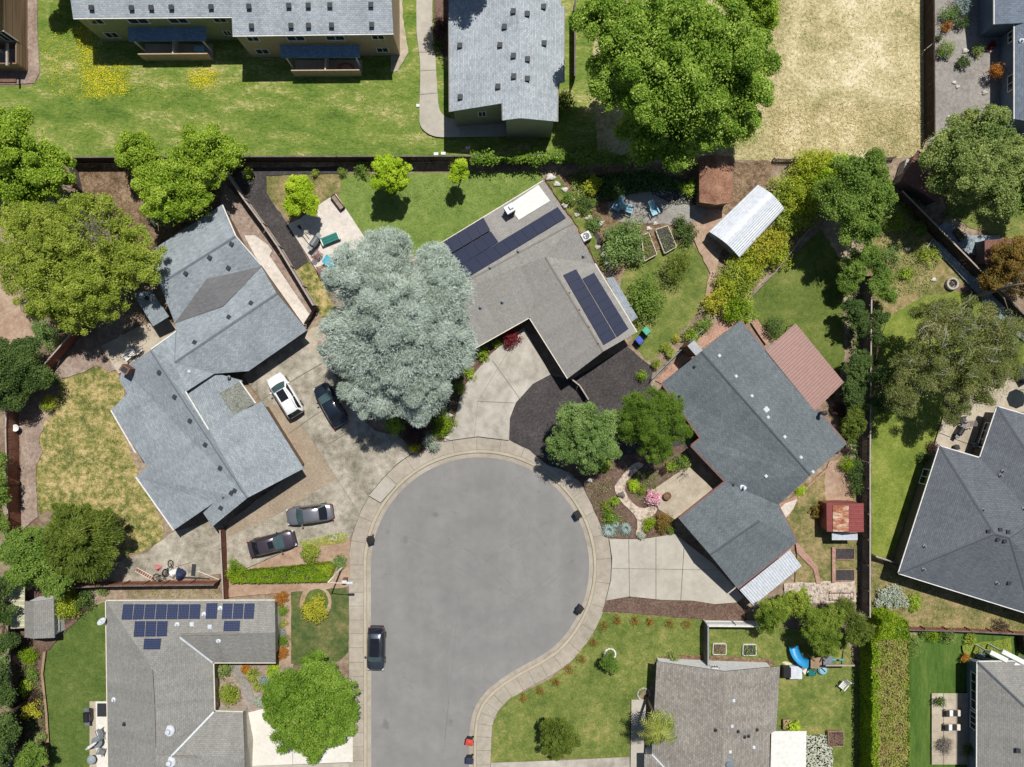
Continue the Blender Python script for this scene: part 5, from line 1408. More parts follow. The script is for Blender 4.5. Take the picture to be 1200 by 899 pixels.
T('bright green tree at the top edge left of the dry field', [(885, 0, 28, 6), (870, -30, 40, 7), (895, 25, 16, 5)], dz=2.5, mat='leaf_bright', leaf=.32, dens=800, lobe=.8)
T('small yellow green tree on the back lawn beside the dark fence', [(457, 203, 20, 3.2), (452, 195, 13, 3.4), (464, 212, 13, 2.8)], dz=1.0, mat='leaf_lime', leaf=.24, dens=1500, lobe=.4, name='young_tree')
T('slender yellow green sapling on the back lawn', [(537, 199, 11, 2.9), (533, 208, 8, 2.4), (541, 192, 7, 3.1)], dz=0.6, mat='leaf_lime', leaf=.2, dens=1600, lobe=.32, name='young_tree', tr=.08)
T('lime green tree at the corner of the pale patio', [(350, 222, 16, 3), (362, 238, 12, 2.7), (342, 240, 11, 2.6), (356, 228, 12, 3.2)], dz=0.5, mat='leaf_lime', leaf=.24, dens=1500, lobe=.4, name='young_tree', tr=.1)
T('dark leafy tree at the end of the yellow shrubs', [(1003, 212, 34, 5.2), (985, 238, 26, 5), (1020, 240, 26, 5), (1005, 268, 24, 4.6), (1030, 222, 16, 4)], dz=1.2, mat='leaf_mid', leaf=.28, dens=900, lobe=.75)
T('sage green tree covering the small brown roofed shed', [(1128, 190, 44, 6.2), (1165, 205, 32, 6), (1150, 158, 32, 6), (1106, 172, 20, 5), (1172, 240, 20, 5), (1134, 222, 18, 4.8), (1190, 180, 22, 5)], dz=0.6, mat='leaf_sage', leaf=.28, dens=800, lobe=.75, k=.6)
T('green tree at the right edge below the sage green tree', [(1205, 235, 20, 4), (1210, 200, 26, 5)], 'leaf_mid', .28, 800, .7)
T('rusty orange leaved tree beside the small grey walled shed', [(1188, 300, 24, 3.4), (1168, 322, 16, 2.8), (1200, 330, 22, 3.2), (1154, 330, 9, 2.2)], 'leaf_rust', .22, 900, .5)
T('sparse birch with pale bare twigs above the narrow lawn', [(1120, 405, 54, 6.2, 2.6), (1075, 435, 32, 5.4, 2), (1165, 395, 34, 5.6, 2), (1145, 445, 34, 5.2, 2), (1095, 375, 26, 5, 2), (1055, 465, 22, 4.4, 1.8), (1170, 425, 22, 5, 1.6), (1118, 480, 16, 4.2, 1.4)], dz=1.2, mat='leaf_birch', leaf=.22, dens=800, lobe=.7, bark='bark_white', nl=120, twigs=60, aspect=.45, fill=.08, name='birch_tree', flat_=.6)
T('grey green tree beside the black mulch near the kerb', [(685, 508, 34, 4.2), (660, 525, 20, 3.6), (705, 525, 20, 3.6), (668, 488, 18, 3.8), (712, 495, 16, 4), (690, 542, 15, 3)], dz=1.3, mat='leaf_greygreen', leaf=.26, dens=1100, lobe=.55, radial=.3, aspect=.4)
T('dark yellow green tree touching the corner of the slate roof', [(765, 490, 34, 4.6), (745, 475, 18, 4), (785, 475, 18, 4.2), (770, 520, 20, 3.8), (740, 505, 16, 3.8), (788, 505, 16, 3.8)], dz=1.2, mat='leaf_deepgreen', leaf=.22, dens=1300, lobe=.5, aspect=.3, radial=.45)
T('round bright green tree over the white driveway', [(365, 828, 46, 5.0, 2.4), (335, 812, 24, 4.4), (395, 815, 24, 4.4), (345, 852, 26, 4), (388, 850, 24, 4), (370, 788, 22, 4), (325, 835, 16, 3.6), (408, 832, 14, 3.8), (368, 872, 16, 3.4)], 'leaf_rich', .26, 950, .5, nl=30, k=.8)
T('small round olive tree on the front lawn beside the front path', [(654, 862, 20, 2.8), (645, 852, 12, 2.6), (666, 866, 13, 2.6), (652, 876, 12, 2.2)], 'leaf_darkyellow', .16, 1700, .35, tr=.12)
T('thin young tree in a stone ring on the front lawn', [(715, 774, 9, 2.2), (708, 778, 6, 1.8), (718, 781, 7, 1.6)], 'leaf_mid', .16, 1500, .28, tr=.06, name='young_tree', base=(713, 769))
T('tree with bright crown at the lower left corner', [(40, 884, 16, 2.6), (34, 892, 12, 2.4)], 'leaf_mid', .2, 1300, .4)
T('dark tree at the left edge below the garden shed', [(2, 850, 20, 4.5), (-8, 880, 24, 4.5), (6, 815, 14, 4), (-6, 790, 18, 4)], 'leaf_dark', .26, 900, .6)
T('green tree at the left edge beside the lean-to roof', [(2, 720, 14, 3.6), (-6, 690, 18, 4), (2, 755, 12, 3.2)], 'leaf_dark', .26, 900, .6)
T('leafy tree at the left edge behind the reddish fence', [(-2, 540, 12, 3), (0, 580, 12, 3.2), (-2, 612, 12, 3), (-8, 560, 14, 3.4)], 'leaf_mid', .22, 900, .5)
T('tree beyond the top edge shading the yellow dandelions', [(75, -62, 30, 7.5), (95, -50, 22, 7), (58, -75, 26, 7)], 'leaf_mid', .34, 700, .9, nl=8)
T('tree beyond the top edge shading the apartment roof', [(551, -46, 22, 9.5), (535, -52, 18, 9), (566, -58, 20, 9)], 'leaf_mid', .34, 700, .9, nl=8)
T('light green conifer beside the white awning', [(905, 718, 18, 3), (898, 728, 14, 2.4), (918, 710, 14, 2.6)], 'leaf_conifer', .24, 1300, .4, name='conifer', aspect=.35, radial=.4)
T('round yellow green tree above the blue slide', [(934, 708, 15, 2.8), (940, 702, 11, 2.6)], 'leaf_olive', .2, 1400, .35)
T('feathery conifer hanging over the play set', [(958, 735, 20, 3.6), (948, 720, 13, 3.4), (966, 752, 16, 2.8), (975, 722, 14, 3.6), (972, 738, 14, 3.2)], 'leaf_conifer', .3, 1200, .42, name='conifer', aspect=.22, radial=.65, up=.7)
T('dark feathery conifer between the play set and the tall hedge', [(1000, 728, 15, 3.6), (990, 715, 13, 3.4), (1012, 740, 12, 3.4), (1002, 748, 10, 3)], 'leaf_darkyellow', .3, 1200, .42, name='conifer', aspect=.25, radial=.6, up=.7)
T('dense dark bush tree beside the grey fence and green lawn', [(1002, 372, 15, 2.8), (998, 362, 12, 2.6), (1010, 382, 10, 2.4)], 'leaf_dark', .2, 1500, .4)
T('climbing tree with white blossom on the grey fence', [(1004, 428, 13, 2.6), (1006, 442, 12, 2.4), (1012, 418, 9, 2.4)], 'leaf_dark', .2, 1500, .35)
T('dark green tree between the slate roof and the grey fence', [(1000, 498, 14, 2.8), (996, 508, 11, 2.4), (1003, 484, 10, 2.6)], 'leaf_darkyellow', .2, 1400, .35)
T('dark bushy tree on the grey fence between the white blossom and the slate roof', [(1000, 466, 13, 2.6), (996, 454, 10, 2.4), (1006, 474, 10, 2.2)], 'leaf_dark', .2, 1500, .4)
T('mid green bushy tree on the grey fence below the dark leafy tree', [(1000, 318, 14, 2.8), (994, 332, 11, 2.4), (1008, 304, 11, 2.6)], 'leaf_mid', .22, 1400, .4)
T('bushy tree over the fence at the top of the narrow lawn', [(1040, 345, 10, 2.2), (1028, 335, 12, 2.6), (1022, 300, 13, 2.8), (1030, 318, 10, 2.4)], 'leaf_mid', .22, 1300, .4)
T('leafy plant growing along the grey fence behind the birch', [(1030, 372, 11, 2.2), (1026, 395, 9, 2), (1034, 440, 12, 2.2), (1030, 470, 11, 2.0)], 'leaf_dark', .22, 1000, .4)

# bare tree at the right edge
bt = thing('bare_tree', 'leafless grey tree leaning out over the gravel creek', 'tree', P(1142, 346, 0))
mb = MB(); a = P(1142, 346, 0)
mb.tube([a, P(1152, 345, 1.4), P(1168, 340, 3.2), P(1186, 335, 5), P(1206, 331, 6.4)], [.22, .2, .17, .13, .08], 9)
for q, z, s in (((1186, 335), 5, ((1198, 322, 5.8), (1204, 312, 6.2))), ((1168, 340), 3.2, ((1177, 350, 3.9), (1181, 362, 4.3), (1190, 370, 4.6))), ((1180, 337), 4.4, ((1192, 340, 5.0), (1204, 343, 5.4)))):
    mb.tube([P(*q, z)] + [P(*x) for x in s], [.09, .05, .025, .012][:len(s) + 1], 6)
mb.build('trunk', 'bark_grey', bt, smooth=True)

# palm
pb = P(757, 816, 0); palm = thing('palm_tree', 'palm tree with yellow green fronds against the warm grey roof', 'palm', pb)
top = P(773, 857, 6.0)
mb = MB(); mb.tube([pb, pb + Vector((.02, -.05, 2)), pb + Vector((.06, -.12, 4)), top], [.2, .15, .14, .16], 10); mb.build('trunk', 'bark', palm, smooth=True)
for k in range(24):
    ang = k * 2.39996 + random.uniform(-.2, .2); L = random.uniform(1.2, 1.9); rise = random.uniform(-.15, .9)
    mb = MB(); prev = None; rach = []
    for i in range(9):
        t = i / 8; rr = L * t; z = rise * t * 1.1 - 1.1 * t * t * (1.0 if k > 9 else .6)
        rach.append(top + Vector((math.cos(ang) * rr, math.sin(ang) * rr, z)))
    mb.tube(rach, [.03, .028, .026, .022, .02, .016, .012, .01, .006], 5)
    for i in range(1, 9):
        for sgn in (-1, 1):
            for h in (0,):
                o = rach[i].lerp(rach[max(0, i - 1)], h); d = (rach[i] - rach[i - 1]).normalized(); s = Vector((-d.y, d.x, 0)).normalized() * sgn
                l = .62 * math.sin(math.pi * (.12 + .8 * i / 9)) + .1; tip = o + (s * .75 + d * .6).normalized() * l + Vector((0, 0, -.12 * l - .04)); w = d * .085
                mb.add([o - w, o + w, tip], [(0, 1, 2)])
    mb.build('frond', 'leaf_palm', palm)

# ------------------------------------------------------------------ hedges
def hedge(label, poly, h, mat, leaf=.13, dens=420, sidemat=None, name='hedge', lobe=.28, group=None, edgeband=None):
    g = 0.0
    cu, cv = sum(p[0] for p in poly) / len(poly), sum(p[1] for p in poly) / len(poly)
    root = thing(name, label, 'hedge', P(cu, cv, 0), 0, group)
    W = [P(u, v, 0) for u, v in poly]
    area = abs(sum(W[i].x * W[(i + 1) % len(W)].y - W[(i + 1) % len(W)].x * W[i].y for i in range(len(W)))) / 2
    per = sum((W[i] - W[(i + 1) % len(W)]).length for i in range(len(W)))
    us = [p[0] for p in poly]; vs = [p[1] for p in poly]
    n1, n2 = int(area * dens), int(per * h * dens * .8)
    pts = []
    while len(pts) < n1:
        u, v = random.uniform(min(us), max(us)), random.uniform(min(vs), max(vs))
        if inside(poly, u, v):
            q = P(u, v, 0); pts.append((q.x, q.y, h - .12 + .16 * math.sin(q.x * 3.1 + q.y * 1.3) * math.sin(q.y * 4.1) + random.uniform(-.14, .08)))
    pos = np.array(pts); nr = rng.normal(0, .45, (n1, 3)) + [0, 0, .7]
    leafmesh('foliage_top' if sidemat else 'foliage', mat, pos, nr, rng.normal(0, 1, (n1, 3)), leaf * rng.uniform(.6, 1.4, n1), .6, root)
    sp, sn = [], []
    for i in range(len(W)):
        a, b = W[i], W[(i + 1) % len(W)]; m = int(n2 * (b - a).length / per); e = (b - a).normalized()
        for _ in range(m):
            q = a.lerp(b, random.random()); sp.append((q.x + random.uniform(-.1, .1), q.y + random.uniform(-.1, .1), random.uniform(.03, h))); sn.append((e.y, -e.x, .35))
    sp = np.array(sp); sn = np.array(sn) + rng.normal(0, .4, (len(sp), 3))
    leafmesh('foliage_side' if sidemat else 'foliage', sidemat or mat, sp, sn, rng.normal(0, 1, (len(sp), 3)), leaf * rng.uniform(.6, 1.4, len(sp)), .6, root)
    if edgeband:
        e = edgeband; n3 = 2600; q = rng.random((n3, 2))
        A, B, C2, D = [P(*x, 0) for x in e]; pp = [A.lerp(B, i).lerp(D.lerp(C2, i), j) for i, j in q]
        ps = np.array([(x.x, x.y, h + .05 + .12 * math.sin(x.y * 2.3)) for x in pp]); ps[:, 2] += rng.normal(0, .08, n3)
        leafmesh('foliage_edge', sidemat, ps, rng.normal(0, .45, (n3, 3)) + [0, 0, .7], rng.normal(0, 1, (n3, 3)), leaf * rng.uniform(.6, 1.4, n3), .6, root)
    mb = MB(); c = sum(W, Vector((0, 0, 0))) / len(W); inn = [c + (w - c) * .93 for w in W]
    mb.prism([(w.x, w.y) for w in inn], 0.0, h - .25); mb.build('inner_branches', 'wood_dark', root)
    return root
hedge('tall clipped hedge with browned top at the lower right', [(1007, 738), (1007, 962), (1047, 962), (1046, 738), (1030, 735)], 3.1, 'leaf_hedgetop', .17, 330, 'leaf_hedge', edgeband=[(1004, 738), (1012, 738), (1012, 962), (1004, 962)])
hedge('bright green clipped end of the tall hedge', [(1018, 716), (1012, 737), (1048, 737), (1046, 718), (1032, 712)], 3.0, 'leaf_hedge', .17, 330, name='hedge')
hedge('long low trimmed hedge beside the street lamp', [(272, 671), (300, 666), (340, 663), (388, 657.5), (394, 662), (388, 678), (340, 679.5), (274, 680)], .9, 'leaf_hedge', .11, 700)
# vine along the back fence
def vine(label, pts, mat, w=.5, h=2.0, n=2600, leaf=.2):
    root = thing('climbing_vine', label, 'vine', P(*pts[0], 0))
    W = [P(u, v, 0) for u, v in pts]; pos, nr = [], []
    for a, b in zip(W, W[1:]):
        for _ in range(int(n * (b - a).length / sum((y - x).length for x, y in zip(W, W[1:])))):
            q = a.lerp(b, random.random()); z = h * math.sqrt(random.random()) + .15
            lump = .6 + .4 * math.sin(q.x * 1.9) * math.cos(q.x * .8 + 1)
            pos.append((q.x, q.y + random.gauss(0, w * lump), min(z, h + .25 * lump))); nr.append((random.gauss(0, .5), random.gauss(-.2, .5), .8))
    leafmesh('foliage', mat, np.array(pos), np.array(nr), rng.normal(0, 1, (len(pos), 3)), leaf * rng.uniform(.6, 1.4, len(pos)), .7, root)
    mb = MB()
    for a in W: mb.tube([a + Vector((0, -.1, 0)), a + Vector((.1, -.08, h * .6)), a + Vector((.3, 0, h))], [.03, .025, .01], 5)
    mb.build('stem', 'bark', root)
vine('green climbing vine covering the long back fence below the apartments', [(552, 192), (590, 191), (630, 190), (668, 190)], 'leaf_rich', .42, 2.0, 3600)
vine('shaded climbing vine on the back fence under the huge tree', [(668, 190), (700, 190), (735, 192)], 'leaf_mid', .5, 2.0, 2200)

# ------------------------------------------------------------------ shrubs
s = shrub
YS = [(918, 222, 14, 1.8, 'leaf_olive', 'olive green shrub by the upper end of the white shed'), (945, 200, 16, 2.0, 'leaf_yellow', 'bright yellowish shrub just below the dry field fence'), (960, 190, 13, 1.8, 'leaf_yellow', 'yellowish shrub reaching over the dry field fence'), (975, 200, 15, 2.2, 'leaf_lime', 'lime shrub touching the dark leafy tree'),
      (935, 230, 16, 2.0, 'leaf_yellow', 'large yellowish shrub beside the white shed gable'), (955, 222, 15, 2.0, 'leaf_hedge', 'bright green shrub above the end of the wire fence'), (940, 252, 13, 1.6, 'leaf_yellow', 'yellowish shrub leaning on the upper wire fence'), (925, 262, 14, 1.7, 'leaf_olive', 'olive shrub along the long side of the white shed'),
      (905, 282, 13, 1.5, 'leaf_gold', 'golden shrub in the middle of the white shed side'), (890, 296, 14, 1.5, 'leaf_gold', 'golden shrub at the front corner of the white shed'), (872, 302, 11, 1.4, 'leaf_yellow', 'yellowish shrub in front of the white shed door'), (912, 300, 11, 1.4, 'leaf_yellow', 'yellowish shrub on the lawn side of the wire fence'),
      (860, 322, 12, 1.5, 'leaf_olive', 'olive shrub along the pink dirt path'), (880, 318, 12, 1.4, 'leaf_yellow', 'yellowish shrub at the corner of the deep green lawn'), (850, 338, 12, 1.4, 'leaf_yellow', 'yellowish shrub at the bend of the dirt path'), (868, 342, 11, 1.3, 'leaf_olive', 'olive shrub over the lower wire fence'),
      (838, 352, 11, 1.3, 'leaf_gold', 'golden shrub at the end of the dirt path'), (858, 360, 12, 1.5, 'leaf_hedge', 'bright shrub nearest the slate roof corner')]
for u, v, r, h, m, l in YS: s(l, u, v, r * 1.22, h * 1.15, m, 'shrub', group='shrubs along the white shed and wire fence', leaf=.17, extra=((r * .8, -r * .5, r * .55, h * .8), (-r * .5, r * .8, r * .5, h * .75)), lobe=.38, jit=.6)
s('lush lower shrub at the roof corner by the brick path', 872, 368, 12, 1.3, 'leaf_bright', leaf=.14)
s('leafy green shrub on the lower wire fence', 824, 380, 10, 1.2, 'leaf_mid', leaf=.13); s('flowering green shrub on the wire fence near the mulch', 810, 392, 9, 1.1, 'leaf_bright', leaf=.13)
s('small yellow green shrub in the black mulch beside the wire fence', 793, 397, 4.5, .7, 'leaf_gold', leaf=.1); s('pair shaped lime shrub at the lawn corner by the wire fence', 779, 407, 6, .8, 'leaf_olive', leaf=.1, extra=((6, 7, 6, .8),))
s('olive shrub nearest the driveway end of the wire fence', 769, 426, 6, .9, 'leaf_olive', leaf=.11); s('bright shrub touching the dark yellow green tree', 752, 440, 6, .9, 'leaf_bright', leaf=.11)
s('large leafy viburnum with pale blossom beside the raised beds', 733, 285, 22, 2.4, 'leaf_greygreen', leaf=.18, extra=((-8, 6, 13, 1.6), (10, 8, 14, 1.7), (4, -9, 12, 1.6)))
s('round green shrub in the middle of the small side lawn', 757, 347, 21, 2.9, 'leaf_mid', leaf=.17, lobe=.4); s('dark yellow green shrub at the raised bed end', 790, 311, 16, 2.5, 'leaf_darkyellow', leaf=.18, extra=((8, -8, 10, 1.4),), aspect=.4)
s('leafy ground shrub right of the raised beds', 803, 272, 12, 1.0, 'leaf_dark', leaf=.16, extra=((-6, -10, 9, .9),)); s('yellow leaved shrub in the shade under the huge tree', 694, 216, 10, 1.4, 'leaf_yellow', leaf=.15)
s('shaded shrub beneath the huge tree among the dark ferns', 720, 222, 13, 1.2, 'leaf_dark', leaf=.16); s('bright little shrub left of the rusty shed', 806, 222, 9, 1.1, 'leaf_bright', leaf=.15)
s('green shrub along the white rocks beside the tan roof', 668, 232, 8, .9, 'leaf_mid', leaf=.13); s('weedy green plant beside the air conditioner', 696, 262, 9, .8, 'leaf_greygreen', leaf=.13); s('low shrub in shade beside the fern bed', 684, 240, 9, .8, 'leaf_dark', leaf=.13)
s('round shrub at the corner of the apartment block under the huge tree', 662, 118, 12, 1.6, 'leaf_darkyellow', leaf=.16)
s('dark red maple shrub in the corner of the L-shaped house', 600, 394, 9, 1.3, 'leaf_red', leaf=.12, extra=((-5, 5, 7, 1.0),))
s('bright green shrub under the eave of the L-shaped house', 564, 413, 9, .9, 'leaf_bright', leaf=.12); s('small bright shrub beside the red maple', 583, 402, 5, .6, 'leaf_bright', leaf=.1)
s('green shrub at the edge of the head driveway under the cedar', 548, 436, 8, .8, 'leaf_bright', leaf=.12); s('low shrub below the cedar beside the driveway', 538, 453, 6, .7, 'leaf_mid', leaf=.11); s('yellow flowered clump at the driveway edge below the cedar', 540, 459, 3.5, .4, 'leaf_gold', leaf=.08)
s('round fresh green shrub at the sidewalk corner below the cedar', 520, 499, 12, 1.1, 'leaf_hedge', leaf=.12); s('grey green lavender mound beside the kerb below the cedar', 505, 518, 10, .8, 'leaf_silver', leaf=.1)
s('yellow and white flower clump at the end of the wooden edging', 486, 526, 6, .5, 'leaf_flower_yellow', leaf=.09); s('tall green bush in shade at the foot of the cedar', 462, 500, 9, 1.5, 'leaf_bright', leaf=.13, extra=((-5, -9, 7, 1.3),))
s('dark plum shrub under the cedar', 486, 508, 12, 1.2, 'leaf_plum', leaf=.13); s('dark shrub deep in the shade of the cedar', 505, 482, 13, 1.2, 'leaf_dark', leaf=.14)
s('pink flowering rhododendron at the edge of the courtyard', 765, 582, 9, 1.1, 'leaf_pink', leaf=.12); s('clipped green ball beside the right driveway', 760, 614, 8, .9, 'leaf_hedge', leaf=.09, name='clipped_shrub')
s('red leaved shrub beside the clipped green ball', 778, 611, 10, .9, 'leaf_rust', leaf=.11, extra=((-2, 8, 6, .8),)); s('pale grey green mound at the edge of the right driveway', 752, 628, 5, .5, 'leaf_silver', leaf=.09)
s('small green shrub at the end of the bed against the garage', 786, 621, 5, .6, 'leaf_mid', leaf=.09)
s('bright green shrub among the blue agaves', 716, 606, 8, .8, 'leaf_rich', leaf=.12); s('yellow green shrub at the top of the agave bed', 719, 587, 6, .6, 'leaf_bright', leaf=.1); s('pale flowering shrub above the agaves', 710, 594, 6, .6, 'leaf_olive', leaf=.1)
s('green shrub beside the grey green tree in brown mulch', 708, 545, 8, .8, 'leaf_bright', leaf=.12); s('leafy shrub at the top corner of the courtyard', 800, 541, 9, 1.0, 'leaf_mid', leaf=.13); s('small shrub at the porch beside the courtyard', 785, 546, 6, .7, 'leaf_bright', leaf=.11)
s('plum coloured shrub at the top of the courtyard', 777, 551, 5, .6, 'leaf_plum', leaf=.1); s('yellow green grass clump beside the garden path', 742, 569, 7, .7, 'leaf_lime', leaf=.1); s('olive grass clump beside the pink rhododendron', 751, 574, 6, .6, 'leaf_olive', leaf=.1)
s('shrub at the corner under the slate eave', 812, 511, 7, .8, 'leaf_mid', leaf=.12)
s('round shrub between the brown patio cover and the brick edging', 907, 383, 11, 1.2, 'leaf_dark', leaf=.11); s('clipped lime green ball near the red shed', 993.5, 544.5, 8, 1.1, 'leaf_hedge', leaf=.09, name='clipped_shrub')
s('dusky plum shrub at the corner of the slate roof', 983, 481, 8, 1.0, 'leaf_plum', leaf=.12); s('dark low shrub beside the slate roof tip', 992, 527, 5, .6, 'leaf_plum', leaf=.1)
s('narrow leafy shrub along the grey fence above the red shed', 1003, 556, 10, 1.5, 'leaf_dark', leaf=.14, extra=((1, 16, 8, 1.4), (3, -12, 7, 1.3))); s('brown dried bush left of the red shed', 958, 600, 8, .7, 'leaf_rust', leaf=.1)
s('yellow green strip shrub under the slate eave', 937, 577, 5, .4, 'leaf_lime', leaf=.09, extra=((5, -4, 4, .4),))
s('white blossom clump on top of the grey fence', 1024, 439, 6, 2.2, 'leaf_flower_white', leaf=.12)
s('grey rosemary like shrub in the dirt yard at the left', 54, 392, 15, 1.0, 'leaf_greygreen', leaf=.13, extra=((-10, -6, 9, .8),)); s('yellow topped round shrub at the edge of the left lawn', 58, 473, 9, 1.3, 'leaf_yellow', leaf=.09, name='clipped_shrub')
s('dark shrub against the reddish fence above the yellow topped shrub', 62, 444, 8, 1.0, 'leaf_dark', leaf=.13)
s('round shrub with rusty centre beside the parked plum sedan', 362.5, 647, 11, .9, 'leaf_olive', leaf=.12); s('clipped round shrub at the end of the long low hedge', 275, 669, 11, 1.0, 'leaf_hedge', leaf=.1, name='clipped_shrub'); s('blue green shrub at the foot of the street lamp', 398, 658, 8, .8, 'leaf_greygreen', leaf=.11)
s('yellow green shrub inside the round lawn ring', 368, 713, 14, 1.1, 'leaf_gold', leaf=.13, extra=((-6, 4, 8, .9), (7, -4, 8, .9)))
for (u, v, r, h, m, l) in ((330, 701, 8, .7, 'leaf_orange', 'orange mound at the corner of the solar roofed house'), (330, 715, 7, .6, 'leaf_rich', 'upper clipped green mound beside the solar roofed house'), (330.5, 731, 5, .4, 'leaf_olive', 'yellowish small mound between the two clipped mounds'), (330.5, 750.5, 7, .6, 'leaf_rich', 'lower clipped green mound beside the solar roofed house'), (330, 766, 7, .5, 'leaf_orange', 'rusty low mound below the clipped mounds'), (331, 741, 4, .3, 'leaf_agave', 'blue green small mound among the clipped mounds')):
    s(l, u, v, r, h, m, leaf=.08, group='mounds along the east wall of the solar roofed house')
s('yellow green rounded bush in the inner corner of the solar roofed house', 270, 815, 13, 1.1, 'leaf_olive', leaf=.12); s('white rose bush under the inner eave of the solar roofed house', 262, 787, 8, .9, 'leaf_sage', leaf=.12)
s('pale blue green mound beside the round bright tree', 312, 799, 7, .5, 'leaf_agave', leaf=.1); s('silvery mound at the edge of the white driveway', 305, 822, 7, .5, 'leaf_silver', leaf=.1); s('lime green shrub above the round bright tree', 320, 787, 8, .6, 'leaf_lime', leaf=.11)
s('bright yellow shrub beside the garden shed', 80, 708, 16, 1.8, 'leaf_yellow', leaf=.15, extra=((-10, 3, 9, 1.4), (4, -9, 9, 1.6))); s('dark shadowed shrub right of the bright yellow shrub', 98, 702, 11, 1.3, 'leaf_dark', leaf=.14); s('white flecked shrub below the brown board fence', 120, 692, 6, .8, 'leaf_sage', leaf=.1)
s('clipped yellow green ball in the lower left garden bed', 34, 770, 10, 1.0, 'leaf_hedge', leaf=.09, name='clipped_shrub'); s('small round green shrub below the clipped yellow ball', 38, 789, 7, .7, 'leaf_mid', leaf=.11); s('leafy green shrub in the lower left garden bed', 29, 808, 10, .9, 'leaf_bright', leaf=.13)
s('rusty foliage plant in the lower left garden bed', 38, 820, 9, .7, 'leaf_plum', leaf=.11); s('yellow green shrub in the shaded lower left bed', 37, 834, 11, .9, 'leaf_gold', leaf=.13); s('small pale shrub at the lawn edge in the lower left', 48, 862, 6, .6, 'leaf_sage', leaf=.1); s('grey shrub behind the lower left fence', 8, 775, 9, 1.2, 'leaf_greygreen', leaf=.13)
s('small shrub at the dark mulch below the back fence', 291, 203, 6, .8, 'leaf_bright', leaf=.12); s('round dark shrub at the back fence left of the yellow green tree', 401, 202, 5, .6, 'leaf_mid', leaf=.1); s('rounded shrub beside the yellow green tree at the back fence', 425, 198, 9, .9, 'leaf_mid', leaf=.13)
s('small dry shrub at the edge of the weedy lawn', 369, 203, 4, .6, 'leaf_olive', leaf=.1)
for (u, v, r, h, m, l) in ((1113, 14, 9, 1.1, 'leaf_greygreen', 'olive bush near the top edge of the gravel yard'), (1128, 6, 10, 1.2, 'leaf_agave', 'blue green bush at the top edge of the gravel yard'), (1126, 26.5, 8, .8, 'leaf_dark', 'upper dark round cushion in the gravel yard'), (1110, 32, 6, .7, 'leaf_orange', 'orange tufted bush in the gravel yard'),
     (1108, 58, 9, 1.1, 'leaf_mid', 'green bush beside the tall dark fence'), (1129, 72, 8, .8, 'leaf_dark', 'lower dark round cushion in the gravel yard'), (1146, 58.5, 7, .8, 'leaf_sage', 'speckled bush at the shaded corner of the grey house'), (1167, 83, 8, 1.9, 'leaf_orange', 'orange topped round shrub against the grey house wall'),
     (1138, 135, 7, .8, 'leaf_gold', 'yellow bush at the edge of the sage green tree'), (1163, 53, 5, .6, 'leaf_red', 'dark red shrub in the shade of the grey house'), (1100, 44, 4, .5, 'leaf_dark', 'small dark bush near the tall dark fence')):
    s(l, u, v, r, h, m, leaf=.11, group='bushes in the gravel yard')
s('pale variegated shrub at the end of the rust brown fence', 1063, 753, 12, 1.3, 'leaf_sage', leaf=.12, extra=((2, 10, 8, 1.0),))
for (u, v, r, h, m, l) in ((1094, 744, 7, .9, 'leaf_hedge', 'bright shrub on the lower right lawn below the rust brown fence'), (1110, 746, 8, .9, 'leaf_sage', 'pale shrub on the lower right lawn below the rust brown fence'), (1137, 747, 7, .6, 'leaf_olive', 'faded low shrub at the rust brown fence'), (1131, 771, 5, .5, 'leaf_orange', 'rust coloured plant at the corner of the blue grey house'), (1150, 768, 5, .5, 'leaf_agave', 'pale green plant at the corner of the blue grey house'),
    (1083, 742, 6, .7, 'leaf_mid', 'small dark green shrub between the pale variegated shrub and the bright shrub')): s(l, u, v, r, h, m, leaf=.11)
for (u, v, r, h, m, l) in ((1068, 240, 12, .9, 'leaf_mid', 'weedy bush beside the dark diagonal fence'), (1052, 262, 12, .9, 'leaf_bright', 'weedy bush below the diagonal fence'), (1078, 265, 11, .8, 'leaf_mid', 'weedy bush above the dry patch'), (1064, 320, 9, .7, 'leaf_bright', 'round weedy bush above the fire pit'), (1088, 300, 12, .7, 'leaf_olive', 'yellowing weeds near the gravel creek'), (1046, 300, 11, .9, 'leaf_greygreen', 'grey green weeds near the fence corner'), (1040, 325, 10, .8, 'leaf_mid', 'tangled weeds at the top of the narrow lawn'), (1110, 252, 6, .6, 'leaf_greygreen', 'pale shrub at the slate garden path')):
    s(l, u, v, r, h, m, leaf=.13, dens=90)
s('silvery leafy patch near the rust brown fence', 1038, 700, 12, .6, 'leaf_silver', leaf=.13, extra=((10, -2, 9, .5), (16, 6, 8, .5))); s('tall weeds beside the pale cross fence patch', 1073, 706, 9, .5, 'leaf_bright', leaf=.12)
s('small shrub against the gable wall of the bottom middle house', 789, 771, 6, .7, 'leaf_sage', leaf=.11)
s('dark shrub at the corner of the dark hipped house', 1094, 526, 7, .9, 'leaf_plum', leaf=.12); s('second dark shrub beside the narrow lawn and hipped house', 1082, 536, 6, .8, 'leaf_dark', leaf=.12)
s('shrub in the mulch bed beside the curved footpath', 516, 30, 7, .8, 'leaf_plum', leaf=.12); s('low dark shrub at the end of the footpath mulch bed', 514, 52, 6, .7, 'leaf_dark', leaf=.12)

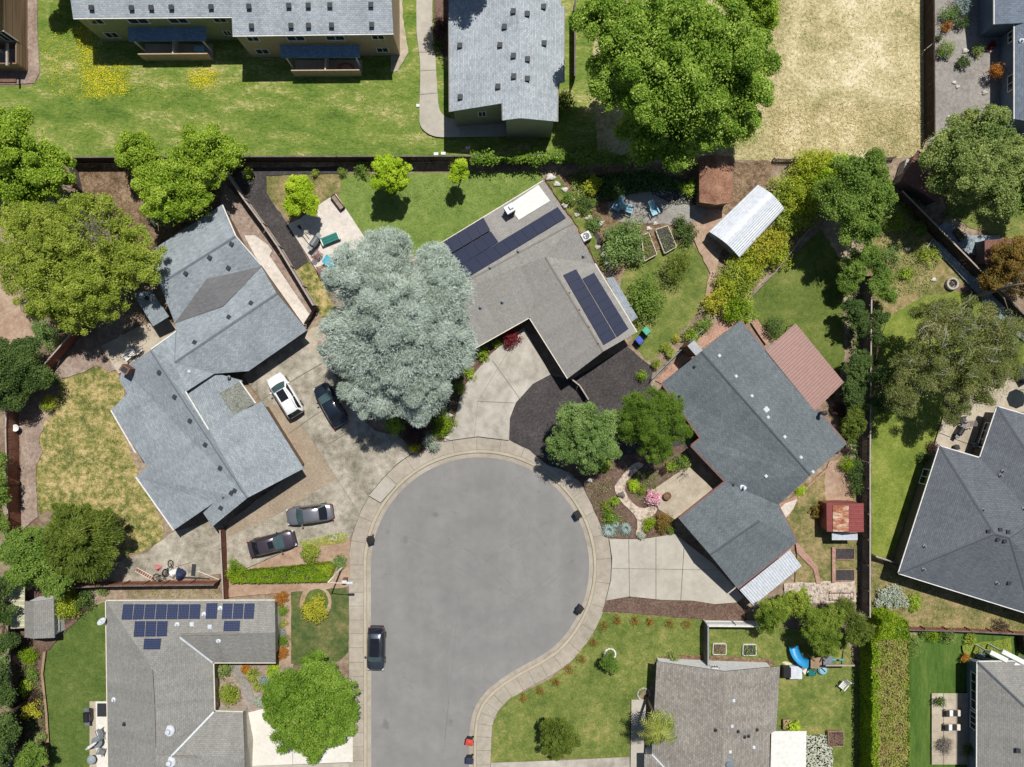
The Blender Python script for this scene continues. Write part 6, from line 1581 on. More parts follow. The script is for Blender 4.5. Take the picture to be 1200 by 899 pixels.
# spiky rosettes
def rosette(label, u, v, r, h, mat, n=40, name='agave', cat='plant', w=.07, group=None):
    g = gz(u, v); p = P(u, v, g); root = thing(name, label, cat, p, 0, group); R = r / PXM
    mb = MB()
    for k in range(n):
        a = k * 2.39996; t = (k + 1) / n; l = R * (.6 + .5 * t); el = h * (1.15 - t)
        d = Vector((math.cos(a), math.sin(a), 0)); sdd = Vector((-d.y, d.x, 0)) * w
        b0 = p + Vector((0, 0, .05)); m = b0 + d * l * .55 + Vector((0, 0, el * .8)); e = b0 + d * l + Vector((0, 0, el * .75))
        mb.add([b0 - sdd * .6, b0 + sdd * .6, m + sdd, m - sdd, e], [(0, 1, 2, 3), (3, 2, 4)])
    mb.build('leaves', mat, root)
    return root
rosette('large blue grey agave at the sidewalk corner', 713, 621, 9, .5, 'leaf_agave', 60); rosette('blue grey agave beside the flagstone path', 733, 619, 8, .5, 'leaf_agave', 50)
rosette('small blue agave between the two larger agaves', 721, 614, 5, .4, 'leaf_agave', 34)
rosette('yellow tipped spiky plant beside the grey gravel path', 297, 790, 11, .7, 'leaf_palm', 46, 'spiky_plant'); rosette('second spiky plant lower in the gravel bed', 303, 803, 8, .6, 'leaf_palm', 36, 'spiky_plant'); rosette('orange tinted spiky plant under the south eave', 289, 783, 8, .6, 'leaf_orange', 34, 'spiky_plant')

# lily clumps along the lawn edge
lil = [(612, 818), (633, 810), (652, 799), (667, 785), (683, 772), (696, 753), (707, 734), (723, 726), (744, 727), (762, 729), (785, 730), (805, 731)]
lw = ['at the lower end of the lawn edge', 'second from the lower end of the lawn edge', 'third from the lower end of the lawn edge', 'fourth from the lower end of the lawn edge', 'at the middle of the curved lawn edge', 'above the middle of the curved lawn edge', 'at the corner of the lawn below the driveway', 'first along the mulch strip from the corner', 'second along the mulch strip from the corner', 'middle of those along the mulch strip', 'second from the white panel fence', 'nearest the white panel fence']
for (u, v), l in zip(lil, lw): s('orange lily clump ' + l, u, v, 5.2, .55, 'leaf_lily', 'lily_clump', 'flowers', leaf=.12, aspect=.28, radial=.4, group='orange lily clumps along the lawn edge', dens=150)

# ground cover nobody could count
def stuff(nm, poly, mat, n, size, label, h=.1, **k): tufts(nm, poly, mat, n, size, label, None, 'stuff', h, **k)
stuff('dandelions', [(88, 34), (99, 30), (112, 52), (112, 76), (150, 78), (150, 108), (118, 114), (100, 112), (96, 60)], 'leaf_flower_yellow', 4200, .10, 'yellow dandelions in bloom beside the green apartment block', aspect=.8, blur=3.5)
stuff('dandelions', [(222, 84), (254, 82), (254, 98), (236, 104), (222, 96)], 'leaf_flower_yellow', 1100, .10, 'second yellow dandelion patch below the porch', aspect=.8, blur=3.5)
stuff('dandelions', [(46, 40), (96, 30), (100, 120), (60, 110)], 'leaf_flower_yellow', 1100, .09, 'scattered yellow dandelions on the common lawn', aspect=.8)
stuff('dandelions', [(60, 80), (300, 84), (300, 112), (60, 116)], 'leaf_flower_yellow', 500, .08, 'sparse yellow dandelions across the common lawn', aspect=.8)
stuff('ground_cover', [(352, 634), (400, 624), (408, 626), (405, 636), (372, 640), (356, 643)], 'leaf_yellow', 700, .16, 'yellow green ground cover beside the parking strip')
stuff('ground_cover', [(690, 205), (760, 200), (806, 214), (802, 224), (760, 224), (700, 236)], 'leaf_dark', 1800, .3, 'dark ferns in shade under the huge tree', h=.4)
stuff('ground_cover', [(665, 205), (690, 200), (700, 236), (690, 262), (676, 240)], 'leaf_mid', 700, .24, 'mixed green plants among the white rocks', h=.3)
stuff('ground_cover', [(440, 482), (530, 424), (548, 414), (545, 440), (530, 498), (492, 528), (470, 508)], 'leaf_dark', 1500, .2, 'low dark ground cover below the cedar', h=.25)
stuff('ground_cover', [(150, 692), (256, 690), (258, 700), (150, 702)], 'leaf_sage', 380, .14, 'low weeds in the strip above the solar panels')
stuff('ground_cover', [(1040, 236), (1088, 282), (1100, 300), (1090, 340), (1040, 350), (1022, 300)], 'leaf_sage', 2200, .16, 'rank weeds between the diagonal fence and the narrow lawn', h=.25)
stuff('ground_cover', [(905, 240), (950, 200), (985, 200), (960, 260), (880, 340), (850, 370), (838, 352)], 'leaf_olive', 2600, .2, 'undergrowth below the yellow shrubs', h=.4)
stuff('ground_cover', [(735, 288), (716, 300), (738, 318), (752, 300)], 'leaf_mid', 260, .16, 'weeds beside the raised bed')
stuff('ground_cover', [(666, 556), (700, 545), (720, 560), (704, 585), (690, 575)], 'leaf_plum', 260, .14, 'dusky low plants in the brown mulch')
stuff('ground_cover', [(748, 552), (790, 540), (800, 548), (764, 578), (746, 590), (738, 575)], 'leaf_sage', 420, .14, 'mixed low plants above the courtyard')
stuff('ground_cover', [(1128, 756), (1184, 750), (1184, 764), (1144, 769)], 'leaf_yellow', 300, .14, 'yellow ground cover behind the blue grey house')
stuff('ground_cover', [(982, 300), (1006, 300), (1006, 545), (990, 545), (980, 485), (994, 440), (994, 330)], 'leaf_dark', 1500, .26, 'dark undergrowth along the grey fence behind the slate roof', h=.5)
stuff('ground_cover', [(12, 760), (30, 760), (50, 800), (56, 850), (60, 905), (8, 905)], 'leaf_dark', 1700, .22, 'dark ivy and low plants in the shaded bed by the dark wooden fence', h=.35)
stuff('ground_cover', [(70, 690), (110, 690), (104, 704), (78, 722)], 'leaf_dark', 350, .2, 'low dark plants behind the bright yellow shrub', h=.3)
stuff('ground_cover', [(505, 20), (522, 20), (520, 62), (511, 50)], 'leaf_plum', 300, .16, 'low dusky plants in the bed beside the curved footpath', h=.2)
stuff('ground_cover', [(700, 616), (742, 616), (742, 629), (712, 629)], 'leaf_agave', 260, .12, 'small blue green rosettes between the agaves', h=.2)
stuff('ground_cover', [(256, 782), (284, 782), (290, 800), (262, 800)], 'leaf_sage', 200, .12, 'mixed low plants under the inner eave', h=.2)
stuff('ground_cover', [(684, 566), (716, 560), (720, 590), (736, 608), (738, 626), (712, 626), (704, 610)], 'leaf_sage', 520, .15, 'mixed low plants at the sidewalk edge of the front garden', h=.2)
stuff('ground_cover', [(738, 560), (764, 548), (772, 572), (756, 590), (744, 582)], 'leaf_mid', 320, .15, 'green low plants between the garden path and the rhododendron', h=.25)
stuff('ground_cover', [(758, 604), (788, 600), (790, 624), (756, 630)], 'leaf_rust', 260, .13, 'rusty low plants around the clipped green ball', h=.2)
stuff('fallen_leaves', [(752, 224), (806, 214), (822, 238), (800, 258), (766, 236)], 'leaf_silver', 420, .16, 'pale fallen leaves on the grey gravel in the shade', h=.03)
stuff('straw', [(700, -10), (1082, -10), (1082, 182), (905, 187), (850, 184), (850, 150)], 'leaf_straw', 9000, .3, 'dry straw lying over the field', aspect=.12, h=.12)
stuff('straw', [(900, 120), (1080, 120), (1080, 182), (905, 187)], 'leaf_straw', 2600, .34, 'paler straw along the field fence', aspect=.12, h=.12)
for nm, poly, m, n, l in (('grass', [(46, 60), (46, 100), (88, 188), (640, 182), (640, 160), (495, 160), (486, 84), (300, 90)], 'leaf_grass', 7000, 'short grass on the common lawn'), ('grass', [(396, 206), (632, 202), (600, 236), (505, 292), (430, 308)], 'leaf_grass', 2500, 'grass on the back lawn'),
      ('grass', [(712, 722), (822, 730), (910, 740), (910, 776), (768, 776), (738, 826), (736, 884), (580, 890), (590, 830), (640, 802)], 'leaf_grass', 4500, 'grass on the front lawn'), ('grass', [(72, 445), (132, 440), (134, 481), (160, 560), (194, 624), (143, 650), (60, 592), (46, 560), (54, 500)], 'leaf_straw', 3200, 'dried grass on the left lawn'),
      ('grass', [(1040, 660), (1200, 722), (1200, 740), (1060, 734), (1024, 700)], 'leaf_straw', 1500, 'dry grass below the dark hipped house')):
    stuff(nm, poly, m, n, .14, l, h=.06, aspect=.3)
# dead grey twigs inside two crowns
def dead_twigs(tree_root, spots, n, z0, mat='bark_grey'):
    for (u, v, r) in spots:
        for _ in range(n):
            a = random.uniform(0, 6.28); q = r * math.sqrt(random.random()); b = P(u + q * math.cos(a), v + q * math.sin(a), z0 + random.uniform(-.3, .5))
            d = Vector((random.gauss(0, 1), random.gauss(0, 1), .5)).normalized(); m = MB(); limb(m, b, b + d * random.uniform(.6, 1.4), .035, .008, .12, 4)
            for _ in range(2): q2 = b + d * random.uniform(.2, .7); limb(m, q2, q2 + (d + Vector((random.gauss(0, .8), random.gauss(0, .8), .2))).normalized() * random.uniform(.3, .7), .018, .006, .1, 3)
            m.build('dead_branch', mat, tree_root)
for o in [o for o in bpy.data.objects if o.get('label', '').startswith('large olive green')]: dead_twigs(o, [(118, 272, 15), (100, 262, 12)], 24, 8.6)
for o in [o for o in bpy.data.objects if o.get('label', '').startswith('broad bright green')]: dead_twigs(o, [(178, 272, 10)], 10, 4.6)
# ------------------------------------------------------------------ vehicles
def loft(name, stations, mat, parent, smooth=True, closed=False):
    """stations: lists of points (same count), open strips along the car"""
    vs = [p for s in stations for p in s]; k = len(stations[0]); fs = []
    for i in range(len(stations) - 1):
        for j in range(k - 1): fs.append((i * k + j, (i + 1) * k + j, (i + 1) * k + j + 1, i * k + j + 1))
    fs.append(tuple(range(k))); fs.append(tuple(reversed(range((len(stations) - 1) * k, len(stations) * k))))
    return link(name, vs, fs, mat, parent, smooth=False, local=True)

def car(label, u, v, ang, L, W, paint, kind='sedan', group='parked cars', sunroof=None, z=None, H=1.45):
    zz = gz(u, v) if z is None else z
    p = P(u, v, zz); r = thing('parked_car', label, 'car', (p.x, p.y, zz), math.radians(ang), group)
    h2 = L / 2; suv = kind == 'suv'
    hood, belt = (1.02, 1.08) if suv else (.78, .93)
    xc = h2 - (1.02 if suv else 1.12)          # cowl
    xw = xc - (.72 if suv else .85)            # roof front edge
    xb = -h2 + (.06 if suv else .55)           # rear glass base
    xr = xb + (.42 if suv else .75)            # roof rear edge
    def wid(x): t = abs(x) / h2; return W / 2 * (1 - .20 * t ** 5 - (.10 * max(0, t - .9) / .1))
    def top(x):
        t = x / h2
        if x > xc: s = (x - xc) / (h2 - xc); return belt - (belt - hood) * s ** 1.3 - .14 * s ** 5
        if x < xb: s = (xb - x) / max(.01, h2 + xb); return belt - .03 - .12 * s ** 4
        return belt
    xs = sorted(set([-h2, -h2 + .06, -h2 + .2, -h2 + .5, xb, -.8, 0, .8, xc, xc + .3, xc + .6, h2 - .3, h2 - .12, h2 - .03, h2]))
    st = []
    for x in xs:
        w, t = wid(x), top(x)
        e = 1 if abs(x) < h2 - .01 else .93
        t2 = t if abs(x) < h2 - .05 else t - .12
        st.append([(x, -w * .9 * e, .2), (x, -w * e, .38), (x, -w * .995 * e, t2 * .72), (x, -w * .95 * e, t2 - .06), (x, -w * .86 * e, t2 - .005), (x, -w * .45 * e, t2 + .025), (x, 0, t2 + .035), (x, w * .45 * e, t2 + .025), (x, w * .86 * e, t2 - .005), (x, w * .95 * e, t2 - .06), (x, w * .995 * e, t2 * .72), (x, w * e, .38), (x, w * .9 * e, .2)])
    bo = loft('body', st, paint, r)
    for poly in bo.data.polygons: poly.use_smooth = len(poly.vertices) == 4
    wb, wt = W / 2 * .88, W / 2 * .68
    gh = [(xc, belt - .02, wb, .0), (xw, H, wt, .05), ((xw + xr) / 2, H + .035, wt * 1.02, .05), (xr, H - .01, wt * .98, .05), (xb, belt - .02, wb * .95, 0)]
    st = [[(x, -w - (0 if i in (0, 4) else 0), z), (x, -w * .93, z + .03 * (i in (1, 2, 3))), (x, -w * .5, z + c), (x, 0, z + c * 1.3), (x, w * .5, z + c), (x, w * .93, z + .03 * (i in (1, 2, 3))), (x, w, z)] for i, (x, z, w, c) in enumerate(gh)]
    # sides of the cabin as a closed loft down to the belt
    cs = []
    for i, s in enumerate(st):
        x = s[0][0]; xx = x
        cs.append([(x, -wb, belt - .04)] + s + [(x, wb, belt - .04)])
    ro = loft('cabin_roof', cs, paint, r)
    for poly in ro.data.polygons: poly.use_smooth = len(poly.vertices) == 4
    def glass(name, xa, za, wa, xb_, zb, wb_, bow, mat):
        n = 9; vs, fs = [], []
        d = Vector((xb_ - xa, 0, zb - za)); nn = Vector((-(zb - za), 0, xb_ - xa)).normalized()
        if nn.z < 0: nn = -nn
        for t in (.06, .35, .65, .94):
            for i in range(n):
                s = -1 + 2 * i / (n - 1); w = (wa + (wb_ - wa) * t) * .93
                q = Vector((xa + (xb_ - xa) * t, s * w, za + (zb - za) * t)) + nn * (.022 + .055 * math.sin(math.pi * t) * .4 + .05 * (1 - s * s) * t)
                q.x += bow * (1 - s * s) * (1 - t)
                vs.append(q)
        for a in range(3):
            for i in range(n - 1): fs.append((a * n + i, a * n + i + 1, (a + 1) * n + i + 1, (a + 1) * n + i))
        return link(name, vs, fs, mat, r, smooth=True, local=True)
    glass('windshield', xc, belt, wb, xw, H + .02, wt, .10, 'glass_teal')
    glass('rear_window', xb, belt, wb * .95, xr, H + .01, wt * .98, -.08, 'glass_dark')
    for sg in (-1, 1):
        pts = [(xc - .3, sg * wb, belt + .03), (xw - .05, sg * wt, H - .06), (xr + .08, sg * wt, H - .06), (xb + .35, sg * wb, belt + .03)]
        o = Vector((0, sg * .016, .012)); pts = [Vector(q) + o for q in pts]
        f = (0, 1, 2, 3) if sg < 0 else (3, 2, 1, 0)
        sw = link('side_window', pts, [f], 'glass_dark', r, local=True)
        mid = [pts[0].lerp(pts[3], .5), pts[1].lerp(pts[2], .5)]
        mb = MB(); mb.tube([mid[0], mid[1]], .03, 5); mb.build('pillar', paint, sw, local=True)
        mb = MB(); mb.box((xc - .42, sg * (W / 2 + .07), belt + .05), (.16, .2, .13), 0, .9, .04); mb.build('side_mirror', paint, r, local=True)
        mb = MB(); mb.box((h2 - .14, sg * (W / 2 * .72), hood - .19), (.24, .3, .13), -sg * .45, .9, .04); mb.build('headlight', 'lamp_clear', r, local=True)
        mb = MB(); mb.box((-h2 + .09, sg * (W / 2 * .76), belt - .18), (.16, .24, .16), sg * .35, .9, .04); mb.build('taillight', 'lamp_red', r, local=True)
        for xx in (h2 - .92, -h2 + .92):
            mb = MB(); R = .33
            y = sg * (W / 2 - .12)
            vs = []
            prof = [(R * .62, -.12), (R, -.1), (R, .1), (R * .62, .12)]
            n = 20; vv, ff = [], []
            for i, (rr, yy) in enumerate(prof):
                for k in range(n):
                    a = 2 * math.pi * k / n; vv.append((xx + rr * math.cos(a), y + yy, R + rr * math.sin(a)))
                if i:
                    for k in range(n):
                        j = (k + 1) % n; ff.append(((i - 1) * n + k, (i - 1) * n + j, i * n + j, i * n + k))
            ff += [tuple(range(n)), tuple(reversed(range((len(prof) - 1) * n, len(prof) * n)))]
            w = link('wheel', vv, ff, 'rubber', r, local=True)
            mb.tube([(xx, y + sg * .1, R), (xx, y + sg * .135, R)], R * .6, 16); mb.build('rim', 'rim', w, local=True)
    if sunroof:
        x0, x1, w = sunroof; zt = H + .088
        mb = MB(); mb.box(((x0 + x1) / 2, 0, zt), (x1 - x0, w * 2, .03), 0, 1, .012); mb.build('sunroof', 'glass_dark', r, local=True)
    if suv:
        for sg in (-1, 1):
            mb = MB(); mb.tube([(xw - .2, sg * wt * .9, H + .07), (xw - .3, sg * wt * .9, H + .12), (xr + .2, sg * wt * .9, H + .12), (xr + .1, sg * wt * .9, H + .06)], .022, 6); mb.build('roof_rail', 'dark_metal', r, local=True)
    mb = MB(); mb.box((h2 - .02, 0, .42), (.12, W * .74, .2), 0, 1, .04); mb.build('front_bumper', 'black_plastic', r, local=True)
    mb = MB(); mb.box((-h2 + .02, 0, .42), (.12, W * .74, .18), 0, 1, .04); mb.build('rear_bumper', 'black_plastic', r, local=True)
    return r
car('white SUV with dark sunroof on the weathered driveway', 337, 463.5, 121, 4.65, 1.92, 'paint_white', 'suv', sunroof=(-.55, .6, .42), H=1.6)
car('dark navy sedan partly under the blue grey cedar', 389.5, 474.5, 119, 4.6, 1.85, 'paint_navy')
car('silver grey sedan parked nearest the kerb beside the brown gravel', 365, 601.5, 187.5, 4.7, 1.82, 'paint_silver')
car('dark plum sedan with sunroof beside the rusty centred shrub', 321, 635.5, 14.5, 4.8, 1.85, 'paint_plum', sunroof=(-.12, .42, .36))
car('dark slate blue SUV parked at the street kerb', 442.3, 757, -91, 4.35, 1.85, 'paint_slate', 'suv', z=ZS + .01, sunroof=(-1.3, .55, .45), H=1.55)

# ------------------------------------------------------------------ bins
def make_bin(label, mat, lid):
    r = thing('wheeled_bin', label, 'bin')
    mb = MB(); mb.box((0, 0, .5), (.5, .58, .86), 0, 1.16, .05); mb.build('body', mat, r, local=True)
    mb = MB(); mb.box((0, 0, .965), (.66, .76, .08), 0, .92, .035); mb.box((.0, 0, 1.01), (.4, .46, .03), 0, .8, .01)
    l = mb.build('lid', lid, r, local=True)
    mb = MB(); mb.tube([(-.24, -.42, .93), (.24, -.42, .93)], .025, 6); mb.tube([(-.2, -.42, .93), (-.2, -.34, .95)], .02, 5); mb.tube([(.2, -.42, .93), (.2, -.34, .95)], .02, 5); mb.build('handle', 'black_plastic', r, local=True)
    for sx in (-1, 1):
        mb = MB(); mb.tube([(sx * .22, -.3, .12), (sx * .29, -.3, .12)], .12, 14); mb.build('wheel', 'rubber', r, local=True)
    return r
binspec = [('black wheeled bin at the kerb nearest the parked silver sedan', 'black_plastic', 'black_plastic', 436, 631, 200, ZS + .01), ('black wheeled bin at the kerb by the brown mulch bed', 'black_plastic', 'black_plastic', 676, 601.5, 30, ZS + .01),
           ('dark wheeled bin at the kerb below the right driveway', 'navy', 'black_plastic', 678.5, 711, -35, ZS + .01), ('red lidded wheeled bin at the kerb by the front lawn', 'black_plastic', 'red_paint', 550.5, 865, 80, ZS + .02),
           ('black wheeled bin beside the red lidded one', 'black_plastic', 'navy', 550.5, 886.5, 88, ZS + .02), ('bright blue wheeled bin at the corner of the tan roofed house', 'blue_plastic', 'blue_plastic', 747.5, 399.5, 40, .02), ('pale green wheeled bin beside the bright blue one', 'green_plastic', 'green_plastic', 755.5, 388.5, 40, .03)]
b0 = None
for (l, m, ld, u, v, a, z) in binspec:
    if b0 is None: o = b0 = make_bin(l, m, ld)
    else: o = copy_tree(b0)
    p = P(u, v, z); o.location = p; o.rotation_euler = (0, 0, math.radians(a)); o['label'] = l; o['category'] = 'bin'; o['group'] = 'wheeled bins'
    for chd in [x for x in bpy.data.objects if x.parent == o]:
        nm = chd.name.split('.')[0]
        if nm in ('body', 'lid'):
            chd.data = chd.data.copy(); chd.data.materials[0] = M[m if nm == 'body' else ld]

# ------------------------------------------------------------------ street lamp, mailbox
lp = P(401.6, 664, 0); sl = thing('street_lamp', 'pale street lamp with a single arm reaching over the sidewalk', 'street lamp', lp)
mb = MB(); mb.lathe(lp, [(.16, 0), (.16, .3), (.10, .4), (.085, 3), (.06, 6.0)], 12); mb.build('pole', 'cream', sl, smooth=True)
mb = MB(); t0 = lp + Vector((0, 0, 5.85)); mb.tube([t0, t0 + Vector((.7, -.03, .2)), t0 + Vector((1.7, -.05, .26))], .04, 8); mb.build('arm', 'cream', sl)
mb = MB(); c = t0 + Vector((2.0, -.05, .22)); mb.box(c, (.75, .3, .16), 0, .7, .06); h = mb.build('lamp_head', 'white_metal', sl)
mb = MB(); mb.box(c + Vector((.05, 0, -.1)), (.4, .2, .05), 0, 1, .02); mb.build('lens', 'lamp_clear', h)
p = P(406, 679.5, 0); mbx = thing('mailbox', 'white mailbox on a brick foot beside the street lamp', 'mailbox', p)
mb = MB(); mb.box((p.x, p.y + .1, .45), (.42, .42, .9), 0, 1, .02); mb.build('brick_foot', 'brick', mbx)
mb = MB(); mb.box((p.x + .02, p.y + .08, 1.05), (.55, .26, .28), 0, .92, .06); mb.build('box', 'white_paint', mbx)
for (l, u, v) in (('small white utility lid on the lawn beside the curved footpath', 490.5, 124), ('single white utility lid left of the apartment corner', 548.5, 173.5), ('white utility lid nearest the back fence', 519.5, 180), ('narrow white utility lid beside the one nearest the fence', 511, 180.5)):
    p = G(u, v); m = MB(); m.box((p.x, p.y, p.z + .05), (.5, .32, .1), 0, .92, .02); tag(m.build('utility_box', 'white_paint'), l, 'utility box', 'utility lids on the common lawn')

# ------------------------------------------------------------------ garden furniture and clutter
def box_thing(name, label, cat, u, v, size, mat, rz=0, lidmat=None, part=('body', 'lid'), bev=.03, group=None):
    p = G(u, v); r = thing(name, label, cat, p, math.radians(rz), group)
    m = MB(); m.box((0, 0, size[2] / 2), size, 0, .97, bev); m.build(part[0], mat, r, local=True)
    m = MB(); m.box((0, 0, size[2] + .025), (size[0] * 1.05, size[1] * 1.05, .06), 0, .96, .02); m.build(part[1], lidmat or mat, r, local=True)
    return r
def table(label, u, v, d, h, mat, rect=None, rz=0, name='patio_table'):
    p = G(u, v); r = thing(name, label, 'table', p, math.radians(rz)); m = MB()
    if rect: m.box((0, 0, h), (rect[0], rect[1], .05), 0, 1, .015)
    else: m.lathe((0, 0, h), [(d * .48, -.03), (d / 2, -.01), (d / 2, .02), (d * .47, .035)], 28)
    m.build('tabletop', mat, r, local=True)
    a = rect[0] / 2 * .85 if rect else d * .3; b = rect[1] / 2 * .8 if rect else d * .3
    for sx in (-1, 1):
        for sy in (-1, 1): m = MB(); m.tube([(sx * a, sy * b, 0), (sx * a * .8, sy * b * .8, h - .02)], .025, 6); m.build('leg', mat, r, local=True)
    return r
def chair(label, u, v, rz, mat, name='garden_chair', recl=.25, s=1.0, slats=5, group=None):
    p = G(u, v); r = thing(name, label, 'chair', p, math.radians(rz), group)
    m = MB()
    for i in range(slats): m.box((0, (-.26 + .52 * i / (slats - 1)) * s, (.42 - .03 * (1 if recl < .3 else (slats - 1 - i))) * s), (.54 * s, .095 * s, .025))
    m.build('seat', mat, r, local=True)
    m = MB()
    for i in range(slats):
        x = (-.22 + .44 * i / (slats - 1)) * s; m.tube([(x, -.27 * s, .38 * s), (x * 1.1, (-.3 - recl * 1.4) * s, (.98 - .06 * abs(i - (slats - 1) / 2)) * s)], .045 * s, 5)
    m.build('backrest', mat, r, local=True)
    for sx in (-1, 1):
        m = MB(); m.box((sx * .31 * s, 0, .6 * s), (.1 * s, .66 * s, .03)); m.build('armrest', mat, r, local=True)
        for y in (-.26, .28): m = MB(); m.box((sx * .29 * s, y * s, .3 * s), (.05, .07, .6 * s)); m.build('leg', mat, r, local=True)
    return r
table('white round table on the tan patio of the blue grey roofed house', 157, 413, .85, .72, 'white_paint')
chair('white chair on the kerb side of the white round table', 151.5, 418.5, 130, 'white_paint'); chair('white chair on the eave side of the white round table', 164.5, 410.5, -50, 'white_paint')
for (l, u, v, a) in (('light blue adirondack chair at the shaded end of the fern bed', 722, 243.5, 150), ('light blue adirondack chair between the other two blue chairs', 737, 246.5, 250), ('light blue adirondack chair nearest the rusty shed', 766, 249, 205)):
    chair(l, u, v, a, 'chair_blue', 'adirondack_chair', .45, 1.15, 6, 'blue garden chairs')
def raised_bed(label, pts, h, mat, soil, plants=None, n=0):
    g = gz(*pts[0]); W = [P(u, v, g) for u, v in pts]; c = sum(W, Vector((0, 0, 0))) / 4
    r = thing('raised_bed', label, 'raised bed', c)
    for i in range(4):
        a, b = W[i], W[(i + 1) % 4]; d = (b - a).normalized(); m = MB(); m.box(((a + b) / 2 + Vector((0, 0, h / 2))), ((b - a).length - .06, .06, h), math.atan2(d.y, d.x), 1, .01); m.build('side_board', mat, r)
    m = MB(); inn = [c + (w - c) * .95 for w in W]; m.prism([(w.x, w.y) for w in inn], g, g + h - .08); m.build('soil_fill', soil, r)
    if plants:
        pos = np.array([tuple(inn[0].lerp(inn[1], a).lerp(inn[3].lerp(inn[2], a), b)) for a, b in rng.random((n, 2))]); pos[:, 2] += h - .05 + rng.random(n) * .22
        leafmesh('foliage', plants, pos, rng.normal(0, .4, (n, 3)) + [0, 0, .7], rng.normal(0, 1, (n, 3)), .14 * rng.uniform(.6, 1.4, n), .5, r)
raised_bed('raised bed with pale frame nearest the rusty shed', [(767.4, 270), (782, 265.4), (792, 290), (778, 298)], .4, 'cream', 'mulch_black', 'leaf_sage', 160)
raised_bed('raised bed with pale frame beside the large viburnum', [(750.7, 277), (759.4, 273.5), (769, 299), (754.5, 306.8)], .4, 'cream', 'mulch_brown', 'leaf_mid', 300)
raised_bed('white framed vegetable bed nearest the grey board fence', [(835, 753.5), (850, 753.5), (850, 766), (834.5, 766)], .3, 'white_paint', 'mulch_brown', 'leaf_sage', 60)
raised_bed('white framed vegetable bed farther from the grey board fence', [(870, 754.5), (885, 754.5), (885, 767), (869.5, 767)], .3, 'white_paint', 'mulch_black', 'leaf_mid', 120)
raised_bed('brown planter box against the tall hedge', [(968, 855), (986, 855), (986, 872), (969, 872)], .5, 'wood_tan', 'mulch_brown', 'leaf_plum', 80)
raised_bed('upper dark soil bed below the red shed', [(978, 642), (1000, 642), (1000, 655), (978, 655)], .25, 'brick_path', 'mulch_black')
raised_bed('lower dark soil bed below the red shed', [(978, 667), (1000, 667), (1000, 680), (978, 680)], .25, 'brick_path', 'mulch_black')
raised_bed('small planter bed on the slate garden path', [(1116, 272), (1121, 268), (1129, 279), (1124, 284)], .3, 'wood_grey', 'mulch_brown', 'leaf_sage', 60)
m = MB(); a, b = P(975, 640), P(975.5, 682); m.box(((a + b) / 2 + Vector((0, 0, .2))), (.36, 3.6, .4), 0, 1, .03); tag(m.build('low_wall', 'brick_path'), 'low pink brick wall beside the dark soil beds', 'wall')
# hoops between the blue chairs and beds
hp = thing('garden_arch', 'thin wire hoops over the shaded bed between the blue chairs', 'garden arch', G(748, 257))
for k, (u, v) in enumerate(((735, 260), (738, 258), (752, 254), (765, 257))):
    q = G(u, v); m = MB(); m.tube([(q.x + .55 * math.cos(t / 8 * math.pi) * (.5 if k < 2 else 1), q.y + .25 * math.cos(t / 8 * math.pi), q.z + .9 * math.sin(t / 8 * math.pi)) for t in range(9)], .02, 5); m.build('hoop', 'wood_pale', hp)
def ac(label, u, v, rz):
    p = G(u, v); r = thing('air_conditioner', label, 'air conditioner', p, math.radians(rz))
    m = MB(); m.box((0, 0, .4), (.95, .85, .8), 0, .98, .03); m.build('casing', 'white_metal', r, local=True)
    m = MB(); m.lathe((0, 0, .8), [(.33, .0), (.33, .03), (.28, .03), (.27, .005)], 24); f = m.build('fan_guard', 'dark_metal', r, local=True)
    m = MB()
    for k in range(5):
        a = k * 2 * math.pi / 5; m.add([(.04 * math.cos(a), .04 * math.sin(a), .815), (.25 * math.cos(a - .25), .25 * math.sin(a - .25), .82), (.25 * math.cos(a + .3), .25 * math.sin(a + .3), .835)], [(0, 1, 2)])
    m.build('fan_blades', 'grey_metal', f, local=True)
ac('white air conditioner beside the tan grey roof', 686, 278.5, 28)
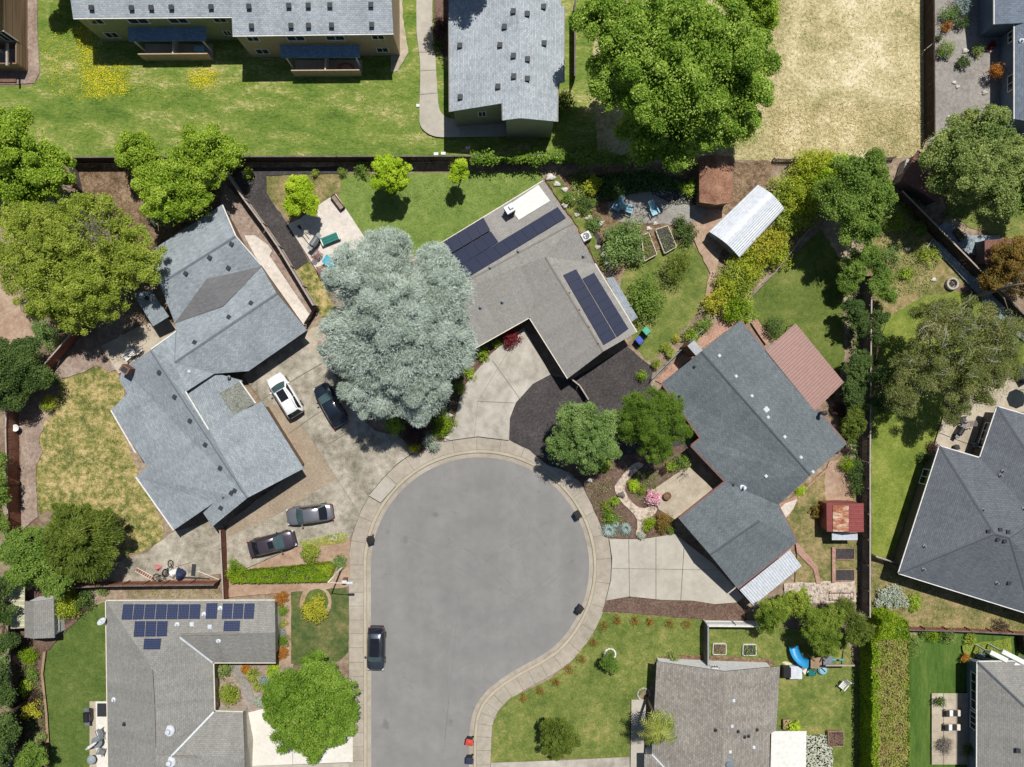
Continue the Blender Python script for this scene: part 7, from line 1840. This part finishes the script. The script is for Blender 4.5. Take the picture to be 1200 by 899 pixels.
# rocks
def rock(label, u, v, s, mat='rock_white', group='white landscape rocks'):
    p = G(u, v); o = MB(); n1, n2 = 7, 10; vs, fs = [], []
    sd = random.random() * 9
    for i in range(n1 + 1):
        ph = math.pi * i / n1
        for k in range(n2):
            th = 2 * math.pi * k / n2; q = 1 + .22 * math.sin(3 * th + sd) * math.sin(ph) + .15 * math.cos(5 * th + 2 * ph + sd * 2)
            vs.append((p.x + s * q * math.sin(ph) * math.cos(th), p.y + s * .75 * q * math.sin(ph) * math.sin(th), p.z + s * .1 + s * .55 * q * math.cos(ph)))
        if i:
            for k in range(n2): j = (k + 1) % n2; fs.append(((i - 1) * n2 + k, i * n2 + k, i * n2 + j, (i - 1) * n2 + j))
    o.add(vs, fs); return tag(o.build('landscape_rock', mat, smooth=True), label, 'rock', group)
for (u, v, s_, l) in ((645, 208, .42, 'white rock nearest the tip of the white roof membrane'), (652.5, 216, .32, 'white rock second along the tan roof edge'), (662, 222.5, .3, 'pale rock in the shade among green plants by the tan roof'), (669.5, 234, .32, 'large white rock among green plants by the tan roof'), (662, 241, .3, 'white rock close to the solar array end'),
                      (676, 252, .26, 'small white rock pair member above the air conditioner'), (690, 256, .34, 'rounded white rock right of the tan roof gable'), (703, 262, .36, 'grey white rock beside the viburnum'), (712, 275, .3, 'grey rock between air conditioner and viburnum'), (708, 299, .34, 'white rock on the black gravel edge'), (711, 307, .34, 'lower white rock on the black gravel edge'), (700, 290, .26, 'pale rock below the air conditioner'),
                      (666, 560, .28, 'pale boulder under the grey green tree'), (691, 563, .24, 'second boulder under the grey green tree'), (525.5, 487, .36, 'smooth white boulder at the driveway edge below the cedar'), (524, 513, .22, 'pale stone at the sidewalk below the fresh green shrub')): rock(l, u, v, s_ * 1.25)
for (u, v, s_, l) in ((1131, 60, .36, 'pale boulder above the lower round cushion in the gravel yard'), (1161, 60, .3, 'white boulder at the house corner in the gravel yard'), (1118, 97, .26, 'upper white stone in the middle of the gravel yard'), (1122, 102, .24, 'lower white stone in the middle of the gravel yard'), (1153.5, 109, .32, 'white stone near the edge of the sage tree in the gravel yard'), (1112, 137, .22, 'dark stone near the sage tree in the gravel yard')): rock(l, u, v, s_, group='stones in the gravel yard')
rock('grey driftwood coloured stone beside the fire pit', 1094, 328, .3); rock('pale stone in the dry patch above the fire pit', 1063, 292, .34); rock('pale flat stone at the foot of the bamboo row', 768, 262, .28); rock('oval pale stone between the raised beds', 760, 268, .3)
rock('grey stone in the agave bed path', 728, 580, .42, 'wood_grey')
# fire pit
p = G(1114, 333); fp = thing('fire_pit', 'round pale stone fire pit on the dry patch', 'fire pit', p)
for k in range(14):
    a = k / 14 * 2 * math.pi; m = MB(); m.box((p.x + .52 * math.cos(a), p.y + .52 * math.sin(a), p.z + .22), (.2, .25, .44), a, .97, .03); m.build('block', 'stone', fp)
m = MB(); m.lathe((p.x, p.y, p.z), [(.42, 0), (.42, .12), (.1, .16)], 16); m.build('ash_bed', 'gravel_grey', fp)
m = MB()
for k in range(4): m.tube([(p.x - .3 * math.cos(k * .9), p.y - .3 * math.sin(k * .9), p.z + .2), (p.x + .3 * math.cos(k * .9), p.y + .3 * math.sin(k * .9), p.z + .27)], .05, 6)
m.build('logs', 'bark', fp)

# pale patio: planter, green bench, grill, rusty chairs
def planter(label, u, v, rz, L, W, H_, mat, inner):
    p = G(u, v); r = thing('planter_box', label, 'planter', p, math.radians(rz)); 
    for sy in (-1, 1): m = MB(); m.box((0, sy * W / 2, H_ / 2), (L, .06, H_), 0, 1, .01); m.build('side_board', mat, r, local=True)
    for sx in (-1, 1): m = MB(); m.box((sx * (L / 2 - .03), 0, H_ / 2), (.06, W - .08, H_), 0, 1, .01); m.build('end_board', mat, r, local=True)
    m = MB(); m.box((0, 0, H_ * .42), (L - .1, W - .08, H_ * .8)); m.build('soil_fill', inner, r, local=True)
planter('long narrow planter box at the top corner of the pale patio', 396.5, 238, -53, 1.7, .5, .45, 'wood_dark', 'gravel_pink')
p = G(388, 281); gb = thing('garden_bench', 'green topped bench with white ends on the pale patio', 'bench', p, math.radians(22))
m = MB()
for k in range(3): m.box((0, -.26 + .26 * k, .5), (1.7, .24, .05), 0, 1, .01)
m.build('seat', 'teal', gb, local=True)
m = MB(); m.box((0, 0, .46), (1.66, .7, .04)); m.build('under_frame', 'teal_dark', gb, local=True)
for sx in (-1, 1): m = MB(); m.box((sx * .9, 0, .27), (.14, .8, .54), 0, 1, .03); m.build('end_panel', 'white_paint', gb, local=True)
def grill(label, u, v, rz, mat='dark_metal', s=1.0):
    p = G(u, v); r = thing('barbecue_grill', label, 'grill', p, math.radians(rz))
    m = MB(); m.box((0, 0, .4 * s), (1.0 * s, .5 * s, .7 * s), 0, 1, .02); m.build('cabinet', 'dark_metal', r, local=True)
    m = MB(); n = 9; vs, fs = [], []
    for i, x in enumerate((-.42 * s, .42 * s)):
        for k in range(n): a = math.pi * k / (n - 1); vs.append((x, .3 * s * math.cos(a), .78 * s + .3 * s * math.sin(a)))
    for k in range(n - 1): fs.append((k, k + 1, n + k + 1, n + k))
    fs += [tuple(range(n)), tuple(reversed(range(n, 2 * n)))]; m.add(vs, fs); l = m.build('hood', mat, r, local=True)
    m = MB(); m.tube([(-.3 * s, -.33 * s, .9 * s), (.3 * s, -.33 * s, .9 * s)], .02, 6); m.build('handle', 'grey_metal', l, local=True)
    for sx in (-1, 1): m = MB(); m.box((sx * .68 * s, 0, .76 * s), (.36 * s, .46 * s, .04)); m.build('side_shelf', 'grey_metal', r, local=True)
grill('grey barbecue grill beside the green topped bench', 371, 285, 55, 'grey_metal', 1.1); grill('black barbecue grill at the patio edge beside a dark mat', 107, 836, 92, 'black_plastic', 1.05)
chair('rusty brown chair on the pale patio below the grill', 374, 299, -40, 'metal_rib_brown'); chair('rusty brown chair half under the cedar on the pale patio', 377, 316, 20, 'metal_rib_brown')
table('pale aqua table half hidden by the cedar on the pale patio', 388, 308, .0, .72, 'aqua', rect=(1.3, .9), rz=-35)
p = G(362, 279); pl = thing('umbrella_pole', 'dark folded parasol lying across the pale patio edge', 'parasol', p)
m = MB(); a, b = G(353, 267), G(366, 283); m.tube([a + Vector((0, 0, .9)), b + Vector((0, 0, 1.1))], .04, 8); m.build('pole', 'dark_metal', pl)
m = MB(); m.tube([a + Vector((0, 0, .9)), a.lerp(b, .15) + Vector((0, 0, .93)), a.lerp(b, .4) + Vector((0, 0, 1.0))], [.16, .12, .03], 8); m.build('folded_canopy', 'black_fabric', pl)
p = G(382.5, 404); m = MB(); r = thing('parasol', 'small faded red parasol at the edge of the cedar', 'parasol', p)
m.lathe(p, [(.03, 0), (.03, 1.9)], 8); m.build('pole', 'cream', r); m = MB(); m.lathe(p, [(.5, 1.55), (.3, 1.75), (.04, 1.88), (.03, 1.86), (.3, 1.72), (.48, 1.54)], 8); m.build('canopy', 'pink', r)

# solar roofed house patio
p = G(119.5, 832); m = MB(); m.box((p.x, p.y, p.z + .02), (.95, 1.35, .03), 0, 1, .01); tag(m.build('door_mat', 'black_fabric'), 'dark mat on the pale patio beside the black grill', 'mat')
p = G(110, 888); r = thing('patio_heater', 'round blue grey covered fire bowl at the patio corner', 'fire bowl', p)
m = MB(); m.lathe(p, [(.3, 0), (.34, .3), (.44, .42)], 24); m.build('bowl', 'dark_metal', r); m = MB(); m.lathe(p, [(.46, .42), (.46, .48), (.34, .6), (.05, .66)], 24); m.build('lid', 'lean_blue', r)
r.name = 'fire_bowl'
p = G(113, 868); r = thing('parasol', 'closed pale parasol leaning across the patio of the solar roofed house', 'parasol', p)
m = MB(); a, b = p + Vector((-.6, -.5, .9)), p + Vector((.8, .5, 1.3)); m.tube([a, b], .03, 6); m.build('pole', 'grey_metal', r)
m = MB(); m.tube([a, a.lerp(b, .3), a.lerp(b, .7), a.lerp(b, .95)], [.03, .16, .14, .05], 9); m.build('folded_canopy', 'white_paint', r)
table('dark metal table under the closed pale parasol', 118, 866, 1.1, .7, 'vent_grey'); chair('grey metal chair beside the closed pale parasol', 121, 879, 160, 'vent_grey'); chair('grey metal chair under the eave by the closed pale parasol', 120, 856, 20, 'vent_grey')

# dirt lot clutter
def bike(label, u, v, rz, mat):
    p = G(u, v); r = thing('bicycle', label, 'bicycle', p, math.radians(rz)); tilt = Matrix.Rotation(math.radians(62), 4, 'X')
    def tr(q): return tilt @ Vector(q) + Vector((0, 0, .12))
    for x in (-.52, .52):
        m = MB(); m.tube([tr((x + .33 * math.cos(k * math.pi / 10), 0, .34 + .33 * math.sin(k * math.pi / 10))) for k in range(21)], .035, 6, cap=False); w = m.build('wheel', 'rubber', r, local=True)
        m = MB()
        for k in range(6): m.tube([tr((x, 0, .34)), tr((x + .31 * math.cos(k * 1.047), 0, .34 + .31 * math.sin(k * 1.047)))], .008, 4)
        m.build('spokes', 'grey_metal', w, local=True)
    m = MB()
    for a, b in (((-.52, 0, .34), (-.05, 0, .3)), ((-.05, 0, .3), (-.18, 0, .82)), ((-.18, 0, .82), (-.52, 0, .34)), ((-.05, 0, .3), (.38, 0, .78)), ((-.15, 0, .76), (.36, 0, .84)), ((.36, 0, .9), (.52, 0, .34))): m.tube([tr(a), tr(b)], .028, 6)
    m.build('frame', mat, r, local=True)
    m = MB(); m.tube([tr((.4, -.28, .98)), tr((.36, 0, .95)), tr((.4, .28, .98))], .02, 6); m.build('handlebar', 'dark_metal', r, local=True)
    m = MB(); m.box(tr((-.2, 0, .88)), (.28, .14, .07), 0, .8, .03); m.build('saddle', 'black_plastic', r, local=True)
bike('black bicycle lying against the brown fence', 188, 670, 25, 'black_plastic'); bike('dark bicycle leaning over the white cover', 195, 663, 60, 'dark_metal')
p = G(171, 672); r = thing('ladder', 'red and white ladder lying on the dirt lot', 'ladder', p)
A, B = G(160, 667), G(180, 678); d = (B - A).normalized(); sd = Vector((-d.y, d.x, 0)) * .2; up = Vector((0, 0, .12))
for sg in (-1, 1): m = MB(); m.tube([A + sd * sg + up, B + sd * sg + up], .035, 6); m.build('side_rail', 'cream', r)
for k in range(8): q = A.lerp(B, (k + .5) / 8) + up; m = MB(); m.tube([q - sd, q + sd], .03, 6); m.build('rung', 'red_paint', r)
def tarp(label, u, v, r0, h, mat, sc2=1.0, name='cover'):
    p = G(u, v); n1, n2 = 6, 16; vs, fs = [(p.x, p.y, p.z + h)], []
    for i in range(1, n1 + 1):
        t = i / n1
        for k in range(n2):
            a = 2 * math.pi * k / n2; q = r0 * t * (1 + .18 * math.sin(3 * a + 1) + .08 * math.sin(7 * a)); vs.append((p.x + q * math.cos(a), p.y + q * sc2 * math.sin(a), p.z + .02 + h * (1 - t ** 2.2) * (1 + .12 * math.sin(5 * a + t * 4))))
    fs = [(0, 1 + k, 1 + (k + 1) % n2) for k in range(n2)]
    for i in range(n1 - 1):
        for k in range(n2): j = (k + 1) % n2; fs.append((1 + i * n2 + k, 1 + (i + 1) * n2 + k, 1 + (i + 1) * n2 + j, 1 + i * n2 + j))
    return link(name, vs, fs, mat, smooth=True)
tag(tarp('', 204, 671, .55, .7, 'white_paint', 1.0, 'sack'), 'white sack between the bicycles and the navy tarpaulin', 'sack'); tag(tarp('', 212, 673, .5, .8, 'navy', 1.4, 'tarpaulin'), 'crumpled navy tarpaulin against the brown fence', 'tarpaulin'); tag(tarp('', 186, 665, .3, .5, 'pink', 1, 'ball_sack'), 'pink and white bundle beside the black bicycle', 'bundle')
bpy.data.objects['ball_sack'].name = 'bundle'
p = G(227, 668); m = MB(); m.box((p.x, p.y, .12), (.42, 1.2, .12), -.08, 1, .02); tag(m.build('plank', 'vent_dark'), 'dark grey plank on the dirt lot by the brown fence', 'plank')
m = MB(); m.tube([G(232, 669, .08), G(257, 679, .08)], .04, 6); tag(m.build('pipe', 'cream'), 'long pale pipe lying beside the reddish fence', 'pipe'); m = MB(); m.tube([G(214, 676, .1), G(246, 678, .1)], .07, 8); tag(m.build('pipe', 'vent_dark'), 'dark pipe along the foot of the brown fence', 'pipe')
m = MB(); m.tube([G(206, 664, .06), G(224, 659, .06)], .03, 6); tag(m.build('pole', 'wood_tan'), 'thin tan pole lying behind the navy tarpaulin', 'pole')
p = G(24, 501); r = thing('bird_bath', 'small white bird bath beside the reddish fence', 'bird bath', p); m = MB(); m.lathe(p, [(.2, 0), (.08, .1), (.07, .6), (.1, .66)], 14); m.build('pedestal', 'stone', r); m = MB(); m.lathe(p, [(.08, .66), (.34, .74), (.36, .8), (.3, .78), (.05, .72)], 20); m.build('bowl', 'white_paint', r)

# play yard
ps = thing('play_set', 'wooden play set with a curved blue slide at the conifers', 'play set', G(955, 768))
def beam(a, b, w, mat, nm, par): 
    m = MB(); m.tube([a, b], w, 4); m.build(nm, mat, par)
c = [G(945, 766), G(957, 766), G(957, 778), G(945, 778)]
for q in c: m = MB(); m.box((q.x, q.y, 1.1), (.1, .1, 2.2)); m.build('post', 'wood_tan', ps)
m = MB(); cc = sum(c, Vector((0, 0, 0))) / 4; m.box((cc.x, cc.y, 1.2), (1.1, 1.1, .06)); m.build('deck', 'wood_tan', ps)
m = MB(); m.box((cc.x + 1.15, cc.y + .25, 1.25), (.95, .95, .1), 0, .96, .02); m.build('canopy_board', 'vent_grey', ps)
A, B = G(957, 770) + Vector((0, 0, 2.1)), G(990, 771) + Vector((0, 0, 2.1)); m = MB(); m.box((A + B) / 2, ((B - A).length, .14, .14)); m.build('swing_beam', 'wood_pale', ps)
for sy in (-9, 9): beam(B + Vector((0, 0, 0)), G(988, 771 + sy), .06, 'wood_tan', 'support_leg', ps)
for x in (966, 975, 984):
    q = G(x, 771); s2 = MB()
    for dx in (-.2, .2): s2.tube([(q.x + dx, q.y, 2.05), (q.x + dx, q.y - .05, .5)], .012, 4)
    so = s2.build('swing_chain', 'grey_metal', ps); m = MB(); m.box((q.x, q.y - .05, .48), (.48, .18, .04), 0, 1, .01); m.build('swing_seat', 'aqua', so)
pts = []
S0 = G(944, 770) + Vector((0, 0, 1.5)); 
for k in range(15):
    t = k / 14; a = math.radians(-90 + 100 * t)
    ctr = G(941, 757)
    q = G(941 - 13.0 * math.sin(math.pi * .5 * t) ** .9 , 771 - 14.5 * (1 - math.cos(math.pi * .5 * t)))
    pts.append(Vector((q.x, q.y, 1.5 - 1.15 * t ** .9)))
m = MB(); n = 9; vs, fs = [], []
for i, q in enumerate(pts):
    d = (pts[min(i + 1, 14)] - pts[max(i - 1, 0)]).normalized(); sd = Vector((-d.y, d.x, 0)).normalized(); up = sd.cross(d); up = up if up.z > 0 else -up
    for k in range(n): a = math.pi * k / (n - 1); vs.append(q - sd * .48 * math.cos(a) * -1 - up * .3 * math.sin(a) + up * .24)
    if i:
        for k in range(n - 1): fs.append(((i - 1) * n + k, (i - 1) * n + k + 1, i * n + k + 1, i * n + k))
m.add(vs, fs); so = m.build('slide', 'slide_blue', ps, smooth=True)
box_thing('patio_box', 'white storage box beside the warm grey roof', 'storage box', 929.5, 785, (1.2, 1.25, .75), 'white_metal'); box_thing('compost_bin', 'black storage bin next to the white storage box', 'bin', 919, 784.5, (.75, 1.0, .8), 'black_plastic')
box_thing('toy_chest', 'teal toy chest below the play set', 'toy chest', 950, 786.5, (.75, .65, .4), 'teal'); p = G(963, 784.5); r = thing('sandbox', 'round aqua sandbox with turtle like lid below the play set', 'sandbox', p)
m = MB(); m.lathe(p, [(.46, 0), (.5, .2), (.45, .26)], 24); m.build('basin', 'aqua', r); m = MB(); m.lathe(p, [(.44, .26), (.36, .38), (.06, .44)], 20); m.build('lid', 'chair_blue', r)
tag(tarp('', 923, 777.5, .6, .25, 'slat_cream', .35, 'foam_mat'), 'pale yellow foam mat above the white storage box', 'mat'); chair('white plastic chair beside the tall hedge', 985.5, 801, 140, 'white_paint', s=1.1); box_thing('toy', 'cream toy kitchen beside the white storage box', 'toy', 941, 784, (.5, .45, .6), 'cream', 35)
m = MB(); q = G(975, 800)
p = G(925, 846); r = thing('potted_plant', 'potted leafy plant in a wooden tub beside the white carport roof', 'potted plant', p); m = MB(); m.box((p.x - .4, p.y - .1, .25), (.7, .9, .5), 0, 1.1, .03); m.build('tub', 'wood_tan', r)
foliage('foliage', [(p.x + .25, p.y - .3, .8, .75, .65, .5)], 'leaf_lime', r, 420, .2, .3)

# bottom right patio
def lounger(label):
    r = thing('sun_lounger', label, 'sun lounger'); m = MB()
    for sy in (-.3, .3): m.box((0, sy, .3), (1.9, .06, .06))
    for k in range(9): m.box((-.85 + k * .2, 0, .33), (.1, .6, .03))
    m.build('frame', 'wood_tan', r, local=True)
    for k, mt in enumerate(('black_fabric', 'white_paint', 'black_fabric', 'cream')):
        m = MB(); m.box((-.72 + k * .42, 0, .39 + (.12 if k == 0 else 0)), (.38, .62, .09), 0, .97, .03); m.build('cushion', mt, r, local=True)
    for sx in (-.8, .85):
        for sy in (-.28, .28): m = MB(); m.box((sx, sy, .15), (.06, .06, .3)); m.build('leg', 'wood_tan', r, local=True)
    return r
l0 = lounger('sun lounger with striped cushions, the one nearer the potted shrub'); l1 = copy_tree(l0); l1['label'] = 'sun lounger with striped cushions, the one nearer the twiggy shrub'
for o, (u, v) in ((l0, (1115.5, 834)), (l1, (1114.5, 850.5))): o.location = G(u, v); o['group'] = 'striped sun loungers'
s('potted dark green shrub on the patio above the striped loungers', 1101, 822.5, 6, .7, 'leaf_dark', 'potted_shrub', leaf=.11); s('grey twiggy bare shrub on the patio below the striped loungers', 1107, 873, 9, .8, 'leaf_twig', leaf=.16, aspect=.18, radial=.6, fill=.3, dens=320)
s('dark potted shrub in the shade of the blue grey wall', 1133, 878, 7, .9, 'leaf_dark', 'potted_shrub', leaf=.12)
# upper right patio
p = G(1195, 457); r = thing('parasol', 'sea green parasol on the tan patio at the right edge', 'parasol', p); m = MB(); m.lathe(p, [(.04, 0), (.04, 2.3)], 8); m.build('pole', 'wood_tan', r); m = MB(); m.lathe(p, [(1.0, 1.95), (.5, 2.25), (.04, 2.42), (.03, 2.38), (.5, 2.2), (.97, 1.93)], 8); m.build('canopy', 'green_plastic', r)
box_thing('hot_tub', 'dark covered hot tub at the right edge of the tan patio', 'hot tub', 1199, 437, (1.6, 1.6, .8), 'navy', 30); table('round pale glass table in the shade of the dark hipped roof', 1139, 521, .6, .7, 'lean_blue')
def pergola_frame():
    r = thing('patio_screen', 'dark steel screen frame beside the hipped house patio', 'screen', P(1150, 510, 0))
    for a, b in (((1151, 497), (1147, 523)), ((1154, 494), (1163, 497))):
        A, B = P(*a, 2.0), P(*b, 2.0); m = MB(); m.tube([A, B], .04, 5); m.build('rail', 'dark_metal', r)
grill('dark grill on the patio beside the birch', 1121, 505, 60, 'black_plastic', .9); chair('pale weathered chair on the patio under the birch', 1131, 497, 100, 'wood_pale'); chair('dark chair on the patio under the birch', 1126, 492, -80, 'dark_metal'); box_thing('planter', 'dark planter at the corner of the hipped house', 'planter', 1118.5, 524, (.45, .45, .5), 'dark_metal', 20, 'mulch_black')
# corner pot and bench by the courtyard
p = G(781, 580.5); r = thing('planter_pot', 'round brown pot beside the pink rhododendron', 'pot', p); m = MB(); m.lathe(p, [(.28, 0), (.4, .45), (.4, .5), (.33, .5), (.3, .44)], 20); m.build('pot', 'terracotta', r); m = MB(); m.lathe(p, [(.34, .4), (.05, .45)], 14); m.build('soil_fill', 'leaf_mid', r)
p = G(802, 554); s('bare twiggy plant at the top of the courtyard', 800, 556, 7, .6, 'leaf_twig', leaf=.13, aspect=.2, radial=.5, fill=0, dens=60)
p = G(713, 768); r = thing('stone_ring', 'white stone ring around the thin young tree', 'planter ring', p)
for k in range(11): a = k / 11 * 2 * math.pi; m = MB(); m.box((p.x + .55 * math.cos(a) + .15, p.y + .55 * math.sin(a) + .15, p.z + .1), (.16, .3, .2), a, .95, .03); m.build('block', 'white_paint', r)
p = G(754, 813); r = thing('stone_ring', 'pale stone ring at the foot of the palm', 'planter ring', p)
for k in range(11): a = k / 11 * 2 * math.pi; m = MB(); m.box((p.x + .6 * math.cos(a), p.y + .6 * math.sin(a), p.z + .1), (.16, .32, .2), a, .95, .03); m.build('block', 'stone', r)
for (l, u, v, a) in (('pale low slab in the stone yard near the conifers', 985, 697, 0),): 
    q = G(u, v); r = thing('garden_frame', 'rusty metal frame on the white stones near the grey fence', 'frame', q)  # a plain garden frame: bent uprights joined by two rails
    for dx in (-1.1, 0, 1.1): m = MB(); m.tube([(q.x + dx, q.y - .35, .1), (q.x + dx, q.y - .35, .7), (q.x + dx, q.y + .35, .7), (q.x + dx, q.y + .35, .1)], .03, 6); m.build('upright', 'metal_rib_brown', r)
    for dy in (-.35, .35): m = MB(); m.tube([(q.x - 1.1, q.y + dy, .7), (q.x + 1.1, q.y + dy, .7)], .03, 6); m.build('rail', 'metal_rib_brown', r)
s('pile of reddish cut brush against the rust brown fence', 1171, 733, 8, .7, 'leaf_plum', 'brush_pile', 'brush pile', leaf=.2, aspect=.2, extra=((7, 3, 5, .5), (-6, -1, 5, .4)))
box_thing('utility_cabinet', 'pale post box left of the small brown roofed shed', 'cabinet', 1055, 200, (.55, 1.5, 1.3), 'stone', -15)
# white rubble scattered over the stone yard
def rubble():
    m = MB()
    for _ in range(150):
        u, v = random.uniform(919, 1001), random.uniform(684, 705); q = G(u, v); s_ = random.uniform(.06, .2); m.box((q.x, q.y, q.z + s_ * .25), (s_ * 1.4, s_, s_ * .6), random.random() * 3, .8, .02)
    tag(m.build('rubble', 'stone'), 'white rubble over the stone yard', None, None, 'stuff')
rubble()
def pebble():
    m = MB()
    for _ in range(420):
        u, v = random.uniform(945.5, 975), random.uniform(862, 899); q = G(u, v); s_ = random.uniform(.1, .22); m.box((q.x, q.y, q.z + .02), (s_ * 1.6, s_, .07), random.random() * 3, .85, .02)
    tag(m.build('pebbles', 'pale_stone'), 'pale flat pebbles beside the carport roof', None, None, 'stuff')
pebble()
# ------------------------------------------------------------------ light, sky, camera
SUN = Vector((0.185, 0.465, 1.0)).normalized()
w = bpy.data.worlds.new('World'); sc.world = w; w.use_nodes = True
nt = w.node_tree; bg = nt.nodes['Background']
sky = nt.nodes.new('ShaderNodeTexSky'); sky.sky_type = 'NISHITA'; sky.sun_disc = False
sky.sun_elevation = math.asin(SUN.z); sky.sun_rotation = math.atan2(SUN.x, SUN.y)
sky.air_density = 0.9; sky.dust_density = 0.6; sky.ozone_density = 1.0
nt.links.new(sky.outputs[0], bg.inputs[0]); bg.inputs[1].default_value = 0.066
sd = bpy.data.lights.new('sun', 'SUN'); sd.energy = 5.0; sd.angle = math.radians(.5); sd.color = (1.0, .968, .918)
so = bpy.data.objects.new('sun', sd); col.objects.link(so); so.location = SUN * 60
so.rotation_euler = (-SUN).to_track_quat('-Z', 'Y').to_euler()
cam = bpy.data.cameras.new('camera'); co = bpy.data.objects.new('camera', cam); col.objects.link(co)
co.location = (0, 0, CAMH); co.rotation_euler = (0, 0, 0)
cam.sensor_fit = 'HORIZONTAL'; cam.angle = 2 * math.atan(600 / PXM / CAMH); cam.clip_end = 2000
sc.camera = co
vs_ = sc.view_settings; vs_.view_transform = 'Standard'; vs_.look = 'None'; vs_.exposure = 0.02; vs_.gamma = 1.0; vs_.use_curve_mapping = False
sc.cycles.max_bounces = 6; sc.cycles.transparent_max_bounces = 4; sc.cycles.diffuse_bounces = 2
